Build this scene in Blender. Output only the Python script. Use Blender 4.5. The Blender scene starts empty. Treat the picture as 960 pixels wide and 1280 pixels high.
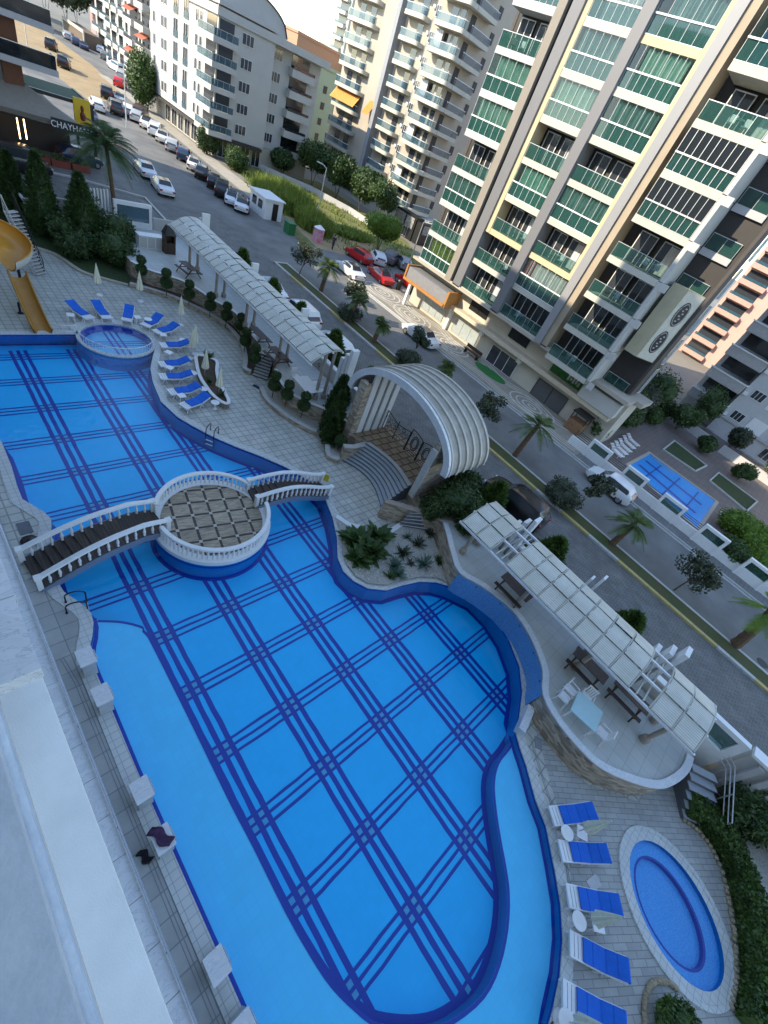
import bpy, bmesh, math, random
from mathutils import Vector, Matrix
R = random.Random(7)
D2R = math.radians
sc = bpy.context.scene
COL = sc.collection
# ------------------------------------------------------------ camera frame
CX = Vector((0.70771873, -0.27488282, 0.65082535)); CY = Vector((-0.62118324, -0.68093866, 0.3878839))
CN = Vector((-0.33654952, 0.6787945, 0.65266565)); F = 534.277; H = 17.0
def ray(px, py):
    d = Vector((px - 480, py - 640, F)); return Vector((d.dot(CX), d.dot(CY), -d.dot(CN)))
def P(px, py, z=0.0):
    "the point of the level plane z that the photograph shows at px, py"
    r = ray(px, py); t = (z - H) / r.z; return (r.x * t, r.y * t, z)
def PL(ps, z=0.0): return [P(a, b, z) for a, b in ps]
# ------------------------------------------------------------ materials
def nt(name):
    m = bpy.data.materials.new(name); m.use_nodes = True
    t = m.node_tree; t.nodes.clear(); o = t.nodes.new('ShaderNodeOutputMaterial'); return m, t, o
def N_(t, kind, **kw):
    n = t.nodes.new(kind)
    for k, v in kw.items():
        if k in n.inputs: n.inputs[k].default_value = v
        else: setattr(n, k, v)
    return n
def rgba(c): return (c[0], c[1], c[2], 1)
MATS = {}
def mat(name, col, rough=0.6, var=0.12, scale=3.0, bump=0.0, bscale=30.0, metal=0.0, spec=0.5, col2=None, detail=4):
    if name in MATS: return MATS[name]
    m, t, o = nt(name); L = t.links.new
    b = N_(t, 'ShaderNodeBsdfPrincipled', Roughness=rough, Metallic=metal); b.inputs['Specular IOR Level'].default_value = spec
    tc = N_(t, 'ShaderNodeTexCoord')
    nz = N_(t, 'ShaderNodeTexNoise', Scale=scale, Detail=detail, Roughness=0.6); L(tc.outputs['Object'], nz.inputs['Vector'])
    rp = N_(t, 'ShaderNodeValToRGB'); rp.color_ramp.elements[0].position = 0.3; rp.color_ramp.elements[1].position = 0.7
    c2 = col2 if col2 else tuple(c * (1 - var) for c in col)
    c1 = col if col2 else tuple(min(1, c * (1 + var * 0.5)) for c in col)
    rp.color_ramp.elements[0].color = rgba(c2); rp.color_ramp.elements[1].color = rgba(c1)
    L(nz.outputs['Fac'], rp.inputs['Fac']); L(rp.outputs['Color'], b.inputs['Base Color'])
    if bump:
        n2 = N_(t, 'ShaderNodeTexNoise', Scale=bscale, Detail=3.0); L(tc.outputs['Object'], n2.inputs['Vector'])
        bp = N_(t, 'ShaderNodeBump', Strength=bump, Distance=0.02); L(n2.outputs['Fac'], bp.inputs['Height']); L(bp.outputs['Normal'], b.inputs['Normal'])
    L(b.outputs[0], o.inputs[0]); MATS[name] = m; return m
def brickmat(name, c1, c2, mortar, bw=0.4, bh=0.2, ms=0.012, rough=0.7, rot=(0, 0, 0), offset=0.5, noise=0.25, bump=0.3, dirt=None, squash=1.0):
    if name in MATS: return MATS[name]
    m, t, o = nt(name); L = t.links.new
    b = N_(t, 'ShaderNodeBsdfPrincipled', Roughness=rough)
    tc = N_(t, 'ShaderNodeTexCoord'); mp = N_(t, 'ShaderNodeMapping'); mp.inputs['Rotation'].default_value = rot
    L(tc.outputs['Object'], mp.inputs['Vector'])
    br = N_(t, 'ShaderNodeTexBrick', Scale=1.0); br.offset = offset; br.squash = squash
    br.inputs['Color1'].default_value = rgba(c1); br.inputs['Color2'].default_value = rgba(c2); br.inputs['Mortar'].default_value = rgba(mortar)
    br.inputs['Mortar Size'].default_value = ms; br.inputs['Brick Width'].default_value = bw; br.inputs['Row Height'].default_value = bh
    br.inputs['Mortar Smooth'].default_value = 0.2
    L(mp.outputs[0], br.inputs['Vector'])
    nz = N_(t, 'ShaderNodeTexNoise', Scale=0.9, Detail=6.0, Roughness=0.65); L(tc.outputs['Object'], nz.inputs['Vector'])
    rp = N_(t, 'ShaderNodeValToRGB'); rp.color_ramp.elements[0].position = 0.3; rp.color_ramp.elements[1].position = 0.72
    d = dirt if dirt else (1 - noise,) * 3
    rp.color_ramp.elements[0].color = rgba(d); rp.color_ramp.elements[1].color = (1, 1, 1, 1); L(nz.outputs['Fac'], rp.inputs['Fac'])
    mx = N_(t, 'ShaderNodeMix', data_type='RGBA', blend_type='MULTIPLY'); mx.inputs[0].default_value = 1.0
    L(br.outputs['Color'], mx.inputs[6]); L(rp.outputs['Color'], mx.inputs[7]); L(mx.outputs[2], b.inputs['Base Color'])
    if bump:
        bp = N_(t, 'ShaderNodeBump', Strength=bump, Distance=0.01); bp.invert = True
        L(br.outputs['Fac'], bp.inputs['Height']); L(bp.outputs['Normal'], b.inputs['Normal'])
    L(b.outputs[0], o.inputs[0]); MATS[name] = m; return m
def glass(name, col, rough=0.03, alpha=0.35, diff=None):
    "thin tinted pane: clear part, a body of its own tint and a sharp reflection"
    if name in MATS: return MATS[name]
    m, t, o = nt(name); L = t.links.new
    tr = N_(t, 'ShaderNodeBsdfTransparent'); tr.inputs[0].default_value = rgba(tuple(0.45 + 0.5 * c for c in col))
    df = N_(t, 'ShaderNodeBsdfPrincipled', Roughness=0.1); df.inputs['Base Color'].default_value = rgba(diff or col)
    gl = N_(t, 'ShaderNodeBsdfGlossy', Roughness=rough); fr0 = N_(t, 'ShaderNodeFresnel', IOR=1.5); ge = N_(t, 'ShaderNodeNewGeometry')
    fr = N_(t, 'ShaderNodeMix', data_type='FLOAT'); L(ge.outputs['Backfacing'], fr.inputs[0]); L(fr0.outputs[0], fr.inputs[2]); fr.inputs[3].default_value = 0.0
    m1 = N_(t, 'ShaderNodeMixShader'); m1.inputs[0].default_value = alpha; L(tr.outputs[0], m1.inputs[1]); L(df.outputs[0], m1.inputs[2])
    m2 = N_(t, 'ShaderNodeMixShader'); L(fr.outputs[0], m2.inputs[0]); L(m1.outputs[0], m2.inputs[1]); L(gl.outputs[0], m2.inputs[2])
    L(m2.outputs[0], o.inputs[0]); MATS[name] = m; return m
def leafmat(name, c1, c2, trans=0.25):
    if name in MATS: return MATS[name]
    m, t, o = nt(name); L = t.links.new
    tc = N_(t, 'ShaderNodeTexCoord'); nz = N_(t, 'ShaderNodeTexNoise', Scale=2.2, Detail=5.0, Roughness=0.7); L(tc.outputs['Object'], nz.inputs['Vector'])
    rp = N_(t, 'ShaderNodeValToRGB'); rp.color_ramp.elements[0].position = 0.35; rp.color_ramp.elements[1].position = 0.68
    rp.color_ramp.elements[0].color = rgba(c1); rp.color_ramp.elements[1].color = rgba(c2); L(nz.outputs['Fac'], rp.inputs['Fac'])
    b = N_(t, 'ShaderNodeBsdfPrincipled', Roughness=0.55); L(rp.outputs[0], b.inputs['Base Color'])
    tl = N_(t, 'ShaderNodeBsdfTranslucent'); L(rp.outputs[0], tl.inputs[0])
    mx = N_(t, 'ShaderNodeMixShader'); mx.inputs[0].default_value = trans; L(b.outputs[0], mx.inputs[1]); L(tl.outputs[0], mx.inputs[2])
    L(mx.outputs[0], o.inputs[0]); MATS[name] = m; return m
M = {}
M['tile'] = brickmat('deck_tile', (.61, .61, .55), (.55, .555, .50), (.33, .335, .31), .46, .46, .032, .45, offset=0.0, noise=.34, bump=.15)
M['tile_big'] = brickmat('path_slab', (.47, .48, .46), (.39, .40, .39), (.26, .28, .29), .62, .62, .02, .5, offset=0.0, noise=.3, bump=.15)
M['tile_diag'] = brickmat('herringbone_tile', (.47, .475, .45), (.37, .375, .36), (.24, .25, .24), .6, .2, .014, .5, rot=(0, 0, D2R(40)), noise=.25, bump=.15)
M['terrace'] = brickmat('terrace_tile', (.54, .555, .53), (.50, .515, .49), (.38, .39, .375), .6, .6, .012, .5, offset=0.0, noise=.15, bump=.1)
M['coping'] = brickmat('coping_tile', (.62, .64, .62), (.58, .60, .59), (.36, .38, .38), .25, .25, .01, .4, offset=0.0, noise=.12, bump=.1)
M['paver'] = brickmat('street_paver', (.215, .212, .20), (.17, .168, .16), (.09, .09, .085), .34, .17, .014, .75, rot=(0, 0, D2R(90)), noise=.42, bump=.3)
M['paver2'] = brickmat('pavement_paver', (.23, .22, .21), (.19, .185, .18), (.13, .13, .13), .3, .3, .015, .75, noise=.25, bump=.2)
M['asphalt'] = mat('asphalt', (.185, .182, .172), .85, .38, .3, .3, 60, detail=8)
M['sand'] = mat('dry_ground', (.42, .30, .16), .95, .35, .5, .5, 20, col2=(.30, .22, .12), detail=8)
M['soil'] = mat('soil', (.09, .06, .04), .95, .3, 3, .5, 20)
M['gravel'] = mat('pale_gravel', (.45, .43, .38), .9, .45, 18, .9, 40, detail=8)
M['grass'] = mat('lawn', (.035, .06, .016), .9, .4, 6, .6, 90, detail=8)
M['drygrass'] = mat('dry_grass_ground', (.22, .20, .07), .95, .4, .8, .6, 50, col2=(.09, .11, .03), detail=8)
M['kerb'] = mat('kerb_stone', (.48, .48, .46), .7, .15, 3)
M['yellow_kerb'] = mat('yellow_kerb_paint', (.52, .40, .10), .7, .4, 6, col2=(.38, .34, .20), detail=8)
M['stone'] = brickmat('split_stone', (.42, .36, .29), (.29, .25, .21), (.17, .15, .13), .30, .09, .012, .8, rot=(D2R(90), 0, 0), noise=.35, bump=.6)
def stone_wall_mat():
    # rubble cladding that works on any wall direction: stretched voronoi cells
    m, t, o = nt('rubble_stone'); L = t.links.new
    b = N_(t, 'ShaderNodeBsdfPrincipled', Roughness=.8); tc = N_(t, 'ShaderNodeTexCoord'); mp = N_(t, 'ShaderNodeMapping'); mp.inputs['Scale'].default_value = (3.2, 3.2, 9)
    L(tc.outputs['Object'], mp.inputs[0]); v = N_(t, 'ShaderNodeTexVoronoi', Scale=1.0); L(mp.outputs[0], v.inputs['Vector'])
    r = N_(t, 'ShaderNodeValToRGB'); r.color_ramp.elements[0].color = (.22, .18, .14, 1); r.color_ramp.elements[1].color = (.52, .44, .34, 1)
    sx = N_(t, 'ShaderNodeSeparateColor'); L(v.outputs['Color'], sx.inputs[0]); L(sx.outputs[0], r.inputs[0]); L(r.outputs[0], b.inputs['Base Color'])
    bp = N_(t, 'ShaderNodeBump', Strength=.7, Distance=.03); bp.invert = True; L(v.outputs['Distance'], bp.inputs['Height']); L(bp.outputs[0], b.inputs['Normal'])
    L(b.outputs[0], o.inputs[0]); return m
M['rubble'] = stone_wall_mat()
def marble_mat():
    m, t, o = nt('white_marble'); L = t.links.new
    b = N_(t, 'ShaderNodeBsdfPrincipled', Roughness=.3); tc = N_(t, 'ShaderNodeTexCoord'); mp = N_(t, 'ShaderNodeMapping'); mp.inputs['Rotation'].default_value = (.3, .2, .7); mp.inputs['Scale'].default_value = (1, 2.2, 1); L(tc.outputs['Object'], mp.inputs[0])
    w = N_(t, 'ShaderNodeTexNoise', Scale=2.2, Detail=9.0, Roughness=.62, Distortion=1.4); L(mp.outputs[0], w.inputs['Vector'])
    r = N_(t, 'ShaderNodeValToRGB'); e = r.color_ramp.elements; e[0].position = .36; e[0].color = (.60, .62, .64, 1); e[1].position = .60; e[1].color = (.68, .70, .71, 1)
    q = e.new(.485); q.color = (.66, .68, .69, 1); q = e.new(.50); q.color = (.44, .47, .50, 1); q = e.new(.52); q.color = (.66, .68, .70, 1)
    L(w.outputs['Fac'], r.inputs[0]); L(r.outputs[0], b.inputs['Base Color']); L(b.outputs[0], o.inputs[0]); return m
M['marble'] = marble_mat()
M['white'] = mat('white_paint', (.76, .77, .77), .45, .05, 4)
M['plastic'] = mat('white_plastic', (.80, .81, .82), .35, .04, 4)
M['cream'] = mat('cream_render', (.50, .48, .41), .8, .08, .6, .1, 30)
M['render_white'] = mat('white_render', (.50, .49, .46), .85, .07, .5, .1, 30)
M['beige'] = mat('beige_render', (.43, .38, .31), .85, .08, .4, .1, 30)
M['greywall'] = mat('grey_render', (.46, .45, .45), .85, .08, .5)
M['ribgrey'] = brickmat('ribbed_grey_cladding', (.28, .28, .29), (.27, .27, .28), (.17, .17, .18), 400.0, .16, .03, .5, rot=(D2R(90), D2R(0), D2R(90)), noise=.06, bump=.5)
M['yellowpaint'] = mat('pale_yellow_render', (.58, .47, .29), .8, .06, .6)
M['taupe'] = mat('taupe_pier', (.27, .24, .20), .8, .08, .6)
M['tan'] = mat('tan_render', (.40, .33, .24), .8, .08, .6)
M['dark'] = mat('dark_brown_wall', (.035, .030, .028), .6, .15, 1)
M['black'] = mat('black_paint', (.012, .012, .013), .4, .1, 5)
M['interior'] = mat('dim_room', (.05, .05, .055), .7, .3, 1.5)
M['alu'] = mat('aluminium', (.62, .63, .64), .35, .05, 5, metal=.6)
M['steel'] = mat('steel', (.55, .56, .58), .25, .05, 5, metal=.9)
M['blue_tile'] = mat('blue_pool_wall', (.0, .17, .48), .4, .1, 8)
def poolfloor(name, c, grout, s):
    return brickmat(name, c, tuple(x * .96 for x in c), grout, s, s, .012, .45, offset=0.0, noise=.07, bump=0)
M['pool_deep'] = poolfloor('pool_floor_azure', (.0, .50, .96), (.0, .47, .93), .30)
M['pool_shallow'] = poolfloor('pool_floor_pale_blue', (.10, .62, .98), (.09, .58, .95), .30)
M['navy'] = mat('navy_mosaic', (.0, .032, .36), .4, .2, 25)
M['mosaic'] = mat('blue_mosaic', (.20, .42, .70), .4, .1, 22, col2=(.03, .18, .48), detail=8)
M['mosaic_pale'] = mat('pale_blue_mosaic', (.10, .42, .82), .4, .1, 24, col2=(.0, .18, .62), detail=8)
M['insert'] = mat('turquoise_tile', (.07, .36, .62), .4, .1, 8)
def water(name, tint, wave, scale):
    m, t, o = nt(name); L = t.links.new
    tr = N_(t, 'ShaderNodeBsdfTransparent'); tr.inputs[0].default_value = rgba(tint)
    gl = N_(t, 'ShaderNodeBsdfGlossy', Roughness=.03); fr0 = N_(t, 'ShaderNodeFresnel', IOR=1.33); ge = N_(t, 'ShaderNodeNewGeometry'); fr = N_(t, 'ShaderNodeMix', data_type='FLOAT'); L(ge.outputs['Backfacing'], fr.inputs[0]); L(fr0.outputs[0], fr.inputs[2]); fr.inputs[3].default_value = 0.0
    tc = N_(t, 'ShaderNodeTexCoord'); nz = N_(t, 'ShaderNodeTexNoise', Scale=scale, Detail=3.0); L(tc.outputs['Object'], nz.inputs['Vector'])
    bp = N_(t, 'ShaderNodeBump', Strength=wave, Distance=.05); L(nz.outputs['Fac'], bp.inputs['Height'])
    L(bp.outputs[0], gl.inputs['Normal']); L(bp.outputs[0], fr0.inputs['Normal'])
    mx = N_(t, 'ShaderNodeMixShader'); L(fr.outputs[0], mx.inputs[0]); L(tr.outputs[0], mx.inputs[1]); L(gl.outputs[0], mx.inputs[2]); L(mx.outputs[0], o.inputs[0]); return m
M['water'] = water('pool_water', (.90, .98, 1), .5, 2.2)
M['glass_teal'] = glass('teal_glass', (.30, .50, .46), alpha=.22, diff=(.06, .19, .165))
M['glass_blue'] = glass('blue_glass', (.20, .36, .42), alpha=.4, diff=(.07, .17, .23), rough=.2)
M['glass_dark'] = glass('dark_glass', (.05, .06, .07), alpha=.75, diff=(.02, .025, .03))
M['glass_clear'] = glass('clear_glass', (.30, .38, .40), alpha=.3, diff=(.22, .30, .32)); M['pane'] = glass('clear_pane', (.75, .85, .82), alpha=.06, diff=(.1, .2, .18))
M['window'] = glass('window_glass', (.05, .06, .07), alpha=.9, diff=(.045, .05, .06))
M['cur_green'] = mat('green_curtain', (.38, .58, .49), .8, .25, 2, col2=(.20, .42, .34)); M['cur_mint'] = mat('mint_curtain', (.42, .58, .50), .8, .2, 2, col2=(.26, .44, .37)); M['cur_sage'] = mat('grey_green_curtain', (.20, .34, .31), .8, .2, 2, col2=(.12, .24, .22))
M['cur_white'] = mat('white_curtain', (.66, .66, .66), .8, .1, 3)
M['cur_lime'] = mat('lime_curtain', (.42, .50, .06), .8, .3, 5, col2=(.12, .16, .03))
M['cur_dark'] = mat('navy_curtain', (.03, .05, .09), .7, .2, 3)
M['cur_blue'] = mat('blue_curtain', (.03, .14, .32), .7, .2, 3)
M['cur_red'] = mat('wine_curtain', (.25, .02, .05), .8, .2, 3)
M['orange'] = mat('orange_awning', (.72, .35, .08), .7, .1, 3, col2=(.58, .27, .05))
M['wood'] = mat('dark_wood', (.065, .035, .022), .5, .35, 6)
M['deckwood'] = brickmat('bridge_planks', (.085, .06, .045), (.06, .043, .034), (.02, .015, .012), 1.6, .14, .012, .6, rot=(0, 0, D2R(90)), noise=.3)
M['slide'] = mat('ochre_slide', (.58, .27, .035), .3, .12, 1.0)
M['towelblue'] = mat('blue_cushion', (.006, .13, .62), .8, .12, 4, .3, 12)
M['canvas'] = mat('cream_canvas', (.78, .76, .60), .85, .1, 6)
M['awning'] = brickmat('pergola_sheet', (.72, .71, .63), (.67, .66, .59), (.48, .475, .42), 400.0, .10, .018, .5, rot=(0, 0, D2R(90)), noise=.14, bump=.3, dirt=(.78, .77, .72))
M['archroof'] = mat('weathered_shell', (.42, .39, .34), .75, .1, 1.4, .3, 25, col2=(.27, .25, .21), detail=9)
M['trunk'] = mat('bark', (.13, .085, .055), .9, .4, 9, .8, 30)
M['palmtrunk'] = mat('palm_bark', (.16, .10, .06), .9, .5, 14, 1, 20)
M['leaf'] = leafmat('leaf_green', (.022, .055, .012), (.085, .15, .03))
M['leaf_dark'] = leafmat('leaf_dark_green', (.018, .044, .011), (.075, .135, .030), .2)
M['leaf_conifer'] = leafmat('leaf_conifer', (.030, .068, .015), (.12, .20, .036), .2)
M['leaf_bright'] = leafmat('leaf_bright', (.08, .16, .015), (.22, .34, .04), .35)
M['leaf_olive'] = leafmat('leaf_olive', (.03, .045, .025), (.10, .12, .07))
M['leaf_palm'] = leafmat('leaf_palm', (.035, .07, .015), (.14, .20, .05), .3)
M['leaf_agave'] = leafmat('leaf_agave', (.05, .10, .07), (.13, .20, .15), .1)
M['leaf_reed'] = leafmat('leaf_reed', (.10, .16, .02), (.30, .36, .07), .35)
M['rubber'] = mat('tyre_rubber', (.015, .015, .016), .8, .1, 5)
M['rim'] = mat('wheel_rim', (.35, .36, .37), .3, .1, 5, metal=.7)
M['lampglass'] = mat('headlamp', (.55, .58, .62), .15, .05, 5)
M['taillamp'] = mat('tail_lamp', (.35, .01, .01), .2, .1, 5)
def carpaint(name, c):
    if name in MATS: return MATS[name]
    m = mat(name, c, .28, .03, 2); m.node_tree.nodes['Principled BSDF'].inputs['Coat Weight'].default_value = .35; return m
CARP = {'white': (.72, .73, .74), 'black': (.012, .012, .014), 'red': (.50, .01, .012), 'silver': (.38, .40, .42), 'navy': (.02, .04, .09), 'grey': (.14, .15, .16), 'brown': (.10, .06, .045)}
# ------------------------------------------------------------ mesh builder
class MB:
    def __init__(s): s.v = []; s.f = []; s.mi = []; s.cur = 0
    def add(s, vs, fs):
        n = len(s.v); s.v += [tuple(v) for v in vs]; s.f += [tuple(i + n for i in f) for f in fs]; s.mi += [s.cur] * len(fs); return s
    def box(s, x0, x1, y0, y1, z0, z1):
        if x0 > x1: x0, x1 = x1, x0
        if y0 > y1: y0, y1 = y1, y0
        if z0 > z1: z0, z1 = z1, z0
        return s.add([(x0, y0, z0), (x1, y0, z0), (x1, y1, z0), (x0, y1, z0), (x0, y0, z1), (x1, y0, z1), (x1, y1, z1), (x0, y1, z1)],
                     [(0, 3, 2, 1), (4, 5, 6, 7), (0, 1, 5, 4), (1, 2, 6, 5), (2, 3, 7, 6), (3, 0, 4, 7)])
    def obox(s, c, size, rz=0, rx=0, ry=0):
        m = Matrix.Translation(c) @ Matrix.Rotation(rz, 4, 'Z') @ Matrix.Rotation(ry, 4, 'Y') @ Matrix.Rotation(rx, 4, 'X')
        a, b, h = size[0] / 2, size[1] / 2, size[2] / 2
        vs = [m @ Vector(q) for q in [(-a, -b, -h), (a, -b, -h), (a, b, -h), (-a, b, -h), (-a, -b, h), (a, -b, h), (a, b, h), (-a, b, h)]]
        return s.add(vs, [(0, 3, 2, 1), (4, 5, 6, 7), (0, 1, 5, 4), (1, 2, 6, 5), (2, 3, 7, 6), (3, 0, 4, 7)])
    def prism(s, pts, z0, z1):
        n = len(pts); a = sum(pts[i][0] * pts[(i + 1) % n][1] - pts[(i + 1) % n][0] * pts[i][1] for i in range(n))
        if a < 0: pts = pts[::-1]
        vs = [(p[0], p[1], z0) for p in pts] + [(p[0], p[1], z1) for p in pts]
        return s.add(vs, [tuple(range(n - 1, -1, -1)), tuple(range(n, 2 * n))] + [(i, (i + 1) % n, n + (i + 1) % n, n + i) for i in range(n)])
    def ring(s, c, rx, ry, rix, riy, z0, z1, n=48, a0=0, a1=2 * math.pi):
        full = abs(a1 - a0 - 2 * math.pi) < 1e-6; k = n if full else n + 1
        vs = []
        for i in range(k):
            t = a0 + (a1 - a0) * i / n
            for (a, b, z) in ((rx, ry, z0), (rx, ry, z1), (rix, riy, z1), (rix, riy, z0)):
                vs.append((c[0] + a * math.cos(t), c[1] + b * math.sin(t), z))
        fs = []
        for i in range(n):
            j = (i + 1) % k
            for q in range(4): fs.append((4 * i + q, 4 * j + q, 4 * j + (q + 1) % 4, 4 * i + (q + 1) % 4))
        if not full: fs += [(0, 1, 2, 3), (4 * n + 3, 4 * n + 2, 4 * n + 1, 4 * n)]
        return s.add(vs, fs)
    def tube(s, path, r, n=8, caps=True, r1=None):
        path = [Vector(p) for p in path]; m = len(path); vs = []; up = Vector((0, 0, 1))
        rr = r if isinstance(r, (list, tuple)) else [r + ((r1 if r1 is not None else r) - r) * i / max(1, m - 1) for i in range(m)]
        for i, p in enumerate(path):
            d = (path[min(i + 1, m - 1)] - path[max(i - 1, 0)]).normalized()
            a = d.cross(up if abs(d.z) < .95 else Vector((1, 0, 0))).normalized(); b = a.cross(d)
            for k in range(n):
                t = 2 * math.pi * k / n; vs.append(p + (a * math.cos(t) + b * math.sin(t)) * rr[i])
        fs = [(i * n + k, i * n + (k + 1) % n, (i + 1) * n + (k + 1) % n, (i + 1) * n + k) for i in range(m - 1) for k in range(n)]
        if caps: fs += [tuple(range(n - 1, -1, -1)), tuple(range((m - 1) * n, m * n))]
        return s.add(vs, fs)
    def lathe(s, prof, c=(0, 0, 0), n=16, a0=0, a1=2 * math.pi):
        full = abs(a1 - a0 - 2 * math.pi) < 1e-6; k = n if full else n + 1; vs = []
        for (r, z) in prof:
            for i in range(k):
                t = a0 + (a1 - a0) * i / n; vs.append((c[0] + r * math.cos(t), c[1] + r * math.sin(t), c[2] + z))
        fs = [(j * k + i, j * k + (i + 1) % k, (j + 1) * k + (i + 1) % k, (j + 1) * k + i) for j in range(len(prof) - 1) for i in range(n)]
        if full:
            if prof[0][0] > 1e-4: fs.append(tuple(range(n - 1, -1, -1)))
            if prof[-1][0] > 1e-4: fs.append(tuple(range((len(prof) - 1) * k, len(prof) * k)))
        return s.add(vs, fs)
    def sheet(s, a, b):
        "faces between two paths of equal length"
        n = len(a); return s.add(list(a) + list(b), [(i, i + 1, n + i + 1, n + i) for i in range(n - 1)])
    def wall(s, path, z0, z1, w, closed=False, zf=None):
        "a standing wall of width w along a path (centred)"
        n = len(path); off = []
        for i in range(n):
            p0 = Vector(path[(i - 1) % n if closed else max(i - 1, 0)][:2]); p1 = Vector(path[(i + 1) % n if closed else min(i + 1, n - 1)][:2])
            d = (p1 - p0).normalized(); off.append(Vector((-d.y, d.x)) * w / 2)
        vs = []
        for i, p in enumerate(path):
            q = Vector(p[:2]); t = z1 if zf is None else zf(i)
            a = q - off[i]; b = q + off[i]; vs += [(a.x, a.y, z0), (a.x, a.y, t), (b.x, b.y, t), (b.x, b.y, z0)]
        fs = []
        for i in range(n if closed else n - 1):
            j = (i + 1) % n
            for q in range(4): fs.append((4 * i + q, 4 * i + (q + 1) % 4, 4 * j + (q + 1) % 4, 4 * j + q))
        if not closed: fs += [(0, 3, 2, 1), (4 * n - 4, 4 * n - 3, 4 * n - 2, 4 * n - 1)]
        return s.add(vs, fs)
    def leaves(s, c, rad, n, size, rng=R, shell=.45, flat=0.0, asp=1.0):
        for _ in range(n):
            while True:
                q = Vector((rng.uniform(-1, 1), rng.uniform(-1, 1), rng.uniform(-1, 1)))
                l = q.length
                if shell < l < 1: break
            p = Vector((c[0] + q.x * rad[0], c[1] + q.y * rad[1], c[2] + q.z * rad[2]))
            a = Vector((rng.gauss(0, 1), rng.gauss(0, 1), rng.gauss(0, 1 - flat))).normalized()
            b = a.cross(Vector((rng.gauss(0, 1), rng.gauss(0, 1), rng.gauss(0, 1)))).normalized()
            z = size * rng.uniform(.6, 1.3); a = a * z * asp; b = b * z * .5
            s.add([p - a * .5, p + b, p + a * .5, p - b], [(0, 1, 2, 3)])
        return s
    def build(s, name, mats, parent=None, smooth=False, loc=None, angle=None):
        me = bpy.data.meshes.new(name); me.from_pydata(s.v, [], s.f)
        ml = mats if isinstance(mats, (list, tuple)) else [mats]
        for m in ml: me.materials.append(m)
        if len(ml) > 1: me.polygons.foreach_set('material_index', s.mi)
        me.validate(); me.update()
        if smooth: me.shade_smooth()
        if smooth and angle:
            me.set_sharp_from_angle(angle=D2R(angle))
        o = bpy.data.objects.new(name, me); COL.objects.link(o)
        if parent is not None: o.parent = parent
        if loc is not None: o.location = loc
        return o
def filled(loops, z, name, m, **kw):
    "one flat sheet from an outer loop and hole loops"
    bm = bmesh.new(); es = []
    for lp in loops:
        vs = [bm.verts.new((p[0], p[1], z)) for p in lp]
        for i in range(len(vs)): es.append(bm.edges.new((vs[i], vs[(i + 1) % len(vs)])))
    bmesh.ops.triangle_fill(bm, use_beauty=True, edges=es)
    for f in bm.faces:
        f.normal_update()
        if f.normal.z < 0: f.normal_flip()
    me = bpy.data.meshes.new(name); bm.to_mesh(me); bm.free(); me.materials.append(m)
    o = bpy.data.objects.new(name, me); COL.objects.link(o); return o
def smoothloop(pts, k=4, closed=True):
    "Catmull-Rom through the points"
    n = len(pts); out = []
    for i in range(n if closed else n - 1):
        g = (lambda j: pts[j % n]) if closed else (lambda j: pts[max(0, min(n - 1, j))])
        p0, p1, p2, p3 = [Vector(g(i + d)[:2]) for d in (-1, 0, 1, 2)]
        for q in range(k):
            t = q / k
            v = .5 * ((2 * p1) + (-p0 + p2) * t + (2 * p0 - 5 * p1 + 4 * p2 - p3) * t * t + (-p0 + 3 * p1 - 3 * p2 + p3) * t ** 3)
            out.append((v.x, v.y))
    if not closed: out.append(tuple(pts[-1][:2]))
    return out
def thing(name, label, cat, loc=(0, 0, 0), rz=0, group=None):
    o = bpy.data.objects.new(name, None); o.empty_display_size = .3; COL.objects.link(o); o.location = loc; o.rotation_euler = (0, 0, rz)
    o['label'] = label; o['category'] = cat
    if group: o['group'] = group
    return o
def tag(o, label, cat, group=None, kind=None):
    if label: o['label'] = label
    if cat: o['category'] = cat
    if group: o['group'] = group
    if kind: o['kind'] = kind
    return o
def struct(o): o['kind'] = 'structure'; return o
def fixed(name, label, cat, base, group=None):
    "a thing whose parts are written in world coordinates; its Empty stands at its base"
    t = thing(name, label, cat, base, 0, group); t['_o'] = 1; return t
def kid(t, mb, name, m, smooth=False, label=None, angle=None, parent=None):
    o = mb.build(name, m, parent or t, smooth, angle=angle)
    if parent is None: o.location = tuple(-c for c in t.location)
    if label: o['label'] = label
    return o
def dup(root, loc, rz=None, label=None, group=None, swap=None, scale=None):
    def cp(o, parent):
        c = o.copy(); COL.objects.link(c); c.parent = parent
        for g in list(KIDS.get(o.name, [])): cp(g, c)
        return c
    if not KIDS:
        pass
    index_kids()
    r = root.copy(); COL.objects.link(r); r.location = loc
    if rz is not None: r.rotation_euler = (0, 0, rz)
    if scale: r.scale = (scale,) * 3 if not isinstance(scale, tuple) else scale
    if label: r['label'] = label
    if group: r['group'] = group
    for g in list(KIDS.get(root.name, [])): cp(g, r)
    return r
KIDS = {}
def index_kids():
    KIDS.clear()
    for o in COL.objects:
        if o.parent: KIDS.setdefault(o.parent.name, []).append(o)
def recolour(root, swaps):
    "give a copied thing its own paint"
    index_kids()
    def go(o):
        for g in KIDS.get(o.name, []):
            if g.type == 'MESH' and g.name.split('.')[0] in swaps:
                if g.material_slots:
                    g.material_slots[0].link = 'OBJECT'; g.material_slots[0].material = swaps[g.name.split('.')[0]]
            go(g)
    go(root)
# ============================================================ SETTING
SZ = 1.3                                    # street level above the pool deck
FL = -1.0; SH = -0.42; WL = -0.06           # deep floor, shallow floor, water level
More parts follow.
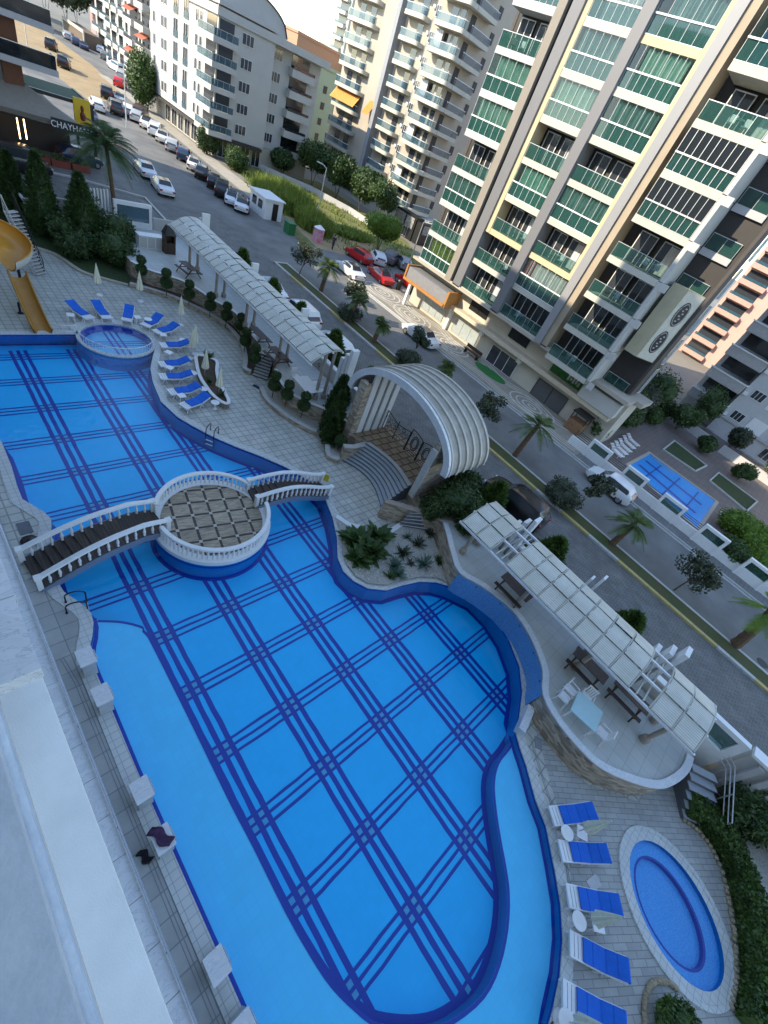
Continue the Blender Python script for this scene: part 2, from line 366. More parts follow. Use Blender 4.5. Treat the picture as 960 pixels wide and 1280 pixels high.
# --- pool outlines (traced on their own levels)
W_west = PL([(312, 1280), (301.5, 1257), (235.5, 1108), (170, 960), (143, 895), (120, 840)])
W_west[0] = (1.05, -9.0, 0); W_west.insert(0, (3.2, -13.2, 0))
W_nw = PL([(113, 822), (113, 806), (116, 792), (117, 778), (114, 767), (106, 758), (93, 749), (80, 740), (72, 727), (66, 708), (62, 690), (63, 672), (64.7, 656), (64, 649), (56, 641), (43, 633), (28, 624), (21, 606), (14.6, 583), (3, 554)])
W_n = [(0.9, 24.0, 0), (0.9, 31.05, 0)]
RC = (9.25, 30.35); RR = 2.3                # the small round pool
W_round = [(RC[0] + RR * math.cos(D2R(a)), RC[1] + RR * math.sin(D2R(a)), 0) for a in range(162, -41, -14)]
W_east = PL([(190, 450), (188, 461), (191, 478), (201, 502), (222, 521.5), (240.6, 532.5), (265, 545.6), (291, 557), (325, 570), (357, 584), (385, 600), (405, 620), (415.6, 647), (421, 672), (422, 697), (429, 714), (441.7, 726), (460, 735.6), (483, 738), (504, 731.5), (525, 727), (546, 728), (564.6, 733.5), (594.6, 748), (617.5, 771), (636, 798.6), (649.6, 833), (653, 865), (649, 897)])
W_se = PL([(645, 917), (650, 935), (658, 958), (669.4, 1000), (682.5, 1033), (693.5, 1087.5), (701, 1131), (703.5, 1175), (700, 1219), (691, 1262.6), (686, 1280)])
W_s = [(7.2, -10.6, 0), (6.0, -12.4, 0), (4.6, -13.4, 0)]
W = W_west + W_nw + W_n + [(7.2, 31.05, 0)] + W_round[1:] + W_east + W_se + W_s
W2 = [(p[0], p[1]) for p in W]
# deep basin: its lip against the shallow shelf
LIP = PL([(122, 778), (149, 779), (172, 784), (184, 791), (194.6, 808), (240, 898), (290, 1000), (320, 1057), (360, 1137), (392, 1193), (417, 1230), (447, 1260), (470, 1277), (500, 1284), (535, 1284), (567, 1273), (603, 1243), (622, 1205), (632, 1160), (634, 1120), (631, 1090), (622, 1040), (617, 1003), (616, 975), (622, 952), (635, 935), (647, 915)], SH)
lip2 = smoothloop(LIP, 3, closed=False)
nwi = [W2[i] for i in range(len(W_west) + 4, len(W_west) + len(W_nw))]
D2 = nwi + [(0.9, 24.0), (0.9, 31.7), (7.2, 31.7)] + [p[:2] for p in W_round[1:]] + [p[:2] for p in W_east]
basin = D2 + lip2[::-1]
def clean(lp, e=.02):
    out = []
    for p in lp:
        if not out or (Vector(p) - Vector(out[-1])).length > e: out.append(p)
    if (Vector(out[0]) - Vector(out[-1])).length < e: out.pop()
    return out
W2 = clean(W2); basin = clean(basin)
def area(lp): return sum(lp[i][0] * lp[(i + 1) % len(lp)][1] - lp[(i + 1) % len(lp)][0] * lp[i][1] for i in range(len(lp))) / 2
def offset(lp, d, closed=True):
    "shift a loop sideways (positive = inwards for either winding)"
    n = len(lp); s = 1 if (area(lp) > 0) else -1; out = []
    for i in range(n):
        a = Vector(lp[(i - 1) % n]); b = Vector(lp[(i + 1) % n]); t = (b - a).normalized(); out.append((lp[i][0] - t.y * d * s, lp[i][1] + t.x * d * s))
    return out
KC = (14.12, -10.75); KA = (2.6, 2.08); KROT = D2R(65)
def kell(a, b, n=56, c=KC):
    cs, sn = math.cos(KROT), math.sin(KROT)
    return [(c[0] + a * math.cos(t) * cs - b * math.sin(t) * sn, c[1] + a * math.cos(t) * sn + b * math.sin(t) * cs) for t in [2 * math.pi * i / n for i in range(n)]]
kid_in = kell(2.10, 1.66)
# --- deck (one sheet with the pools cut out)
deck_outer = [(-4, -30), (24, -30), (24, 60), (-4, 60)]
struct(filled([deck_outer, W2, kid_in], 0, 'pool_deck', M['tile']))
# herringbone paving by the children's pool
hb = [(x, y) for x, y in PL([(655, 905), (680, 985), (700, 1050), (712, 1100), (716, 1160), (712, 1230), (700, 1275)])]if False else [p[:2] for p in PL([(668, 905), (683, 960), (697, 1010), (708, 1060), (716, 1110), (719, 1165), (715, 1225), (704, 1275)])]
kout = kell(2.62, 2.10)
struct(filled([hb + [(8.5, -12), (10, -16), (21, -16), (21, -8.8), (16.5, -8.25), (14.95, -6.3), (14.8, -4.2)], kout], .004, 'tiled_pavement', M['tile_diag']))
# path slabs by the building
struct(filled([[(-1, -16), (1.0 - .35, -16)] + [(p[0] - .42, p[1]) for p in W_west[2:]] + [(p[0] - .45, p[1]) for p in W_nw[:10]] + [(.2, 13), (.2, 31), (-1, 31)]], .004, 'pool_side_path', M['tile_big']))
# coping band round the pool
cop = MB(); wo = offset(W2, -.42); n = len(W2)
for i in range(n):
    j = (i + 1) % n
    if (Vector(W2[i]) - Vector(W2[j])).length > 5.5 and W2[i][0] > 6: continue
    cop.add([(W2[i][0], W2[i][1], .03), (W2[j][0], W2[j][1], .03), (wo[j][0], wo[j][1], .03), (wo[i][0], wo[i][1], .03),
             (W2[i][0], W2[i][1], -.03), (W2[j][0], W2[j][1], -.03), (wo[j][0], wo[j][1], 0.0), (wo[i][0], wo[i][1], 0.0)], [(0, 1, 2, 3), (4, 5, 1, 0), (3, 2, 6, 7)])
struct(cop.build('pool_coping', M['coping']))
def stripe(lp, d0, d1, z, name, m, closed=True, kind='structure'):
    a = offset(lp, d0); b = offset(lp, d1); mb = MB(); n = len(lp)
    for i in range(n if closed else n - 1):
        j = (i + 1) % n; mb.add([(a[i][0], a[i][1], z), (a[j][0], a[j][1], z), (b[j][0], b[j][1], z), (b[i][0], b[i][1], z)], [(0, 1, 2, 3)])
    return struct(mb.build(name, m))
# drain line beside the coping (a shallow grey groove lid)
dm = MB()
for pth in ([(.42, -16), (.42, 8.2), (.30, 9.3)], smoothloop([p[:2] for p in PL([(663, 925), (683, 990), (697, 1030), (707, 1080), (713, 1130), (715, 1180), (711, 1230), (701, 1278)])], 3, False)):
    for o_ in (0, .09): dm.wall([(p[0] + o_, p[1]) for p in pth], .0045, .008, .025)
struct(dm.build('drain_channel', mat('drain_grey', (.22, .23, .24), .6)))
# walls of the basin
pw = MB()
for i in range(len(W2)):
    j = (i + 1) % len(W2); a, b = W2[i], W2[j]
    pw.add([(a[0], a[1], -.03), (b[0], b[1], -.03), (b[0], b[1] + (.65 if b[1] > 31 else 0), FL - .05), (a[0], a[1] + (.65 if a[1] > 31 else 0), FL - .05)], [(0, 1, 2, 3)])
struct(pw.build('pool_wall', M['blue_tile']))
lw = MB()
for a, b in zip(lip2[:-1], lip2[1:]):
    lw.add([(a[0], a[1], SH), (b[0], b[1], SH), (b[0], b[1], FL - .05), (a[0], a[1], FL - .05)], [(0, 1, 2, 3)])
struct(lw.build('basin_wall', M['blue_tile']))
# shallow shelf
iA = min(range(len(W2)), key=lambda i: (Vector(W2[i]) - Vector(lip2[0])).length)
iB = min(range(len(W2)), key=lambda i: (Vector(W2[i]) - Vector(lip2[-1])).length)
loopA = []
i = iB
while True:
    loopA.append(W2[i])
    if i == iA: break
    i = (i + 1) % len(W2)
struct(filled([clean(loopA + lip2, .03)], SH, 'shallow_pool_floor', M['pool_shallow']))
struct(filled([basin], FL, 'deep_pool_floor', M['pool_deep']))
stripe(basin, 0.0, .22, FL + .004, 'floor_border_tiles', M['navy'])
# navy lip along the shelf and under the coping
lipm = MB(); lo = []
for i, p in enumerate(lip2):
    a = Vector(lip2[max(i - 1, 0)]); b = Vector(lip2[min(i + 1, len(lip2) - 1)]); t = (b - a).normalized(); lo.append((t.y, -t.x))
# outward side = away from the basin centre
cen = Vector((6.5, 2.0))
for i in range(len(lip2) - 1):
    q = []
    for k in (i, i + 1):
        p = Vector(lip2[k]); nrm = Vector(lo[k]); nrm = nrm if (p + nrm - cen).length > (p - cen).length else -nrm
        q.append((p, p + nrm * .10))
    lipm.add([(q[0][0].x, q[0][0].y, SH + .012), (q[1][0].x, q[1][0].y, SH + .012), (q[1][1].x, q[1][1].y, SH + .012), (q[0][1].x, q[0][1].y, SH + .012)], [(0, 1, 2, 3)])
struct(lipm.build('shelf_edge_tiles', M['navy']))
nb = MB()
i = iB
while i != iA:
    j = (i + 1) % len(W2)
    ia = offset(W2, .13)
    nb.add([(W2[i][0], W2[i][1], SH + .008), (W2[j][0], W2[j][1], SH + .008), (ia[j][0], ia[j][1], SH + .008), (ia[i][0], ia[i][1], SH + .008)], [(0, 1, 2, 3)])
    i = j
struct(nb.build('shelf_border_tiles', M['navy']))
nw_ = MB()                                    # navy waterline band on the wall
ie = offset(W2, .012)
for i in range(len(W2)):
    j = (i + 1) % len(W2)
    nw_.add([(ie[i][0], ie[i][1], -.035), (ie[j][0], ie[j][1], -.035), (ie[j][0], ie[j][1], -.13), (ie[i][0], ie[i][1], -.13)], [(0, 1, 2, 3)])
struct(nw_.build('waterline_tiles', M['navy']))
# --- tartan lines laid in the floor: clipped to the basin outline
def inside(p, lp):
    c = False; n = len(lp); x, y = p
    for i in range(n):
        x1, y1 = lp[i]; x2, y2 = lp[(i + 1) % n]
        if (y1 > y) != (y2 > y) and x < (x2 - x1) * (y - y1) / (y2 - y1) + x1: c = not c
    return c
inner = offset(basin, .12)
def clipline(mb, fx, lo_, hi, w, z, vertical=True, step=.06, gap=None):
    run = None; t = lo_; n = int((hi - lo_) / step)
    for k in range(n + 2):
        t = lo_ + k * step; c = fx(t); p = (c, t) if vertical else (t, c)
        ok = k <= n and inside(p, inner)
        if ok and run is None: run = t
        if not ok and run is not None:
            a, b = run, t - step
            if b > a:
                m = max(1, int((b - a) / .5)); A = []; B = []
                for q in range(m + 1):
                    s = a + (b - a) * q / m; c = fx(s) + R.uniform(-.012, .012); hw = w / 2 + R.uniform(-.006, .006)
                    if vertical: A.append((c - hw, s, z)); B.append((c + hw, s, z))
                    else: A.append((s, c - hw, z)); B.append((s, c + hw, z))
                mb.sheet(A, B)
            run = None
GX = [(3.50, .013), (6.35, .016), (9.33, .004), (12.25, 0), (15.13, 0)]
GY = [-6.75, -4.1, -1.45, 1.12, 3.72, 6.35, 8.98, 11.62, 14.2, 16.85, 19.5, 22.15, 24.93, 27.6, 30.2]
tl = MB()
for x0, k in GX:
    for o_ in (-.36, 0, .36): clipline(tl, lambda y, x0=x0, k=k, o_=o_: x0 + k * (y + 2) * .9 + o_, -9, 31, .19, FL + .006)
for y0 in GY:
    for o_ in (-.27, 0, .27): clipline(tl, lambda x, y0=y0, o_=o_: y0 + o_, 0, 18, .10, FL + .010, False)
struct(tl.build('floor_stripe_tiles', M['navy']))
ins = MB()
for x0, k in GX:
    for y0 in GY:
        for a in (-1, 1):
            for b in (-1, 1):
                x = x0 + k * (y0 + 2) * .9 + a * .18; y = y0 + b * .135
                if inside((x, y), inner): ins.add([(x - .085, y - .08, FL + .014), (x + .085, y - .08, FL + .014), (x + .085, y + .08, FL + .014), (x - .085, y + .08, FL + .014)], [(0, 1, 2, 3)])
struct(ins.build('stripe_crossing_tiles', M['insert']))
# round pool inside the big one
rp = MB(); rp.ring(RC, RR, RR, RR - .22, RR - .22, FL - .05, .03, 64); struct(rp.build('round_pool_rim', M['coping']))
rpi = MB(); rpi.ring(RC, RR - .222, RR - .222, RR - .36, RR - .36, FL, -.10, 64); struct(rpi.build('round_pool_lining', M['navy']))
ro = MB(); ro.ring(RC, RR + .004, RR + .004, RR - .1, RR - .1, FL, -.05, 64); struct(ro.build('round_pool_outer_wall', M['blue_tile']))
struct(filled([[(RC[0] + (RR - .2) * math.cos(t / 32 * math.pi), RC[1] + (RR - .2) * math.sin(t / 32 * math.pi)) for t in range(64)]], -.5, 'round_pool_floor', mat('round_floor', (.13, .46, .75), .4, .12, 9)))
rl = MB()
for o_ in (-.36, 0, .36):
    x = RC[0] + .1 + o_; hh = math.sqrt(max(0, (RR - .3) ** 2 - (x - RC[0]) ** 2)); rl.sheet([(x - .07, RC[1] - hh, -.494), (x - .07, RC[1] + hh, -.494)], [(x + .07, RC[1] - hh, -.494), (x + .07, RC[1] + hh, -.494)])
for o_ in (-.27, 0, .27):
    y = RC[1] + .3 + o_; hh = math.sqrt((RR - .3) ** 2 - (y - RC[1]) ** 2); rl.sheet([(RC[0] - hh, y - .04, -.49), (RC[0] + hh, y - .04, -.49)], [(RC[0] - hh, y + .04, -.49), (RC[0] + hh, y + .04, -.49)])
struct(rl.build('round_pool_stripes', M['navy']))
# water
struct(filled([offset(W2, .02)], WL, 'pool_water', M['water']))
# children's pool
kp = MB()
def loopsheet(mb, a, za, b, zb):
    n = len(a)
    for i in range(n):
        j = (i + 1) % n; mb.add([(a[i][0], a[i][1], za), (a[j][0], a[j][1], za), (b[j][0], b[j][1], zb), (b[i][0], b[i][1], zb)], [(0, 1, 2, 3)])
loopsheet(kp, kell(2.62, 2.10), .0, kell(2.60, 2.08), .06); loopsheet(kp, kell(2.60, 2.08), .06, kell(2.44, 1.92), .06); loopsheet(kp, kell(2.44, 1.92), .06, kell(2.42, 1.90), .03)
loopsheet(kp, kell(2.42, 1.90), .03, kid_in, .03)
struct(kp.build('kids_pool_coping', M['coping']))
kw = MB(); loopsheet(kw, kid_in, .03, kid_in, -.2); struct(kw.build('kids_pool_wall', M['blue_tile']))
kc2 = (KC[0] - .12, KC[1] + .08)
step = kell(1.56, 1.16, c=kc2)
struct(filled([kell(2.11, 1.67), step], -.16, 'kids_pool_shelf', M['mosaic_pale']))
kw2 = MB(); loopsheet(kw2, step, -.16, step, -.34); struct(kw2.build('kids_pool_step', M['navy']))
struct(filled([step], -.34, 'kids_pool_floor', M['mosaic_pale'])); kw3 = MB(); loopsheet(kw3, kell(1.56, 1.16, c=kc2), -.152, kell(1.64, 1.24, c=kc2), -.152); struct(kw3.build('kids_pool_step_edge', M['navy']))
struct(filled([kell(2.08, 1.64)], -.05, 'kids_pool_water', M['water']))
# mosaic spillway under the terrace wall
A = PL([(573, 724), (590, 731), (617.5, 750), (640.5, 773), (661, 803), (669.5, 837.6), (671, 868), (661, 883)], 1.2)
B = PL([(567, 734), (594.6, 748), (617.5, 771), (636, 798.6), (649.6, 833), (653, 865), (650, 890), (649, 899)], .02)
# ---- ground round everything, street, lots
BIG = 3000
g = MB(); hole = [(-4, -30), (24, -30), (24, 60), (-4, 60)]
gr = filled([[(-BIG, -BIG), (BIG, -BIG), (BIG, BIG), (-BIG, BIG)], [(-1, -29), (20.9, -29), (20.9, 50.2), (-1, 50.2)]], SZ - .012, 'ground', mat('town_ground', (.24, .22, .18), .9, .25, .05, .2, 5, detail=8)); struct(gr)
Z0 = SZ
def flat(name, pts, z, m): return struct(filled([pts], z, name, M[m] if isinstance(m, str) else m))
flat('street_road', [(20.9, -60), (28.7, -60), (28.7, 56), (20.9, 56)], Z0, 'paver')
flat('far_street_road', [(30.4, -60), (37.4, -60), (37.4, 44), (30.4, 44)], Z0, 'asphalt')
flat('junction_road', [(20.0, 56), (28.7, 56), (28.7, 44), (37.6, 44), (37.6, 56), (39.2, 120), (44, 170), (22, 170), (23.5, 120), (20.5, 75), (19.5, 66)], Z0 + .004, 'asphalt')
flat('pavement_street', [(38.0, -60), (39.4, -60), (39.4, 7.6), (38.0, 7.6)], Z0 + .10, 'paver2')
# plaza in front of the tall block, with kerb steps
flat('plaza_pavement', [(38.0, 7.6), (44.2, 7.6), (44.2, 44), (38.0, 41)], Z0 + .10, brickmat('plaza_cobble', (.40, .35, .27), (.33, .29, .23), (.22, .20, .17), .12, .12, .01, .8, noise=.25))
kb = MB()
for x in (37.4, 37.72): kb.box(x, x + .16, -60, 41, Z0 - .01, Z0 + (.06 if x < 37.5 else .13))
struct(kb.build('street_kerb', M['kerb']))
gut = MB(); gut.box(37.56, 37.72, -60, 41, Z0 - .01, Z0 + .02); gut.box(37.88, 38.02, -60, 41, Z0, Z0 + .08); struct(gut.build('street_gutter', mat('gutter_dark', (.16, .16, .16), .7)))
# swirls laid in the plaza
sw = MB()
for (cx, cy) in ((40.2, 32.2), (40.4, 26.2), (40.7, 14.4), (40.5, 38.0)):
    for r in (.35, .8, 1.3, 1.8): sw.ring((cx, cy), r * 1.05, r * 1.5, r * 1.05 - .16, r * 1.5 - .16, Z0 + .10, Z0 + .106, 40)
for k in range(3):
    x = 42.5 - k * .5; pts = [(x + .5 * math.sin(y * .9), y) for y in [8 + q * .5 for q in range(66)]]; sw.wall(pts, Z0 + .10, Z0 + .107, .13)
    x = 38.6 + k * .4; pts = [(x + .2 * math.sin(y * .9 + 2), y) for y in [8 + q * .5 for q in range(66)]]; sw.wall(pts, Z0 + .10, Z0 + .108, .1)
struct(sw.build('plaza_swirl_paving', mat('pale_cobble', (.55, .52, .45), .8)))
gl_ = MB(); gl_.ring((41.0, 20.4), 1.0, 2.1, 0.01, 0.01, Z0 + .1, Z0 + .112, 40); struct(gl_.build('lawn', mat('green_turf', (.02, .16, .03), .9, .3, 6, .5, 60)))
# median
flat('median_grass', [(28.98, -60), (30.2, -60), (30.2, 43), (28.98, 43)], Z0 + .11, mat('median_lawn', (.045, .085, .02), .95, .4, .8, .8, 60, col2=(.10, .075, .035), detail=9))
mk = MB()
for k in range(80):
    y = -20 + k * .8; mk.cur = 1 if (k // 3) % 2 and y < 12 else (1 if (k % 9) < 3 and y < 44 else 0)
    if y < 43: mk.box(28.7, 28.98, y, y + .78, Z0 - .01, Z0 + .14)
mk.cur = 0; mk.box(30.2, 30.42, -60, 43, Z0 - .01, Z0 + .13); mk.box(28.7, 28.98, -60, -20, Z0 - .01, Z0 + .14); mk.box(28.7, 30.42, 43, 43.25, Z0 - .01, Z0 + .13)
struct(mk.build('median_kerb', [M['kerb'], M['yellow_kerb']]))
# lots and verges to the north
flat('dirt_lot', [(28.5, 100), (33.5, 104), (37, 112), (41.5, 118), (41.5, 128), (40.5, 170), (36, 190), (30, 190), (27.5, 125)], Z0 + .02, 'sand')
flat('dry_verge', [(40, 47), (57, 44), (66, 60), (66, 88), (44, 83.6), (40.5, 60), (36.5, 50)], Z0 + .02, 'drygrass')
flat('sandy_strip', [(38.2, 44.5), (50, 45), (56, 50), (53, 60), (47, 63), (40.8, 62)], Z0 + .026, 'sand')
flat('parking_pavement', [(37.6, 41.5), (52, 43.5), (54, 48.5), (43, 48.6), (38.2, 50)], Z0 + .032, 'paver2')
flat('shop_pavement', [(38.2, 64), (41.4, 66), (41.6, 84), (41.6, 130), (39.6, 130), (38.4, 84)], Z0 + .03, mat('pale_pavement', (.42, .38, .31), .8, .15, 1))  # pale sandy tone with slight variation
flat('cafe_forecourt', [(3, 50.4), (20.5, 50.4), (19.8, 57), (19.5, 66), (-20, 66), (-20, 50.4)], Z0 + .006, 'paver')
flat('car_park_floor', [(40, 118), (46, 118), (49, 137), (53, 160), (60, 190), (46, 190), (42, 150)], Z0 + .028, 'asphalt')
mkk = MB(); mkk.box(19.6, 20.9, 50.2, 50.45, Z0, Z0 + .15); mkk.wall([(20.6, 50.4), (20.9, 56.5), (15, 58.6), (5, 59.0)], Z0, Z0 + .16, .25); struct(mkk.build('forecourt_kerb', M['kerb']))
# distant hill
hl = MB(); A_ = []; B_ = []
for k in range(41):
    x = -100 + k * 30; hgt = 26 + 9 * math.sin(k * .5) + 5 * math.sin(k * 1.3); A_.append((x, 900, 0)); B_.append((x, 1150, hgt))
hl.sheet(A_, B_); struct(hl.build('hills', mat('hill_green', (.06, .09, .05), .95, .3, .01)))
# ============================================================ THE COMPLEX
ORD = ['first', 'second', 'third', 'fourth', 'fifth', 'sixth', 'seventh', 'eighth', 'ninth', 'tenth', 'eleventh', 'twelfth', 'thirteenth', 'fourteenth', 'fifteenth', 'sixteenth', 'seventeenth', 'eighteenth']
# --- our own building, with the ledges right under the camera
t = fixed('apartment_building', 'pale apartment block rising beside the pool, its marble ledges along the bottom left', 'building', (-1, 0, 0))
m = MB(); m.box(-14, -1.0, -40, 34.5, 0, 43); m.box(-14, -1.0, 34.5, 45.5, 0, 37.5); m.box(-14, -1.0, 45.501, 61, 0, 23.5); kid(t, m, 'wall', M['render_white'])  # unseen north block added and roof heights stepped to cast shade
m = MB(); m.box(-1.0, -.11, -30, 24, 10.6, 11.0); kid(t, m, 'cornice', mat('ledge_paint', (.92, .93, .90), .7, .10, 1.2, .15, 60, detail=9))
m = MB()
for k in range(60): m.box(-.3, .03, -18 + k * .7, -18 + k * .7 + .692, 6.7, 6.85)
m.box(.032, .052, -18, 24, 6.66, 6.9); m.box(-1, .02, -18, 24, 6.3, 6.69); kid(t, m, 'marble_ledge', M['marble'])
m = MB(); m.box(.06, .075, -18, 24, 6.88, 6.91); m.box(.078, .088, -18, 24, 6.70, 6.73)
for k in range(21): m.box(.04, .08, -18 + 2 * k, -17.97 + 2 * k, 6.7, 6.9)
kid(t, m, 'rail', M['steel'])
m = MB(); m.box(-.8, -.072, 2.67, 3.6, 11.9, 12.1); m.box(-.8, -.062, 3.61, 6, 11.9, 12.1); m.box(-.8, -.058, 6.01, 12, 11.9, 12.1); kid(t, m, 'window_sill', M['marble'])
m = MB(); m.box(-.5, -.0768, -3, 6, 16.09, 16.12); m.box(-.5, -.21, -3, 6, 15.0, 16.089); kid(t, m, 'balcony_wall', M['render_white'])
m = MB(); m.box(-.5, -.0755, -3, 6, 16.125, 16.16); kid(t, m, 'balcony_coping', mat('coping_marble', (.78, .80, .80), .25, .12, 16, .1, 60, col2=(.62, .65, .68), detail=8), label='pale marble strip on the balcony wall')
m = MB(); m.box(-.7, -.0845, -3, 6, 16.165, 16.20); kid(t, m, 'balcony_slab', mat('shaded_marble', (.56, .58, .59), .3, .2, 14, .1, 60, col2=(.44, .47, .50), detail=8), label='grey shaded marble top of the balcony wall')  # shade on the marble is put into its greyer colour

# --- footbridges and the round platform
PC = (7.63, 13.08)
BALPROF = [(.045, 0), (.06, .03), (.035, .07), (.06, .20), (.065, .27), (.035, .42), (.03, .48), (.05, .54), (.045, .6)]
def balusters(t, path, zf, spacing, h=.62, ends=True):
    "balusters and handrail following a path; zf gives the foot height along it"
    pts = [Vector((p[0], p[1], zf(i))) for i, p in enumerate(path)]
    rail = MB(); A = []
    for p in pts: A.append(p + Vector((0, 0, h + .05)))
    n = len(A); vs = []
    for i in range(n):
        d = (A[min(i + 1, n - 1)] - A[max(i - 1, 0)]); d.z = 0; d.normalize(); s = Vector((-d.y, d.x, 0)) * .085
        s = s * 1.2; vs += [A[i] - s - Vector((0, 0, .05)), A[i] - s * .9 + Vector((0, 0, .05)), A[i] + s * .9 + Vector((0, 0, .05)), A[i] + s - Vector((0, 0, .05))]
    fs = [(4 * i + q, 4 * i + (q + 1) % 4, 4 * (i + 1) + (q + 1) % 4, 4 * (i + 1) + q) for i in range(n - 1) for q in range(4)] + [(0, 3, 2, 1), (4 * n - 4, 4 * n - 3, 4 * n - 2, 4 * n - 1)]
    rail.add(vs, fs); kid(t, rail, 'handrail', M['white'])
    L = 0; seg = []
    for a, b in zip(pts[:-1], pts[1:]): seg.append((L, a, b, (b - a).length)); L += (b - a).length
    k = max(2, int(L / spacing)); first = None
    for q in range(k + 1):
        s = L * q / k
        for (l0, a, b, ln) in seg:
            if l0 - 1e-6 <= s <= l0 + ln + 1e-6:
                p = a + (b - a) * ((s - l0) / max(ln, 1e-6)); break
        if first is None:
            mb = MB(); mb.lathe(BALPROF, n=8); first = mb.build('baluster', M['white'], t, smooth=True); o = first
        else:
            o = first.copy(); COL.objects.link(o); o.parent = t
        o.location = p - t.location
t = fixed('pool_platform', 'round white-balustraded platform of brown patterned tiles standing in the pool', 'platform', (PC[0], PC[1], -1))
m = MB(); m.lathe([(2.62, FL), (2.62, -.12), (2.70, -.10), (2.70, .10)], c=(PC[0], PC[1], 0), n=64); kid(t, m, 'base', M['blue_tile'])
m = MB(); m.lathe([(2.78, FL + .006), (2.622, FL + .03), (2.622, FL + .1)], c=(PC[0], PC[1], 0), n=64); m.lathe([(2.625, -.2), (2.71, -.1), (2.712, 0)], c=(PC[0], PC[1], 0), n=64); kid(t, m, 'base_band', M['navy'])
m = MB(); m.lathe([(2.68, .10), (2.72, .12), (2.72, .34), (2.66, .36), (2.3, .36)], c=(PC[0], PC[1], 0), n=64); kid(t, m, 'kerb', M['white'])
def plat_mat():
    m, t, o = nt('patterned_floor'); L = t.links.new
    b = N_(t, 'ShaderNodeBsdfPrincipled', Roughness=.5); tc = N_(t, 'ShaderNodeTexCoord'); mp = N_(t, 'ShaderNodeMapping'); mp.inputs['Rotation'].default_value = (0, 0, D2R(12)); mp.inputs['Location'].default_value = (-4.683, -14.715, 0); L(tc.outputs['Object'], mp.inputs[0])
    br = N_(t, 'ShaderNodeTexBrick', Scale=1.0); br.offset = 0; br.inputs['Brick Width'].default_value = .83; br.inputs['Row Height'].default_value = .83; br.inputs['Mortar Size'].default_value = .06; br.inputs['Mortar Smooth'].default_value = .05
    br.inputs['Color1'].default_value = (.40, .34, .26, 1); br.inputs['Color2'].default_value = (.33, .28, .21, 1); br.inputs['Mortar'].default_value = (.055, .035, .028, 1); L(mp.outputs[0], br.inputs[0])
    mq = N_(t, 'ShaderNodeMapping'); mq.inputs['Scale'].default_value = (1.2, 7, 1); L(mp.outputs[0], mq.inputs[0]); wv = N_(t, 'ShaderNodeTexNoise', Scale=1.7, Detail=6.0, Roughness=.7); L(mq.outputs[0], wv.inputs[0]); r = N_(t, 'ShaderNodeValToRGB'); r.color_ramp.elements[0].position = .38; r.color_ramp.elements[1].position = .64; r.color_ramp.elements[0].color = (.6, .58, .58, 1); r.color_ramp.elements[1].color = (1.35, 1.28, 1.15, 1); L(wv.outputs['Fac'], r.inputs[0])
    mx = N_(t, 'ShaderNodeMix', data_type='RGBA', blend_type='MULTIPLY'); mx.inputs[0].default_value = 1; L(br.outputs[0], mx.inputs[6]); L(r.outputs[0], mx.inputs[7]); L(mx.outputs[2], b.inputs[0]); L(b.outputs[0], o.inputs[0]); return m
m = MB(); m.lathe([(2.32, .30), (2.32, .37), (0, .37)], c=(PC[0], PC[1], 0), n=64); m.cur = 1; a = D2R(-12); ca, sa = math.cos(a), math.sin(a)
for i in range(-5, 6):
    for j in range(-5, 6):
        u, v = i * .83, j * .83; x = 7.64 + u * ca - v * sa; y = 13.42 + u * sa + v * ca
        if math.hypot(x - PC[0], y - PC[1]) < 2.2: m.obox((x, y, .373), (.15, .15, .008), rz=a)
kid(t, m, 'floor', [plat_mat(), mat('corner_tile', (.52, .47, .38), .5)])
def arcp(a0, a1, r=2.52, n=30): return [(PC[0] + r * math.cos(D2R(a0 + (a1 - a0) * i / n)), PC[1] + r * math.sin(D2R(a0 + (a1 - a0) * i / n))) for i in range(n + 1)]
balusters(t, arcp(153, 24), lambda i: .36, .215); balusters(t, arcp(184, 348), lambda i: .36, .215)
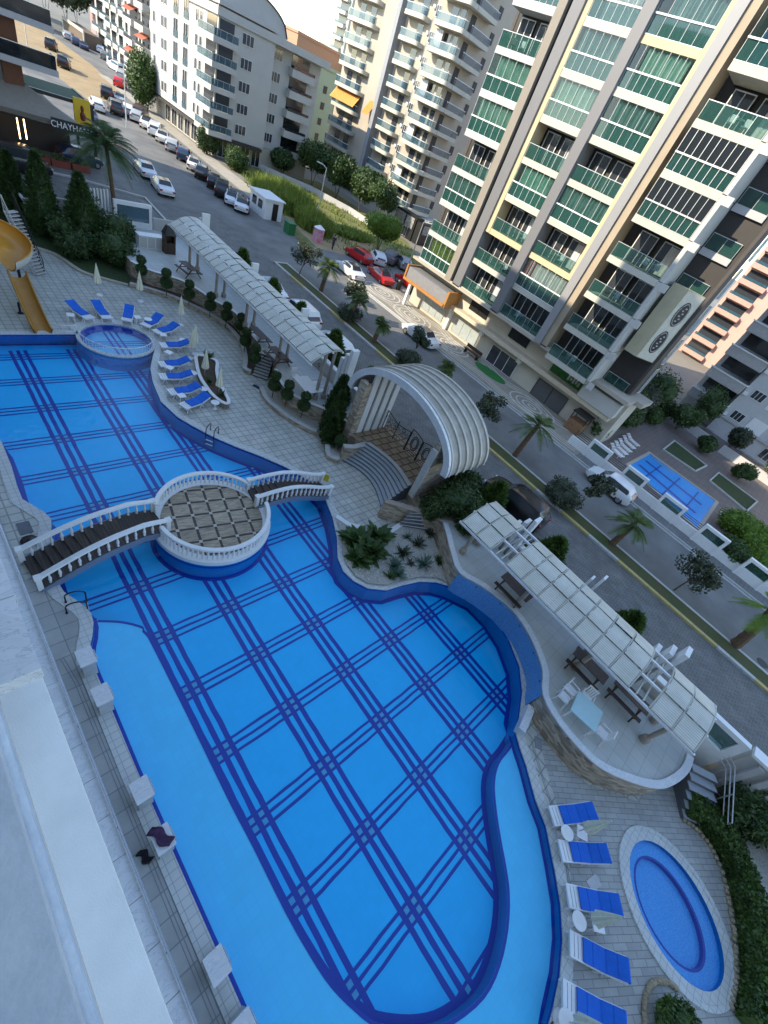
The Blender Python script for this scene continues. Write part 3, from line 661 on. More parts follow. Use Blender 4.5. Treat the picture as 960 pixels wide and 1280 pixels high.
def bridge(name, label, pa, pb, w0, w1, zf, n, posts, sp=.34):
    "arched bridge between two points; w0, w1 widths at the ends"
    a = Vector(pa[:2]); b = Vector(pb[:2]); d = (b - a).normalized(); s = Vector((-d.y, d.x)); L = (b - a).length
    t = fixed(name, label, 'bridge', (a.x, a.y, 0)); dk = MB(); und = MB(); P0 = []; P1 = []
    for i in range(n):
        q0, q1 = i / n, (i + 1) / n; z = zf((q0 + q1) / 2)
        c0 = a + d * L * q0; c1 = a + d * L * q1; wa = (w0 + (w1 - w0) * q0) / 2; wb = (w0 + (w1 - w0) * q1) / 2
        vs = [c0 - s * wa, c1 - s * wb, c1 + s * wb, c0 + s * wa]; zb = min(z - .12, max(-.05, z - .35)) if 0.05 < q0 < .95 else -.05
        dk.prism([tuple(v) for v in vs], z - .14, z)
        if q0 < .4 or q0 > .85: dk.prism([tuple(v) for v in [c0 - s * wa, c0 - s * wa + d * .04, c0 + s * wa + d * .04, c0 + s * wa]], z, z + .012)
    for i in range(n + 1):
        q = i / n; c = a + d * L * q; wq = (w0 + (w1 - w0) * q) / 2; P0.append(tuple(c - s * (wq - .09))); P1.append(tuple(c + s * (wq - .09)))
    kid(t, dk, 'deck', M['deckwood'])
    for sgn in (-1, 1):
        sd = MB(); vs = []
        for i in range(n + 1):
            q = i / n; c = a + d * L * q; wq = (w0 + (w1 - w0) * q) / 2 + .03; z = zf(q); lo_z = -.06 if (q < .04 or q > .96) else z - .30
            for o_ in (wq - .04, wq):
                e = c + s * sgn * o_; vs += [(e.x, e.y, max(-.3, lo_z)), (e.x, e.y, z + .02)]
        fs = []
        for i in range(n):
            k = 4 * i; fs += [(k, k + 4, k + 5, k + 1), (k + 2, k + 3, k + 7, k + 6), (k + 1, k + 5, k + 7, k + 3), (k, k + 2, k + 6, k + 4)]
        sd.add(vs, fs + [(0, 1, 3, 2)]); kid(t, sd, 'side_beam', mat('beam_grey_blue', (.16, .21, .30), .6, .1, 4))
    zz = lambda i: zf(i / n) + .01
    balusters(t, P0, zz, sp); balusters(t, P1, zz, sp)
    for (p, i) in [(P0[0], 0), (P1[0], 0), (P0[-1], n), (P1[-1], n)]:
        mb = MB(); z = zf(i / n); mb.box(p[0] - .09, p[0] + .09, p[1] - .09, p[1] + .09, z - .02, z + .66); mb.box(p[0] - .12, p[0] + .12, p[1] - .12, p[1] + .12, z + .66, z + .76); kid(t, mb, 'newel', M['white'])
    return t
zL = lambda q: .10 + (.62 * math.sin(min(1, q / .62) * math.pi / 2)) - (.28 * max(0, (q - .8) / .2) if q > .8 else 0)
bridge('footbridge', 'long white-balustraded bridge of dark planks from the building side to the round platform', (.45, 13.15), (5.4, 13.75), 1.75, 1.5, zL, 14, True, .36)
zR = lambda q: .44 + .28 * math.sin(math.pi * min(1, q * 1.15)) - .36 * max(0, q - .45)
bridge('footbridge', 'short white-balustraded bridge of dark planks from the round platform to the gate side', (9.95, 13.62), (14.35, 12.95), 1.45, 1.25, zR, 12, True, .27)
t = fixed('warning_sign', 'small yellow sign at the end of the short bridge', 'sign', P(406, 600, .0)); q = P(406, 600, .55)
m = MB(); m.tube([(q[0], q[1], 0), (q[0], q[1], .5)], .02); kid(t, m, 'post', M['white']); m = MB(); m.obox((q[0], q[1], .75), (.04, .42, .5), rz=.5); kid(t, m, 'panel', mat('yellow_sign', (.62, .55, .05), .5))

# --- white starting blocks on the pool edge
blocks = []
for k, (x, y) in enumerate([(.93, 8.5), (.93, 7.0), (.9, 3.72), (.9, 2.25), (.9, -.98), (.9, -2.4)]):
    lb = ['marble-topped block on the pool edge, nearest the long bridge', 'marble-topped block on the pool edge, second from the long bridge', 'marble-topped block on the pool edge, third from the long bridge',
          'marble-topped block on the pool edge with a purple towel on it', 'marble-topped block on the pool edge, fifth from the long bridge', 'marble-topped block on the pool edge, cut by the bottom of the picture'][k]
    if not blocks:
        t = thing('starting_block', lb, 'starting block', (x, y, 0), 0, 'blocks along the pool edge')
        m = MB(); m.box(-.21, .19, -.29, .29, 0, .90); m.build('body', mat('block_tile', (.42, .44, .46), .5, .1, 4), t)
        m = MB(); m.box(-.25, .23, -.32, .32, .90, .98); m.build('top', M['marble'], t); m = MB(); m.tube([(.20, -.22, .78), (.27, -.22, .76), (.27, .22, .76), (.20, .22, .78)], .018, 6); m.build('grip', M['steel'], t); blocks.append(t)
    else: blocks.append(dup(blocks[0], (x, y, 0), None, lb))
def towel(name, lab, c, size, rz, col, n=10, amp=.03):
    mb = MB(); vs = []; rr = random.Random(int(c[0] * 100 + 7))
    for i in range(n + 1):
        for j in range(n + 1):
            u = i / n - .5; v = j / n - .5; k = 1 - .5 * abs(v); x = u * size[0] * k + .05 * math.sin(v * 9); y = v * size[1]
            vs.append((c[0] + x * math.cos(rz) - y * math.sin(rz), c[1] + x * math.sin(rz) + y * math.cos(rz), c[2] + amp * (1 + math.sin(u * 9 + v * 5) * .6 + rr.uniform(-.3, .3))))
    mb.add(vs, [(i * (n + 1) + j, i * (n + 1) + j + 1, (i + 1) * (n + 1) + j + 1, (i + 1) * (n + 1) + j) for i in range(n) for j in range(n)])
    o = mb.build(name, col, smooth=True); md = o.modifiers.new('t', 'SOLIDIFY'); md.thickness = .02; return tag(o, lab, 'towel')
towel('towel', 'purple towel lying across the top of a pool edge block', (.86, 2.33, .99), (.30, .7), D2R(25), mat('purple_cloth', (.06, .025, .07), .9, .4, 8))
q = P(181, 1071, .0); towel('towel', 'dark crumpled towel on the slabs beside the purple one', (q[0], q[1], .01), (.22, .45), D2R(20), mat('dark_cloth', (.012, .012, .018), .9, .4, 8))
# pool ladders
def ladder(label, px, rz, m_=M['black']):
    q = P(*px, 0); t = thing('pool_ladder', label, 'ladder', (q[0], q[1], 0), rz)
    for s in (-.24, .24):
        m = MB(); pts = [(-.32, s, 0)] + [(-.32 + .32 * (1 - math.cos(a)), s, .38 + .22 * math.sin(a)) for a in [math.pi * k / 10 for k in range(11)]] + [(.32, s, .1), (.30, s, -.75)]
        m.tube(pts, .028, 8); m.build('rail', m_, t, smooth=True); m = MB(); m.lathe([(.05, 0), (.05, .03), (.02, .05)], c=(-.32, s, 0), n=10); m.build('foot', m_, t)
    for z in (-.3, -.6): m = MB(); m.box(.26, .34, -.24, .24, z, z + .03); m.build('tread', M['white'], t)
ladder('dark two-rail pool ladder beside the long bridge', (96, 757), D2R(-12)); ladder('dark pool ladder below the last upper lounger', (265, 543), D2R(-140))
# signboard and floor drain near the bridge foot
q = P(31, 660, .01); t = tag(MB().box(q[0] - .22, q[0] + .22, q[1] - .33, q[1] + .33, .006, .04).build('floor_hatch', mat('grey_hatch', (.13, .15, .17), .6)), 'grey metal hatch in the slabs beside the long bridge', 'hatch')
q = P(34, 675, .0); m = MB(); m.lathe([(.28, 0), (.30, .05), (.16, .09), (.05, .10), (.04, .2), (0, .2)], c=(q[0] + .05, q[1] - .1, 0), n=16); tag(m.build('stand_weight', M['black'], smooth=True, ), 'black parasol base at the foot of the long bridge', 'parasol base')

# --- water slide in the corner
t = fixed('water_slide', 'ochre spiral water slide with a white outer wall ending in the pool corner', 'water slide', (4, 36, 0))
def flume(path, banks, w=.62, rim=.34):
    inn = MB(); out = MB(); A = []; B = []
    for i, p in enumerate(path):
        p = Vector(p); d = (Vector(path[min(i + 1, len(path) - 1)]) - Vector(path[max(i - 1, 0)])).normalized(); s = Vector((-d.y, d.x, 0)).normalized()
        ra = []; rb = []
        for k in range(13):
            a = math.pi * k / 12; u = -math.cos(a); v = -math.sin(a)
            zz = rim + (v * rim * 1.6) + banks[i] * u
            ra.append(p + s * u * w + Vector((0, 0, zz + .25))); rb.append(p + s * u * (w + .05) + Vector((0, 0, zz + .25 - (.05 if k not in (0, 12) else 0))))
        A.append(ra); B.append(rb)
    for rows, mb in ((A, inn), (B, out)):
        vs = [q for r in rows for q in r]; n = 13
        mb.add(vs, [(i * n + k, i * n + k + 1, (i + 1) * n + k + 1, (i + 1) * n + k) for i in range(len(rows) - 1) for k in range(n - 1)])
    for k in (0, 12):                            # rolled rim
        inn.tube([r[k] for r in A], .05, 6)
    return inn, out
end = P(52, 412, .1); top_ = P(22, 345, 2.0)
path = []
for k in range(9): f = k / 8; path.append((end[0] + (top_[0] - end[0]) * f, end[1] - .35 + (top_[1] - end[1] + .35) * f, -.2 + 2.0 * f ** 1.35))
inn, out = flume(path, [0] * 9, .46, .26); kid(t, inn, 'chute', mat('dark_ochre', (.40, .19, .03), .35, .15, 1.0), True); kid(t, out, 'chute_shell', mat('slide_underside', (.30, .13, .02), .5), True)  # chute in a darker ochre than the spiral
# the spiral: white-sided bowl turning above the chute
sc_ = Vector(P(-16, 300, 3.2)); pts = []
for k in range(22):
    a = D2R(-70 + k * 15); pts.append((sc_.x + 1.35 * math.cos(a), sc_.y + 1.35 * math.sin(a), 2.2 + k * .11))
inn, out = flume(pts, [.12] * 22, .78, .50); kid(t, inn, 'spiral_chute', M['slide'], True); kid(t, out, 'spiral_shell', mat('slide_white_shell', (.62, .62, .56), .4), True)
m = MB()
for (x, y, z) in [(sc_.x + 1.0, sc_.y - 1.4, 2.3), (end[0] - .55, end[1] + 2.2, .7), (sc_.x - 1.2, sc_.y + 1.5, 3.6), (sc_.x + 1.3, sc_.y + .7, 2.8)]: m.tube([(x, y, 0), (x, y, z)], .07, 8); m.box(x - .15, x + .15, y - .15, y + .15, 0, .03)
kid(t, m, 'support_post', M['black'])
# stair up to the slide
t = fixed('slide_stairs', 'white open-tread stair with dark rails climbing beside the slide', 'stairs', P(48, 345, 0))
a = Vector(P(50, 343, 0)); b = Vector(P(12, 262, 3.6)); m = MB(); nst = 18
for k in range(nst):
    c = a.lerp(b, k / nst); d = (b - a); an = math.atan2(d.y, d.x); m.obox(c + Vector((0, 0, .1)), (.28, .85, .05), rz=an)
kid(t, m, 'tread', M['kerb'])
d = Vector((b - a)[:2] + ((0,) if False else ())).normalized() if False else Vector(((b - a).x, (b - a).y)).normalized(); s = Vector((-d.y, d.x, 0)) * .45
for sg in (-1, 1):
    m = MB(); m.tube([a + s * sg, b + s * sg], .05, 6); m.tube([a + s * sg + Vector((0, 0, .9)), b + s * sg + Vector((0, 0, .9))], .03, 6); m.tube([a + s * sg + Vector((0, 0, .5)), b + s * sg + Vector((0, 0, .5))], .02, 6)
    for k in range(7): c = a.lerp(b, k / 6) + s * sg; m.tube([c, c + Vector((0, 0, .9))], .025, 6)
    kid(t, m, 'handrail', M['alu'] if sg > 0 else M['black'])
# glass pavilion behind the slide
q = P(45, 262, 1.0); t = fixed('glass_pavilion', 'small glass-roofed pavilion with a white frame behind the slide stair', 'pavilion', (q[0], q[1], 0))
m = MB()
for (dx, dy) in ((-1, -1.6), (1, -1.6), (-1, 1.6), (1, 1.6)): m.box(q[0] + dx - .08, q[0] + dx + .08, q[1] + dy - .08, q[1] + dy + .08, 0, 2.2)
m.box(q[0] - 1.15, q[0] + 1.15, q[1] - 1.75, q[1] - 1.6, 2.1, 2.25); m.box(q[0] - 1.15, q[0] + 1.15, q[1] + 1.6, q[1] + 1.75, 2.1, 2.25); m.box(q[0] - 1.15, q[0] - 1, q[1] - 1.6, q[1] + 1.6, 2.1, 2.25); m.box(q[0] + 1, q[0] + 1.15, q[1] - 1.6, q[1] + 1.6, 2.1, 2.25); kid(t, m, 'frame', M['white'])
m = MB(); m.box(q[0] - 1, q[0] + 1, q[1] - 1.6, q[1] + 1.6, 2.14, 2.18); kid(t, m, 'glass_roof', M['glass_blue'])
# low railing beside the chute and round the round pool
def railing(name, label, path, z0, h, mm, sp=.16, cat='railing', two=True):
    t = fixed(name, label, cat, (path[0][0], path[0][1], z0)); m = MB(); m.tube([(p[0], p[1], z0 + h) for p in path], .028, 6); m.tube([(p[0], p[1], z0 + .1) for p in path], .014, 6); kid(t, m, 'top_rail', mm, True)
    m = MB(); L = 0
    for a, b in zip(path[:-1], path[1:]):
        a = Vector(a[:2]); b = Vector(b[:2]); n = max(1, int((b - a).length / sp))
        for k in range(n): c = a.lerp(b, k / n); m.box(c.x - .009, c.x + .009, c.y - .009, c.y + .009, z0, z0 + h)
    kid(t, m, 'bars', mm); return t
railing('pool_railing', 'white curved railing of thin bars round the small round pool', [(RC[0] + (RR - .1) * math.cos(D2R(a)), RC[1] + (RR - .1) * math.sin(D2R(a))) for a in range(178, 336, 6)], .03, .55, M['white'])
railing('pool_railing', 'short white railing between the slide chute and the round pool', [P(71, 416, 0), P(97, 416, 0)], .0, .5, M['white'])

# --- upper terrace with planting bed
upk = PL([(162.5, 354), (187, 361), (215, 370), (237.5, 380), (260, 391), (280.6, 404), (295, 418), (304, 433), (307, 450), (306, 460), (314, 464)], .3)
upt = PL([(164, 327), (183, 337), (215, 347), (230, 352.5), (245, 361), (271, 378), (290, 388), (305, 403), (318, 422), (323, 440)], SZ)
tpoly = [p[:2] for p in upt] + [p[:2] for p in PL([(342, 446), (345, 460), (349, 475), (364, 492), (385, 503), (411, 513.5)], SZ)] + [(19.6, 17.2), (20.75, 17.2), (20.75, 50.1), (13.6, 50.1)]
struct(MB().prism(tpoly, 0.002, SZ - .002).build('upper_terrace', [M['rubble']]))
struct(filled([tpoly], SZ + .002, 'terrace_floor', M['terrace']))
bed = [p[:2] for p in upk] + [p[:2] for p in upt[::-1]]
def lowwall(name, label, path, z0, z1, w, m1, m2, cap=.05):
    t = fixed(name, label, 'wall', (path[0][0], path[0][1], z0)); m = MB(); m.wall(path, z0, z1 - cap, w); kid(t, m, 'stone_face', m1)
    m = MB(); m.wall(path, z1 - cap + .001, z1, w + .08); kid(t, m, 'coping', m2); return t
up_s = smoothloop([p[:2] for p in upk], 3, False)
lowwall('planter_wall', 'low curved stone wall along the upper planting bed of clipped shrubs', up_s, 0, .36, .24, M['rubble'], M['kerb'])
struct(filled([clean([p[:2] for p in upk] + [p[:2] for p in upt[::-1]])], .22, 'planting_bed', M['soil']))
lowwall('terrace_wall', 'stone-faced retaining wall of the upper terrace behind the clipped shrubs', smoothloop([p[:2] for p in upt], 3, False), 0, SZ + .10, .16, M['rubble'], M['white'])
# stairs between the two beds
def stairs(name, label, bl, br_, tl, tr, n, z0, z1, m, cat='stairs'):
    "straight flight from bottom-left/right to top-left/right corners"
    t = fixed(name, label, cat, (bl[0], bl[1], z0)); bl, br_, tl, tr = [Vector(p[:2]) for p in (bl, br_, tl, tr)]
    mb = MB(); nos = MB()
    for k in range(n):
        a = bl.lerp(tl, k / n); b = br_.lerp(tr, k / n); z = z0 + (z1 - z0) * (k + 1) / n; e = bl.lerp(tl, (k + 1) / n); f = br_.lerp(tr, (k + 1) / n)
        mb.prism([tuple(a), tuple(b), tuple(f), tuple(e)], z0, z - .03)
        d = (a - e).normalized() * .03; nos.prism([tuple(a + d), tuple(b + d), tuple(f), tuple(e)], z - .03, z)
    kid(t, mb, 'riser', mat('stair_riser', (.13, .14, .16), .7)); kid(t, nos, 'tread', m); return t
stairs('stairs', 'straight grey steps between the upper beds of clipped shrubs', P(315.6, 470, 0), P(333.5, 476, 0), P(324, 439, SZ), P(343, 446, SZ), 8, 0, SZ, M['kerb'])
# second bed below the marble table
bk2 = PL([(327, 485), (334, 499), (351, 514), (370, 526.6), (392.5, 538), (407.5, 543), (409, 556), (411, 569), (424, 574)], .3)
te2 = PL([(345, 462), (349, 475), (364, 492), (385, 503), (411, 513.5)], SZ)
lowwall('planter_wall', 'low curved stone wall of the planting bed beside the gate steps', smoothloop([p[:2] for p in bk2], 3, False), 0, .36, .24, M['rubble'], M['kerb'])
struct(filled([clean([p[:2] for p in bk2] + [(18.3, 15.3), (18.6, 17.2)] + [p[:2] for p in te2[::-1]])], .21, 'lower_planting_bed', M['gravel']))
lowwall('terrace_wall', 'curved stone retaining wall with white coping below the marble table', smoothloop([p[:2] for p in te2], 3, False) + [(18.9, 17.0)], 0, SZ + .08, .16, M['rubble'], M['white'])
# garden behind the slide, its kerb and lawn
gk = PL([(40, 308), (70, 318), (100, 338), (130, 348), (160, 356)], .12); gp = smoothloop([p[:2] for p in gk], 3, False)
lowwall('garden_kerb', 'pale curved kerb in front of the dark shrubs beside the slide stair', gp, 0, .16, .22, M['kerb'], mat('kerb_sand', (.42, .38, .30), .8))
struct(filled([clean(gp + [(13.5, 39.6), (13.5, 50), (6, 50), (6, 44)])], .1, 'garden_lawn', M['grass']))

# --- the gate: landing, curved steps, arch
land = [(18.2, 8.9), (21.6, 8.9), (21.6, 17.2), (18.0, 17.2), (18.0, 15.0)]
stp = []
def arcstep(x_end, bulge, y0, y1, n=16): return [(x_end + bulge * math.sin(math.pi * k / n), y0 + (y1 - y0) * k / n) for k in range(n + 1)]
t = fixed('gate_steps', 'flight of curved grey steps rising from the pool deck to the arched gate', 'stairs', (17.2, 13, 0)); ris = MB(); trd = MB(); NS = 8
for k in range(NS):
    f = k / NS; f2 = (k + 1) / NS; a = arcstep(17.05 + 2.0 * f, .85 - .45 * f, 10.55 - .1 * f, 15.35 - .6 * f); b = arcstep(17.05 + 2.0 * f2 + .06, .85 - .45 * f2, 10.55 - .1 * f2, 15.35 - .6 * f2)
    z = SZ * (k + 1) / NS; ris.prism(a + b[::-1], 0, z - .035)
    a2 = [(p[0] - .03, p[1]) for p in a]; trd.prism(a2 + b[::-1], z - .035, z)
kid(t, ris, 'riser', mat('step_dark', (.14, .16, .19), .6)); kid(t, trd, 'tread', mat('step_granite', (.40, .43, .46), .5, .1, 5))  # risers in a darker blue-grey than the treads
lx = arcstep(19.1, .4, 10.45, 14.75)
t = fixed('gate_landing', 'raised landing of brown crazy paving between the steps and the iron gate', 'landing', (20, 13, 0))
m = MB(); m.prism(lx + [(18.2, 16.2), (22.2, 16.2), (22.2, 8.9), (18.6, 8.9)], 0, SZ - .01); kid(t, m, 'body', M['rubble'])
m = MB(); m.prism(lx + [(18.2, 16.2), (22.2, 16.2), (22.2, 8.9), (18.6, 8.9)], SZ - .009, SZ + .004); kid(t, m, 'paving', brickmat('crazy_paving', (.36, .27, .18), (.28, .21, .14), (.08, .06, .05), .7, .55, .05, .7, noise=.3))
# side walls of the steps
lowwall('stair_wall', 'stone cheek wall on the planted side of the gate steps', [p[:2] for p in [P(424, 574, 0), P(440, 566, .6), P(462, 551, SZ)]], 0, SZ - .15, .3, M['rubble'], M['kerb'])
swp = [p[:2] for p in PL([(481, 626), (515, 636), (548, 646), (598, 655)], SZ)]
lowwall('stair_wall', 'sloping brown stone wall between the gate steps and the lower terrace', swp, 0, SZ + .05, .3, M['rubble'], mat('brown_slab', (.34, .28, .22), .7))
# piers
t = fixed('gate_arch', 'big curved shell canopy over the complex gate on slatted and stone piers', 'gate arch', (20, 13, SZ))
m = MB()
for k in range(4): m.box(18.75 + k * .72, 18.75 + k * .72 + .47, 15.85, 16.15, SZ, 5.85)
kid(t, m, 'slat_pier', M['white']); m = MB(); m.box(18.5, 21.6, 16.0, 16.1, SZ, 5.8); kid(t, m, 'pier_backing', M['dark'])
m = MB(); m.box(18.2, 18.72, 15.9, 16.5, 0, 5.0); kid(t, m, 'stone_pier', M['rubble']); m = MB(); m.prism([(18.35, 9.55), (22.1, 9.55), (22.1, 9.85), (18.35, 9.85)], SZ, 5.3); kid(t, m, 'stone_pier', M['rubble'])
m = MB(); m.box(18.2, 18.33, 9.5, 9.9, SZ, 4.9); kid(t, m, 'pier_trim', M['kerb'])
arc = [(13.05 - 4.6 * math.cos(a), 3.85 + 2.85 * math.sin(a)) for a in [math.pi * k / 36 for k in range(37)]]
def shell(mb, x0, x1, th, off):
    vs = []
    for (y, z) in arc:
        n = Vector((y - 13.05, (z - 3.0))).normalized()
        for (x, o_) in ((x0, off), (x1, off), (x1, off - th), (x0, off - th)): vs.append((x, y + n.x * o_, z + n.y * o_))
    k = len(arc); fs = [(4 * i + q, 4 * (i + 1) + q, 4 * (i + 1) + (q + 1) % 4, 4 * i + (q + 1) % 4) for i in range(k - 1) for q in range(4)] + [(0, 1, 2, 3), (4 * k - 1, 4 * k - 2, 4 * k - 3, 4 * k - 4)]
    mb.add(vs, fs)
m = MB(); shell(m, 18.66, 22.5, .25, 0); kid(t, m, 'shell', M['archroof'], True, angle=30)
m = MB(); shell(m, 18.45, 18.65, .42, .03); kid(t, m, 'front_fascia', M['marble'])
for x in (19.35, 20.05, 20.75, 21.45, 22.15): m = MB(); shell(m, x, x + .16, .09, .095); kid(t, m, 'rib', mat('shell_rib', (.52, .50, .45), .6, .2, 2))
m = MB(); shell(m, 18.70, 18.86, .05, .052); kid(t, m, 'roof_trim', M['kerb'])
# iron fence and gates
t = fixed('iron_gate', 'black wrought iron double gate with scrollwork under the arch', 'gate', (21.1, 12.2, SZ))
GXp = 21.1
def ironleaf(y0, y1, h0, h1):
    m = MB(); m.tube([(GXp, y0, SZ), (GXp, y0, SZ + h0)], .06, 6); m.tube([(GXp, y1, SZ), (GXp, y1, SZ + h1)], .035, 6); n = 8
    for zf in (.12, .3): m.tube([(GXp, y0, SZ + zf), (GXp, y1, SZ + zf)], .02, 6)
    m.tube([(GXp, y0 + (y1 - y0) * k / n, SZ + h0 + (h1 - h0) * k / n + .08 * math.sin(math.pi * k / n)) for k in range(n + 1)], .03, 6)
    c = (y0 + y1) / 2
    for (rx, rz_) in ((.30, .52), (.20, .38)): m.tube([(GXp, c + rx * math.cos(a), SZ + .95 + rz_ * math.sin(a)) for a in [2 * math.pi * k / 20 for k in range(21)]], .035, 6, False)
    for k in range(1, 7): y = y0 + (y1 - y0) * k / 7; m.tube([(GXp, y, SZ + .12), (GXp, y, SZ + .34)], .012, 4)
    for sy in (-1, 1):
        for zz in (.55, 1.35): m.tube([(GXp, c + sy * (.42 - .1 * math.cos(a)), SZ + zz + .12 * math.sin(a)) for a in [2 * math.pi * k / 12 for k in range(11)]], .014, 4)
    return m
kid(t, ironleaf(12.25, 13.35, 1.55, 1.75), 'gate_leaf', M['black']); kid(t, ironleaf(11.1, 12.2, 1.75, 1.55), 'gate_leaf', M['black'])
t = fixed('iron_fence', 'black wrought iron fence panel with curls between the gate and the slatted pier', 'fence', (21.1, 14.6, SZ)); m = MB(); m.tube([(GXp, 13.4, SZ + 1.45), (GXp, 14.6, SZ + 1.2), (GXp, 15.8, SZ + 1.5)], .03, 6); m.tube([(GXp, 13.4, SZ + .1), (GXp, 15.8, SZ + .1)], .02, 6); kid(t, m, 'rail', M['black'])
m = MB(); rr = random.Random(3)
for k in range(18):
    y = 13.5 + rr.random() * 2.2; z = SZ + .25 + rr.random() * .9; r = .1 + rr.random() * .1; m.tube([(GXp, y + r * math.cos(a), z + r * math.sin(a)) for a in [1.8 * math.pi * q / 10 for q in range(11)]], .014, 4)
for y in (13.42, 14.6, 15.8): m.tube([(GXp, y, SZ), (GXp, y, SZ + 1.5)], .03, 6)
kid(t, m, 'scrollwork', M['black'])
t = fixed('iron_fence', 'short black wrought iron fence panel between the gate and the stone pier', 'fence', (21.1, 10.4, SZ)); m = MB(); m.tube([(GXp, 11.0, SZ + 1.5), (GXp, 9.95, SZ + 1.3)], .03, 6); m.tube([(GXp, 11.0, SZ + .1), (GXp, 9.95, SZ + .1)], .02, 6); kid(t, m, 'rail', M['black'])
m = MB()
for k in range(7): y = 10 + k * .16; m.tube([(GXp, y, SZ + .1), (GXp, y, SZ + 1.35)], .013, 4)
kid(t, m, 'bars', M['black'])

# --- lower terrace
ringp = smoothloop([p[:2] for p in PL([(556, 655), (560, 668), (566, 692), (575, 715), (600, 730), (620, 744), (640, 761), (658, 785), (672, 813), (681, 842), (681, 870), (700, 905), (735, 945), (757, 961), (780, 971), (805, 979), (825, 981), (843, 973), (856, 960), (861, 945)], SZ)], 3, False)
tlow = ringp + [(20.7, -8.4), (20.7, 7.2), (18.6, 7.6)]
struct(MB().prism(tlow, 0.002, SZ - .004).build('lower_terrace', M['rubble'])); struct(filled([clean(tlow)], SZ + .002, 'lower_terrace_floor', M['terrace']))
lowwall('terrace_wall', 'long wavy stone retaining wall with a white marble coping round the lower terrace', ringp, 0, SZ + .12, .24, M['rubble'], M['marble'], .07)
def resample(path, n):
    L = [0]
    for a, b in zip(path[:-1], path[1:]): L.append(L[-1] + (Vector(b[:2]) - Vector(a[:2])).length)
    out = []
    for k in range(n):
        s_ = L[-1] * k / (n - 1); i = max(q for q in range(len(L)) if L[q] <= s_ + 1e-9); i = min(i, len(path) - 2); f = (s_ - L[i]) / max(1e-9, L[i + 1] - L[i]); out.append(Vector(path[i][:2]).lerp(Vector(path[i + 1][:2]), f))
    return out
def nearest(path, q): return min(range(len(path)), key=lambda i: (Vector(path[i][:2]) - Vector(q[:2])).length)
k0, k1 = nearest(ringp, P(573, 716, SZ)), nearest(ringp, P(681, 866, SZ)); A = resample(ringp[k0:k1 + 1], 22); B = resample(smoothloop([p[:2] for p in PL([(567, 734), (594.6, 748), (617.5, 771), (636, 798.6), (649.6, 833), (653, 865), (651, 884)], .02)], 3, False), 22)
nn = []
for i in range(22):
    d = (A[min(i + 1, 21)] - A[max(i - 1, 0)]).normalized(); q = Vector((d.y, -d.x)); nn.append(q if (A[i] + q - Vector((9, 0))).length < (A[i] - q - Vector((9, 0))).length else -q)
B = [(a.x + q.x * .20, a.y + q.y * .20, -.10) for a, q in zip(A, nn)]; A = [(a.x + q.x * .135, a.y + q.y * .135, 1.27) for a, q in zip(A, nn)]
sp = MB(); sp.sheet(A, B); t = fixed('water_spillway', 'curved wall of speckled blue mosaic between the white terrace coping and the pool', 'waterfall slope', (16.8, 1, 0)); kid(t, sp, 'mosaic_face', M['mosaic'])
sp = MB(); sp.sheet([(p[0] + (b[0] - p[0]) * .12, p[1] + (b[1] - p[1]) * .12, 1.272) for p, b in zip(A, B)], [(p[0] + (p[0] - b[0]) * .1, p[1] + (p[1] - b[1]) * .1, 1.285) for p, b in zip(A, B)]); kid(t, sp, 'stone_lip', mat('lip_stone', (.40, .36, .28), .8))
sp = MB(); 
for k in range(3, len(A) - 2, 4): q = Vector(A[k]).lerp(Vector(B[k]), .12); sp.lathe([(.03, 0), (.03, .05), (0, .06)], c=tuple(q), n=8)
kid(t, sp, 'nozzle', M['black'])
m = MB(); m.wall([p[:2] for p in PL([(651, 914), (660, 893), (663, 884)], .3)], -.05, .42, .34); tag(m.build('marble_block', M['marble']), 'short white marble block where the spillway meets the stone wall', 'stone block')
q = P(673, 929, .01); tag(MB().obox((q[0], q[1], .015), (.5, .35, .03), rz=.6).build('floor_drain', mat('drain_cover', (.25, .26, .27), .6)), 'square grey drain cover below the curved stone wall', 'drain cover')
# steps at the south end
stairs('stairs', 'grey steps with metal handrails from the lower terrace down to the hedge', (17.75, -9.95, 0), (18.55, -11.25, 0), P(864, 953, SZ), P(893, 968, SZ), 6, 0, SZ, mat('step_grey', (.36, .39, .42), .5))
t = fixed('handrail', 'pair of steel handrails beside the lower terrace steps', 'handrail', (18.9, -11, 0)); c0 = Vector((18.75, -11.2, .15)); c1 = Vector(P(897, 965, SZ))
for hgt in (.45, .7, .92): m = MB(); m.tube([c0 + Vector((0, 0, hgt)), c1 + Vector((0, 0, hgt)), c1 + Vector((.5, .9, hgt + .1))], .025, 6); kid(t, m, 'rail', M['alu'])
for f in (0, .5, 1): c = c0.lerp(c1, f); m = MB(); m.tube([c - Vector((0, 0, .1)), c + Vector((0, 0, .92))], .03, 6); kid(t, m, 'post', M['alu'])
# little stair between planter and terrace
stairs('stairs', 'short white steps between the gravel planter and the lower terrace', P(497, 659, .0), P(540, 666, 0), P(512, 641, SZ), P(557, 643, SZ), 5, 0, SZ, M['white'])
# gravel planter by the pool
pl_o = [p[:2] for p in PL([(421, 648), (436, 657), (452, 660), (470, 668), (486, 665), (500, 656), (538, 662), (548, 690), (556, 712), (563, 729), (546, 722), (525, 721), (504, 725), (483, 731), (460, 729), (445, 720), (434, 706), (428, 690), (427, 670)], .12)]
struct(filled([clean(pl_o)], .13, 'planter_gravel', M['gravel']))
m = MB(); m.wall([p[:2] for p in PL([(420, 646), (436, 657), (452, 660)], .1)], 0, .2, .3); m.wall([p[:2] for p in PL([(468, 670), (486, 666), (501, 656)], .1)], 0, .2, .3)
tag(m.build('planter_kerb', M['white']), 'white curved kerb at the back of the gravel planter', 'kerb')

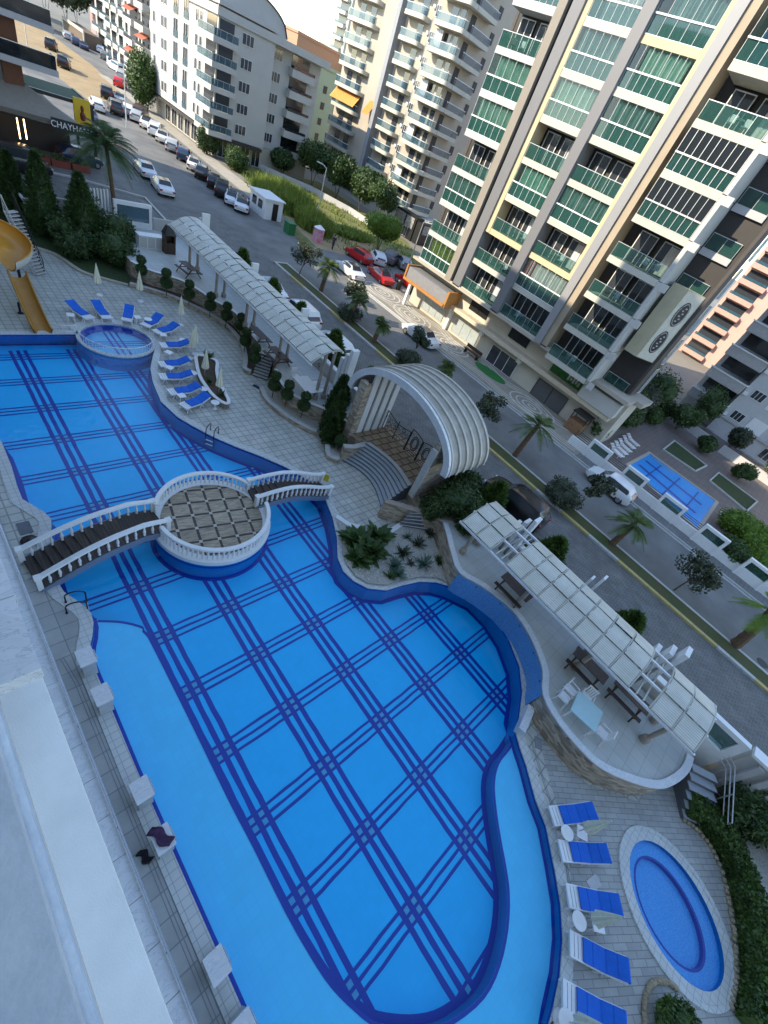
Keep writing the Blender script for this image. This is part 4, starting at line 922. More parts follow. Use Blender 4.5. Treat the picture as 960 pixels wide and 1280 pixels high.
# --- street wall of the complex and fins
def street_wall(y0, y1, label, h=2.35):
    t = fixed('boundary_wall', label, 'wall', (20.95, (y0 + y1) / 2, 0)); m = MB(); m.box(20.85, 21.1, y0, y1, 0, h - .12); kid(t, m, 'wall_panel', M['render_white']); m = MB(); m.box(20.78, 21.17, y0, y1, h - .119, h); kid(t, m, 'coping', M['white'])
    return t
street_wall(17.7, 47.5, 'white street wall behind the upper pergola'); street_wall(-8.2, 7.0, 'white street wall behind the lower pergola')
def fin(label, x, y, h, w=.12, d=.8, n=2):
    t = fixed('fence_fin', label, 'wall fin', (x, y, SZ))
    for k in range(n): m = MB(); m.box(x, x + d * .55, y + k * .38, y + k * .38 + w, 0, h - k * .5); kid(t, m, 'blade', M['white'])
fin('pair of tall white fins behind the middle of the lower pergola', 20.6, -.9, 4.6); fin('group of three white fins behind the south half of the lower pergola', 20.6, -5.6, 4.5, .22, 1.5, 3); fin('group of white fins behind the north end of the lower pergola', 20.6, 3.4, 4.4, .2, 1.2, 3)
fin('group of three white fins at the south end of the upper pergola', 20.7, 20.2, 4.6, .3, 1.1, 3); fin('white fins beyond the far end of the upper pergola', 20.6, 42.8, 4.8, .2, 1.3, 3); fin('white fins behind the middle of the upper pergola', 20.7, 34, 4.4, .2, 1.1, 2); fin('white fins behind the upper pergola nearer the gate', 20.7, 26.5, 4.4, .2, 1.1, 2)
t = fixed('wall_window', 'white framed opening with green glass in the wall past the south end of the lower pergola', 'wall window', (20.5, -9, SZ))
m = MB(); m.box(20.45, 20.75, -9.7, -9.35, 0, 3.3); m.box(20.45, 20.75, -8.1, -7.8, 0, 3.3); m.box(20.45, 20.75, -9.35, -8.1, 3.05, 3.3); m.box(20.4, 20.8, -9.35, -8.1, 0, 2.1); kid(t, m, 'frame', M['white']); m = MB(); m.box(20.58, 20.62, -9.35, -8.1, 2.1, 3.05); kid(t, m, 'glass', M['glass_teal'])
t = fixed('boundary_wall', 'white walls with slats at the far right past the terrace steps', 'wall', (21, -12, 0)); m = MB(); m.box(20.5, 20.9, -40, -9.9, 0, 3.1)
kid(t, m, 'wall_panel', M['render_white']); m = MB(); m.box(20.4, 21.0, -40, -9.9, 3.101, 3.25); kid(t, m, 'coping', M['white'])
for k in range(8): m = MB(); m.box(20.30, 20.498, -10.6 - k * .55, -10.35 - k * .55, .2, 3.0); kid(t, m, 'slat', M['greywall'])
t = fixed('wall_window', 'white framed opening with blue glass by the barbecue at the far end of the upper terrace', 'wall window', (17, 47.7, SZ))
m = MB(); m.box(15.0, 15.25, 47.5, 47.8, SZ, 3.3); m.box(17.9, 18.15, 47.5, 47.8, SZ, 3.3); m.box(15.25, 17.9, 47.5, 47.8, 3.0, 3.3); m.box(15.25, 17.9, 47.5, 47.8, SZ, 1.8); kid(t, m, 'frame', M['white']); m = MB(); m.box(15.25, 17.9, 47.63, 47.67, 1.8, 3.0); kid(t, m, 'glass', M['glass_blue'])
t = fixed('boundary_wall', 'grey-white wall closing the far end of the upper terrace towards the street', 'wall', (12, 50.2, 0)); m = MB(); m.box(4, 14.8, 50.0, 50.2, 0, 1.9); m.box(18.3, 21, 47.6, 47.85, 0, 2.3); kid(t, m, 'wall_panel', M['render_white'])
m = MB()
for k in range(7): m.box(13.1 + k * .28, 13.2 + k * .28, 47.7 + k * .1, 47.9 + k * .1, SZ, 3.7)
kid(t, m, 'slat', M['white'])

# --- pergolas
def pergola(label, x0, x1, y0, y1, zw, ze, peak, gaps, npan, nx=4, seed=1):
    t = fixed('pergola', label, 'pergola', ((x0 + x1) / 2, (y0 + y1) / 2, SZ)); rr = random.Random(seed)
    def zc(f): return zw + (ze - zw) * f + peak * math.sin(math.pi * min(1, f * .92))
    def X(f): return x0 + (x1 - x0) * f
    step = (y1 - y0) / npan; panel = None
    for k in range(npan):
        a = y0 + k * step + .05; b = y0 + (k + 1) * step - .05
        if k in gaps: continue
        m = MB(); n = 12; jit = rr.uniform(-.015, .015)
        for (f0, f1) in ((0, .30), (.31, .64), (.65, .985)):
            dz = rr.uniform(-.01, .03); A = []; Bq = []
            for q in range(5): f = f0 + (f1 - f0) * q / 4; A.append((X(f), a, zc(f) + .03 + dz + .05 * (1 - q / 4))); Bq.append((X(f), b, zc(f) + .03 + dz + jit + .05 * (1 - q / 4)))
            m.sheet(A, Bq); m.sheet([(p[0], p[1], p[2] - .015) for p in Bq], [(p[0], p[1], p[2] - .015) for p in A])
        kid(t, m, 'roof_panel', M['awning'])
    for f in (0, .305, .645, 1.0):
        m = MB(); m.box(X(f) - .05, X(f) + .05, y0 - .1, y1 + .1, zc(f) - .10, zc(f) + .0); kid(t, m, 'beam', M['white'])
    for k in range(npan + 1):
        y = y0 + k * step; m = MB(); vs = []; n = 10
        for q in range(n + 1): f = q / n; vs += [(X(f), y - .03, zc(f) - .02), (X(f), y + .03, zc(f) - .02), (X(f), y + .03, zc(f) + .045), (X(f), y - .03, zc(f) + .045)]
        m.add(vs, [(4 * i + q, 4 * (i + 1) + q, 4 * (i + 1) + (q + 1) % 4, 4 * i + (q + 1) % 4) for i in range(n) for q in range(4)]); kid(t, m, 'rafter', M['cream'])
    for k in gaps:
        for q in (1, 2): y = y0 + (k + q / 3) * step; m = MB(); m.box(x0, x1, y - .03, y + .03, zw + .05, zw + .12); kid(t, m, 'cross_bar', M['cream'])
    np_ = max(2, int((y1 - y0) / 4.2))
    for k in range(np_ + 1):
        y = y0 + .5 + (y1 - y0 - 1) * k / np_
        for x in (x0 + 1.5, x1 - .1): m = MB(); m.tube([(x, y, SZ), (x, y, zc((x - x0) / (x1 - x0)) - .05)], .11, 10); m.lathe([(.2, 0), (.2, .3), (.14, .36), (.11, .4)], c=(x, y, SZ), n=12); kid(t, m, 'post', mat('pergola_post', (.36, .31, .26), .7))
    return t
pergola('long curved pergola with white roof sheets over the lower terrace', 16.55, 19.6, -7.3, 5.55, 4.0, 4.15, .42, (2, 6, 11)[0:0] + (2, 10), 13, seed=4)
pergola('long curved pergola with white roof sheets over the upper terrace', 16.6, 18.9, 19.4, 40.0, 4.4, 5.05, .35, (), 24, seed=9)
# white service cabinets, stove, tables
q = P(183, 313, SZ); t = fixed('cabinet', 'row of low white cabinets by the blue-glass opening on the upper terrace', 'cabinet', (q[0], q[1], SZ)); m = MB(); m.box(q[0] - .4, q[0] + 1.6, q[1] + .4, q[1] + 1.2, SZ, SZ + .95); kid(t, m, 'body', M['white']); m = MB()
for k in range(3): m.box(q[0] - .35 + k * .65, q[0] + .22 + k * .65, q[1] + .38, q[1] + .398, SZ + .08, SZ + .88)
kid(t, m, 'door', M['render_white']); m = MB(); m.box(q[0] - .45, q[0] + 1.65, q[1] + .35, q[1] + 1.25, SZ + .951, SZ + 1.0); kid(t, m, 'worktop', M['marble'])
q = P(211, 316, SZ); t = fixed('barbecue_stove', 'dark brick barbecue stove with a hood at the far end of the upper terrace', 'barbecue', (q[0], q[1], SZ)); m = MB(); m.box(q[0] - .45, q[0] + .45, q[1] - .35, q[1] + .35, SZ, SZ + .9); m.box(q[0] - .45, q[0] - .33, q[1] - .35, q[1] + .35, SZ + .9, SZ + 1.5); m.box(q[0] + .33, q[0] + .45, q[1] - .35, q[1] + .35, SZ + .9, SZ + 1.5); m.box(q[0] - .33, q[0] + .33, q[1] + .2, q[1] + .35, SZ + .9, SZ + 1.5); kid(t, m, 'firebox', M['wood'])
m = MB(); m.add([(q[0] - .5, q[1] - .4, SZ + 1.5), (q[0] + .5, q[1] - .4, SZ + 1.5), (q[0] + .5, q[1] + .4, SZ + 1.5), (q[0] - .5, q[1] + .4, SZ + 1.5), (q[0] - .18, q[1] - .15, SZ + 2.2), (q[0] + .18, q[1] - .15, SZ + 2.2), (q[0] + .18, q[1] + .2, SZ + 2.2), (q[0] - .18, q[1] + .2, SZ + 2.2)], [(0, 1, 5, 4), (1, 2, 6, 5), (2, 3, 7, 6), (3, 0, 4, 7), (4, 5, 6, 7), (3, 2, 1, 0)]); kid(t, m, 'hood', M['black'])
def picnic(label, x, y, rz, z=SZ, group='dark wooden picnic tables'):
    t = thing('picnic_table', label, 'picnic table', (x, y, z), rz, group)
    m = MB()
    for k in range(5): m.box(-.9, .9, -.36 + k * .145, -.36 + k * .145 + .13, .72, .76)
    m.build('table_top', M['wood'], t)
    for s in (-1, 1):
        m = MB(); m.box(-.9, .9, s * .62 - .12, s * .62 + .12, .43, .47); m.build('bench', M['wood'], t)
    for s in (-1, 1):
        m = MB(); m.tube([(s * .65, -.72, 0), (s * .65, -.15, .72)], .04, 6); m.tube([(s * .65, .72, 0), (s * .65, .15, .72)], .04, 6); m.box(s * .65 - .03, s * .65 + .03, -.7, .7, .36, .42); m.build('leg_frame', M['wood'], t)
    return t
pt = picnic('dark picnic table under the north half of the lower pergola', 18.45, 1.7, D2R(90)); dup(pt, (18.25, -3.2, SZ), D2R(90), 'dark picnic bench jutting out from the middle of the lower pergola'); dup(pt, (18.9, -5.3, SZ), D2R(90), 'dark picnic table in the shade of the lower pergola')
dup(pt, (17.5, 38.3, SZ), D2R(100), 'dark picnic table beside the far end of the upper pergola'); dup(pt, (17.9, 27.4, SZ), D2R(90), 'dark picnic table under the upper pergola, above the straight steps'); dup(pt, (17.9, 24.6, SZ), D2R(90), 'dark picnic table under the upper pergola, nearer the marble table')
def ptable(label, x, y, rz, z, cat='table', top=M['glass_clear'], s=(.55, .55), group=None):
    t = thing('garden_table', label, cat, (x, y, z), rz, group); m = MB(); m.box(-s[0], s[0], -s[1], s[1], .70, .74); m.build('table_top', top, t)
    for a in (-1, 1):
        for b in (-1, 1): m = MB(); m.tube([(a * (s[0] - .08), b * (s[1] - .08), 0), (a * (s[0] - .08), b * (s[1] - .08), .70)], .035, 8); m.build('leg', M['plastic'], t)
    return t
ptable('square pale-blue garden table with four white chairs on the lower terrace', 15.9, -4.15, D2R(8), SZ, top=mat('pale_table', (.42, .62, .66), .3, .05, 3), s=(.62, .62))
def gchair(label, x, y, rz, z, group):
    t = thing('garden_chair', label, 'chair', (x, y, z), rz, group); m = MB(); m.box(-.24, .24, -.24, .24, .42, .46); m.build('seat', M['plastic'], t)
    m = MB()
    for k in range(5): m.obox((-.27, -.2 + k * .1, .68), (.03, .06, .42), ry=-.15)
    m.obox((-.31, 0, .9), (.04, .50, .07), ry=-.15); m.build('backrest', M['plastic'], t)
    for a in (-1, 1):
        m = MB(); m.tube([(-.25, a * .27, .64), (.2, a * .27, .64), (.24, a * .26, .4)], .025, 6); m.build('armrest', M['plastic'], t)
        for b in (-1, 1): m = MB(); m.tube([(b * .22, a * .22, .43), (b * .28, a * .26, 0)], .025, 6); m.build('leg', M['plastic'], t)
    return t
gc = gchair('white plastic chair on the pergola side of the pale-blue table', 16.75, -3.9, D2R(185), SZ, 'white plastic chairs on the terraces')
dup(gc, (15.75, -3.2, SZ), D2R(-88), 'white plastic chair north of the pale-blue table, nearest the pool wall'); dup(gc, (16.35, -3.25, SZ), D2R(-95), 'white plastic chair north of the pale-blue table, nearer the pergola'); dup(gc, (15.95, -5.15, SZ), D2R(92), 'white plastic chair on the south side of the pale-blue table')
q = P(384, 480, SZ + .75); t = ptable('white marble slab table on the upper terrace beside the gate', q[0], q[1], D2R(-3), SZ, top=M['marble'], s=(.6, 1.0))
dup(gc, (q[0] + 1.1, q[1] + .4, SZ), D2R(180), 'white chair on the pergola side of the marble table, farther from the gate'); dup(gc, (q[0] + 1.1, q[1] - .5, SZ), D2R(175), 'white chair on the pergola side of the marble table, nearer the gate'); dup(gc, (q[0] + .1, q[1] + 1.5, SZ), D2R(-90), 'white chair at the north end of the marble table')

# --- loungers, parasols, small tables
def lounger(label, x, y, rz, group):
    t = thing('sun_lounger', label, 'sun lounger', (x, y, 0), rz, group)
    m = MB()
    for s in (-1, 1): m.obox((-.3, s * .31, .33), (1.25, .05, .07)); m.obox((.62, s * .31, .46), (.72, .05, .07), ry=-.38)
    for k in range(9): m.box(-.9 + k * .14, -.9 + k * .14 + .11, -.29, .29, .33, .36)
    for k in range(5): m.obox((.36 + k * .13, 0, .37 + k * .052), (.11, .58, .025), ry=-.38)
    m.obox((-.92, 0, .35), (.06, .67, .09)); m.build('frame', M['plastic'], t)
    m = MB(); prof = [(-.48, .375), (-.2, .385), (-.165, .362), (-.13, .385), (.1, .388), (.26, .38), (.30, .375), (.34, .405), (.60, .51), (.63, .505), (.66, .54), (.95, .655), (1.0, .64), (1.02, .50)]
    A = []; B_ = []; C_ = []; D_ = []
    for (px, pz) in prof: A.append((px, -.30, pz + .05)); B_.append((px, .30, pz + .05)); C_.append((px, -.30, pz)); D_.append((px, .30, pz))
    m.sheet(A, B_); m.sheet(D_, C_); m.sheet(C_, A); m.sheet(B_, D_); m.add([A[0], B_[0], D_[0], C_[0], A[-1], B_[-1], D_[-1], C_[-1]], [(0, 3, 2, 1), (4, 5, 6, 7)]); m.build('cushion', M['towelblue'], t)
    for (a, lab) in ((-.68, 'leg'), (.28, 'leg')):
        for s in (-1, 1): m = MB(); m.tube([(a - .16, s * .31, 0), (a, s * .31, .33), (a + .16, s * .31, 0)], .03, 6); m.build('leg', M['plastic'], t)
    return t
ups = [((113, 398), (88, 377)), ((135, 398), (120, 377)), ((158, 401), (161.5, 383.5)), ((180, 407), (196, 395)), ((193.5, 415), (215, 406)), ((200, 431), (231, 427)), ((198.5, 455), (231, 449)), ((199, 470), (234, 466)), ((210.6, 490), (240.6, 482)), ((227.5, 508), (255.6, 494))]
lows = [((689, 1020), (737, 1014)), ((700, 1063), (752, 1066)), ((709, 1119), (764, 1129)), ((712, 1178), (775, 1208)), ((703, 1241), (770, 1275))]
L0 = None
for k, (f_, h_) in enumerate(ups + lows):
    a = Vector(P(*f_, .36)); b = Vector(P(*h_, .62)); c = (a + b) / 2; rz_ = math.atan2(b.y - a.y, b.x - a.x); c = a + Vector((math.cos(rz_), math.sin(rz_), 0)) * .95
    lb = ('lounger with a blue cushion by the round pool, %s counting from the slide' % ORD[k]) if k < 10 else ['blue-cushioned lounger nearest the curved terrace wall, a folded parasol at its head', 'blue-cushioned lounger on the lower deck, second from the terrace wall', 'blue-cushioned lounger on the lower deck beside a round table, third from the terrace wall', 'blue-cushioned lounger on the lower deck, fourth from the terrace wall', 'blue-cushioned lounger half out of the picture at the bottom'][k - 10]
    if L0 is None: L0 = lounger(lb, c.x, c.y, rz_, 'blue-cushioned loungers round the pool bend')
    else: dup(L0, (c.x, c.y, 0), rz_, lb, 'blue-cushioned loungers round the pool bend' if k < 10 else 'blue-cushioned loungers between the pools')
def parasol(label, x, y, rz=0, tilt=0, h=2.2, group='folded cream parasols'):
    t = thing('parasol', label, 'parasol', (x, y, 0), rz, group); m = MB(); m.tube([(0, 0, 0), (0, 0, h + .08)], .022, 8); m.build('pole', M['alu'], t)
    m = MB(); n = 16; rows = [(.015, h + .05), (.06, h - .2), (.12, h - .6), (.18, h - 1.0), (.22, h - 1.3)]; vs = []
    for (r, z) in rows:
        for i in range(n): a = 2 * math.pi * i / n; q = r * (1.15 if i % 2 else .72); vs.append((q * math.cos(a), q * math.sin(a), z + (.04 if i % 2 else 0) * (r > .1)))
    m.add(vs, [(j * n + i, (j + 1) * n + i, (j + 1) * n + (i + 1) % n, j * n + (i + 1) % n) for j in range(len(rows) - 1) for i in range(n)]); m.build('canopy', M['canvas'], t)
    m = MB(); m.lathe([(.26, 0), (.28, .05), (.1, .1), (.04, .14)], n=18); m.build('base', M['plastic'], t, True); return t
PR = None
for k, (x, y, lb) in enumerate([(10.15, 36.6, 'folded cream parasol nearest the slide'), (12.75, 35.9, 'folded cream parasol second from the slide, behind the third lounger'), (14.3, 32.3, 'folded cream parasol standing farthest from the pool near the curved stone wall'), (13.5, 28.2, 'folded cream parasol just above the boat-shaped planter, farther from the pool'), (13.05, 27.6, 'folded cream parasol just above the boat-shaped planter, nearer the pool'), (12.75, 25.0, 'folded cream parasol beside the middle of the boat-shaped planter'), (12.7, 22.9, 'folded cream parasol at the gate end of the boat-shaped planter')]):
    PR = parasol(lb, x, y) if PR is None else PR
    if k: dup(PR, (x, y, 0), R.uniform(0, 1), lb)
for (px, py, lb) in [(716, 1041, 'folded cream parasol between the first two lower loungers'), (724, 1151, 'folded cream parasol rising from the round table by the third lower lounger'), (700, 1276, 'folded cream parasol by the lounger at the bottom edge')]:
    q = P(px, py, 0); dup(PR, (q[0], q[1], 0), .3, lb, scale=.98)
def rtable(label, x, y, group='small white round tables'):
    t = thing('side_table', label, 'side table', (x, y, 0), 0, group); m = MB(); m.lathe([(0, .46), (.25, .46), (.27, .48), (.26, .50), (0, .50)], n=24); m.build('table_top', M['plastic'], t, True, angle=40)
    m = MB(); m.lathe([(.16, 0), (.14, .04), (.05, .1), (.05, .46)], n=12); m.build('stem', M['plastic'], t, True); return t
def stable(label, x, y, group='small white square tables'):
    t = thing('side_table', label, 'side table', (x, y, 0), R.uniform(0, .6), group); m = MB(); m.box(-.22, .22, -.22, .22, .38, .42); m.build('table_top', M['plastic'], t)
    for a in (-1, 1):
        for b in (-1, 1): m = MB(); m.tube([(a * .15, b * .15, .38), (a * .2, b * .2, 0)], .025, 6); m.build('leg', M['plastic'], t)
    return t
RT = ST = None
for (px, py, lb) in [(709, 1041, 'small white round table between the first two lower loungers'), (724, 1151, 'small white round table pierced by a parasol pole'), (708, 1276, 'small white round table at the bottom edge of the picture'), (185, 399, 'small white round table behind the third and fourth upper loungers'), (229, 425, 'small white round table behind the head of the sixth upper lounger'), (241, 466, 'small white round table behind the eighth upper lounger'), (254, 486, 'small white round table left of the boat-shaped planter'), (269, 503, 'small white round table behind the last upper lounger')]:
    q = P(px, py, .48)
    if RT is None: RT = rtable(lb, q[0], q[1])
    else: dup(RT, (q[0], q[1], 0), 0, lb)
for (px, py, lb) in [(728, 1041, 'small white square table under the folded parasol of the first lower lounger'), (748, 1155, 'small white square table under a folded parasol tip, by the third lower lounger'), (88, 393, 'small white square table beside the first lounger from the slide'), (172, 396, 'small white square table between the third and fourth upper loungers'), (204, 418, 'small white square table beside the fifth upper lounger'), (211, 440, 'small white square table beside the sixth upper lounger'), (212, 459, 'small white square table between the seventh and eighth upper loungers'), (227, 494, 'small white square table between the last two upper loungers')]:
    q = P(px, py, .42)
    if ST is None: ST = stable(lb, q[0], q[1])
    else: dup(ST, (q[0], q[1], 0), R.uniform(0, 1.5), lb)
# boat-shaped planter
bt = PL([(247, 443), (246, 455), (250, 470), (258, 483), (266, 493), (276, 501), (284, 504), (286, 500), (281, 490), (274, 478), (271, 462), (270, 450)], .45); bt2 = smoothloop([p[:2] for p in bt], 3)
t = fixed('stone_planter', 'boat-shaped white planter on the deck behind the loungers', 'planter', (bt[3][0], bt[3][1], 0)); m = MB(); m.wall(bt2, 0, .40, .12, True); kid(t, m, 'stone_face', M['stone']); m = MB(); m.wall(bt2, .401, .46, .22, True); kid(t, m, 'coping', M['white'])
m = MB(); m.prism(bt2, .05, .3); kid(t, m, 'soil', M['soil'])
q = P(356 - 0, 485, 0)
tag(MB().obox(P(322, 484, .03), (.25, .7, .06), rz=.5).build('doormat', mat('navy_mat', (.01, .03, .09), .8)), 'small dark blue mat at the foot of the straight steps', 'mat')
q = P(742, 1104, 0)
tag(MB().obox((q[0], q[1], .012), (.55, .35, .02), rz=-.3).build('floor_hatch', mat('pale_hatch', (.55, .56, .56), .6)), 'pale square hatch in the paving between two lower loungers', 'hatch')
m = MB(); rr = random.Random(12)
for k in range(9): m.lathe([(.004 + .006 * rr.random(), 0), (0, .0015)], c=(-.098 - .012 * rr.random(), .05 + .02 * rr.random(), 16.1605), n=9)
tag(m.build('dirt_spot', mat('rusty_dirt', (.20, .13, .10), .9, .4, 80)), 'small brown dirt spot on the pale strip of the near balcony wall', 'stain')
# ============================================================ BUILDINGS
class Face:
    "a facade plane: u runs along it, z up, d outwards"
    def __init__(s, kind, c): s.k = kind; s.c = c
    def pt(s, u, z, d):
        if s.k == 'W': return (s.c - d, u, z)
        if s.k == 'S': return (u, s.c - d, z)
        return (s.c + d, u, z)
    def box(s, m, u0, u1, z0, z1, d0, d1):
        a = s.pt(u0, z0, d0); b = s.pt(u1, z1, d1); m.box(a[0], b[0], a[1], b[1], a[2], b[2])
def window(t, fc, u0, u1, z0, z1, n=2, d=.02, frame=None, glassm=None, part='window', lab=None):
    m = MB(); fc.box(m, u0, u1, z0, z1, d, d + .03); o = kid(t, m, part, glassm or M['window'])
    m = MB(); w = .05; D = (d + .031, d + .07)
    fc.box(m, u0 - w, u0, z0 - w, z1 + w, *D); fc.box(m, u1, u1 + w, z0 - w, z1 + w, *D); fc.box(m, u0, u1, z0 - w, z0, *D); fc.box(m, u0, u1, z1, z1 + w, *D)
    for k in range(1, n): u = u0 + (u1 - u0) * k / n; fc.box(m, u - .025, u + .025, z0, z1, *D)
    m.build('window_frame', frame or M['white'], o)
    if lab: o['label'] = lab
    return o
def railglass(parent, fc, u0, u1, z, d, mat_, sides=(), depth=1.3, post=.9, top=M['alu'], h=1.0):
    m = MB(); fc.box(m, u0, u1, z + .03, z + h - .04, d, d + .02)
    for u in sides: fc.box(m, u - .01, u + .01, z + .03, z + h - .04, d - depth, d)
    o = m.build('railing', mat_, parent); m = MB(); fc.box(m, u0, u1, z + h - .04, z + h, d - .01, d + .04)
    for u in sides: fc.box(m, u - .02, u + .02, z + h - .04, z + h, d - depth, d - .01)
    n = max(1, int((u1 - u0) / post))
    for k in range(n + 1): u = u0 + .02 + (u1 - u0 - .04) * k / n; fc.box(m, u - .012, u + .012, z, z + h - .04, d + .021, d + .04)
    o2 = m.build('rail', top, parent); return o, o2
def wavy(fc, u0, u1, z0, z1, d, amp=.12, per=.34, rng=R, gap=None):
    m = MB(); n = max(4, int((u1 - u0) / per * 4)); A = []; B_ = []
    for k in range(n + 1):
        u = u0 + (u1 - u0) * k / n; w = d + amp * math.sin(k * math.pi / 2 + rng.uniform(-.3, .3)); A.append(fc.pt(u, z0, w)); B_.append(fc.pt(u + rng.uniform(-.02, .02), z1, w))
    m.sheet(A, B_); return m
def bay(t, fc, u0, u1, z, fh, kind, slabm, rail=M['glass_teal'], d0=-1.6, d1=0.0, curt=None, corner=(), slabh=.46, doors=True, lab=None):
    "one balcony of a tall block: slab, rail and either glazing with curtains or an open recess"
    m = MB(); fc.box(m, u0, u1, z - slabh, z, d0, d1); b = kid(t, m, 'balcony', slabm); ch = b
    if lab: b['label'] = lab
    zc = z + fh - slabh
    if kind == 'open':
        for x in railglass(b, fc, u0 + .03, u1 - .03, z, d1 - .06, rail, corner): pass
        if doors:
            w = (u1 - u0)
            for (a, c) in ((.16, .46), (.60, .92)) if w > 3 else ((.25, .75),):
                m = MB(); fc.box(m, u0 + w * a, u0 + w * c, z + .05, z + 2.15, d0 + .03, d0 + .05); o = m.build('balcony_door', M['window'], b)
                m = MB(); U0, U1 = u0 + w * a, u0 + w * c
                for (p, q) in ((U0 - .05, U0 + .02), (U1 - .02, U1 + .05), ((U0 + U1) / 2 - .03, (U0 + U1) / 2 + .03)): fc.box(m, p, q, z + .05, z + 2.2, d0 + .051, d0 + .10)
                fc.box(m, U0 - .05, U1 + .05, z + 2.16, z + 2.23, d0 + .101, d0 + .12); m.build('door_frame', M['white'], b)
            if R.random() < .45:
                m = wavy(fc, u0 + w * .16, u0 + w * (.16 + R.uniform(.1, .2)), z + .1, z + 2.1, d0 + .16, .04); m.build('curtain', M['cur_white'], b)
            if R.random() < .6:
                cu = u0 + w * R.uniform(.3, .7); m = MB(); p = fc.pt(cu, z, d1 - .75); m.lathe([(.28, .68), (.28, .71), (0, .71)], c=p, n=10); m.tube([p, (p[0], p[1], p[2] + .68)], .03, 5); m.build('balcony_table', M['plastic'], b)
                for s in (-.5, .5): p = fc.pt(cu + s, z, d1 - .75); m = MB(); m.box(p[0] - .2, p[0] + .2, p[1] - .2, p[1] + .2, z + .38, z + .43); m.box(p[0] + .16, p[0] + .2, p[1] - .2, p[1] + .2, z + .43, z + .85); m.build('balcony_chair', R.choice([M['plastic'], M['wood']]), b)
    else:
        m = MB(); fc.box(m, u0 + .04, u1 - .04, z + 1.02, zc - .02, d1 - .06, d1 - .045)
        for u in corner: fc.box(m, u - .01, u + .01, z + 1.02, zc - .02, d1 - 1.3, d1 - .06)
        m.build('glazing', M['pane'] if kind != 'dark' else rail, b); m = MB(); fc.box(m, u0 + .04, u1 - .04, z + .02, z + 1.0, d1 - .06, d1 - .04)
        for u in corner: fc.box(m, u - .01, u + .01, z + .02, z + 1.0, d1 - 1.3, d1 - .06)
        m.build('railing', M['glass_teal'], b); m = MB(); w = u1 - u0; n = int(w / R.choice((.62, .7, .8)) ) if kind != 'dark' else int(w / .55); bw = .010 if kind != 'dark' else .018
        for k in range(n + 1): u = u0 + .03 + (w - .06) * k / n; fc.box(m, u - bw, u + bw, z, zc, d1 - .038, d1 - .01)
        fc.box(m, u0, u1, z + 1.0, z + 1.10, d1 - .009, d1 + .03); fc.box(m, u0, u1, z, z + .05, d1 - .009, d1 + .02); m.build('glazing_bars', M['white'] if kind != 'dark' else M['alu'], b)
        cm = curt or M['cur_green']; cm = R.choice([cm, M['cur_mint'], M['cur_sage']]) if cm is M['cur_green'] else cm; g0 = u0 + .1 + (R.uniform(0, .3) if kind != 'dark' else .3); g1 = u1 - .1 - R.uniform(0, .9)
        m = wavy(fc, g0, g1, z + .05, zc - .1, d1 - .28); m.build('curtain', cm, b)
    return b
# ---- the tall block across the street
t = fixed('apartment_tower', 'tall cream and grey apartment tower with teal glass balconies across the street', 'building', (50, 20, SZ)); TW = t
W42 = Face('W', 42.0); W41 = Face('W', 41.0)
TOP = 41
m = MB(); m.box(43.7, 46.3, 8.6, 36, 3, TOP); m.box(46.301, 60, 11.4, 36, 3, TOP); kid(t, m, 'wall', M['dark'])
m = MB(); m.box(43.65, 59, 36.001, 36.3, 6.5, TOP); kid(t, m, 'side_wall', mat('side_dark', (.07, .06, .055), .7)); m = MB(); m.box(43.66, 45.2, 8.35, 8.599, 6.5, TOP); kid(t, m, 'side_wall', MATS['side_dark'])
for (a, b, nm, mt, c0) in [(28.95, 29.95, 'rib', M['ribgrey'], 41.75), (23.35, 24.3, 'rib', M['ribgrey'], 41.75), (17.55, 18.3, 'rib', M['ribgrey'], 41.55), (16.9, 17.549, 'tan_rib', M['tan'], 41.75), (30.35, 31.15, 'tan_rib', M['taupe'], 41.7)]:
    m = MB(); m.box(c0, 43.69, a, b, 6.2, TOP); kid(t, m, nm, mt)
m = MB(); m.box(42.1, 43.69, 29.951, 30.349, 6.4, TOP); kid(t, m, 'black_strip', M['black'])  # solid black strip between rib and taupe pier
FH = 2.86; Z00 = 6.42
b1 = ['open', 'open', 'open', 'green', 'open', 'green', 'green', 'white', 'open', 'green', 'open', 'green']
b2 = ['open', 'mixed', 'open', 'green', 'open', 'green', 'teal', 'teal', 'open', 'green', 'open', 'green']
b0 = ['lime', 'open', 'green', 'open', 'green', 'teal', 'open', 'green', 'teal', 'open', 'green', 'open']
gb = ['open', 'open', 'open', 'open', 'dark', 'dark', 'open', 'blue', 'open', 'dark', 'open', 'dark']
CUR = {'green': 'cur_green', 'white': 'cur_white', 'lime': 'cur_lime', 'teal': 'cur_green', 'blue': 'cur_blue', 'dark': 'cur_dark', 'mixed': 'cur_white'}
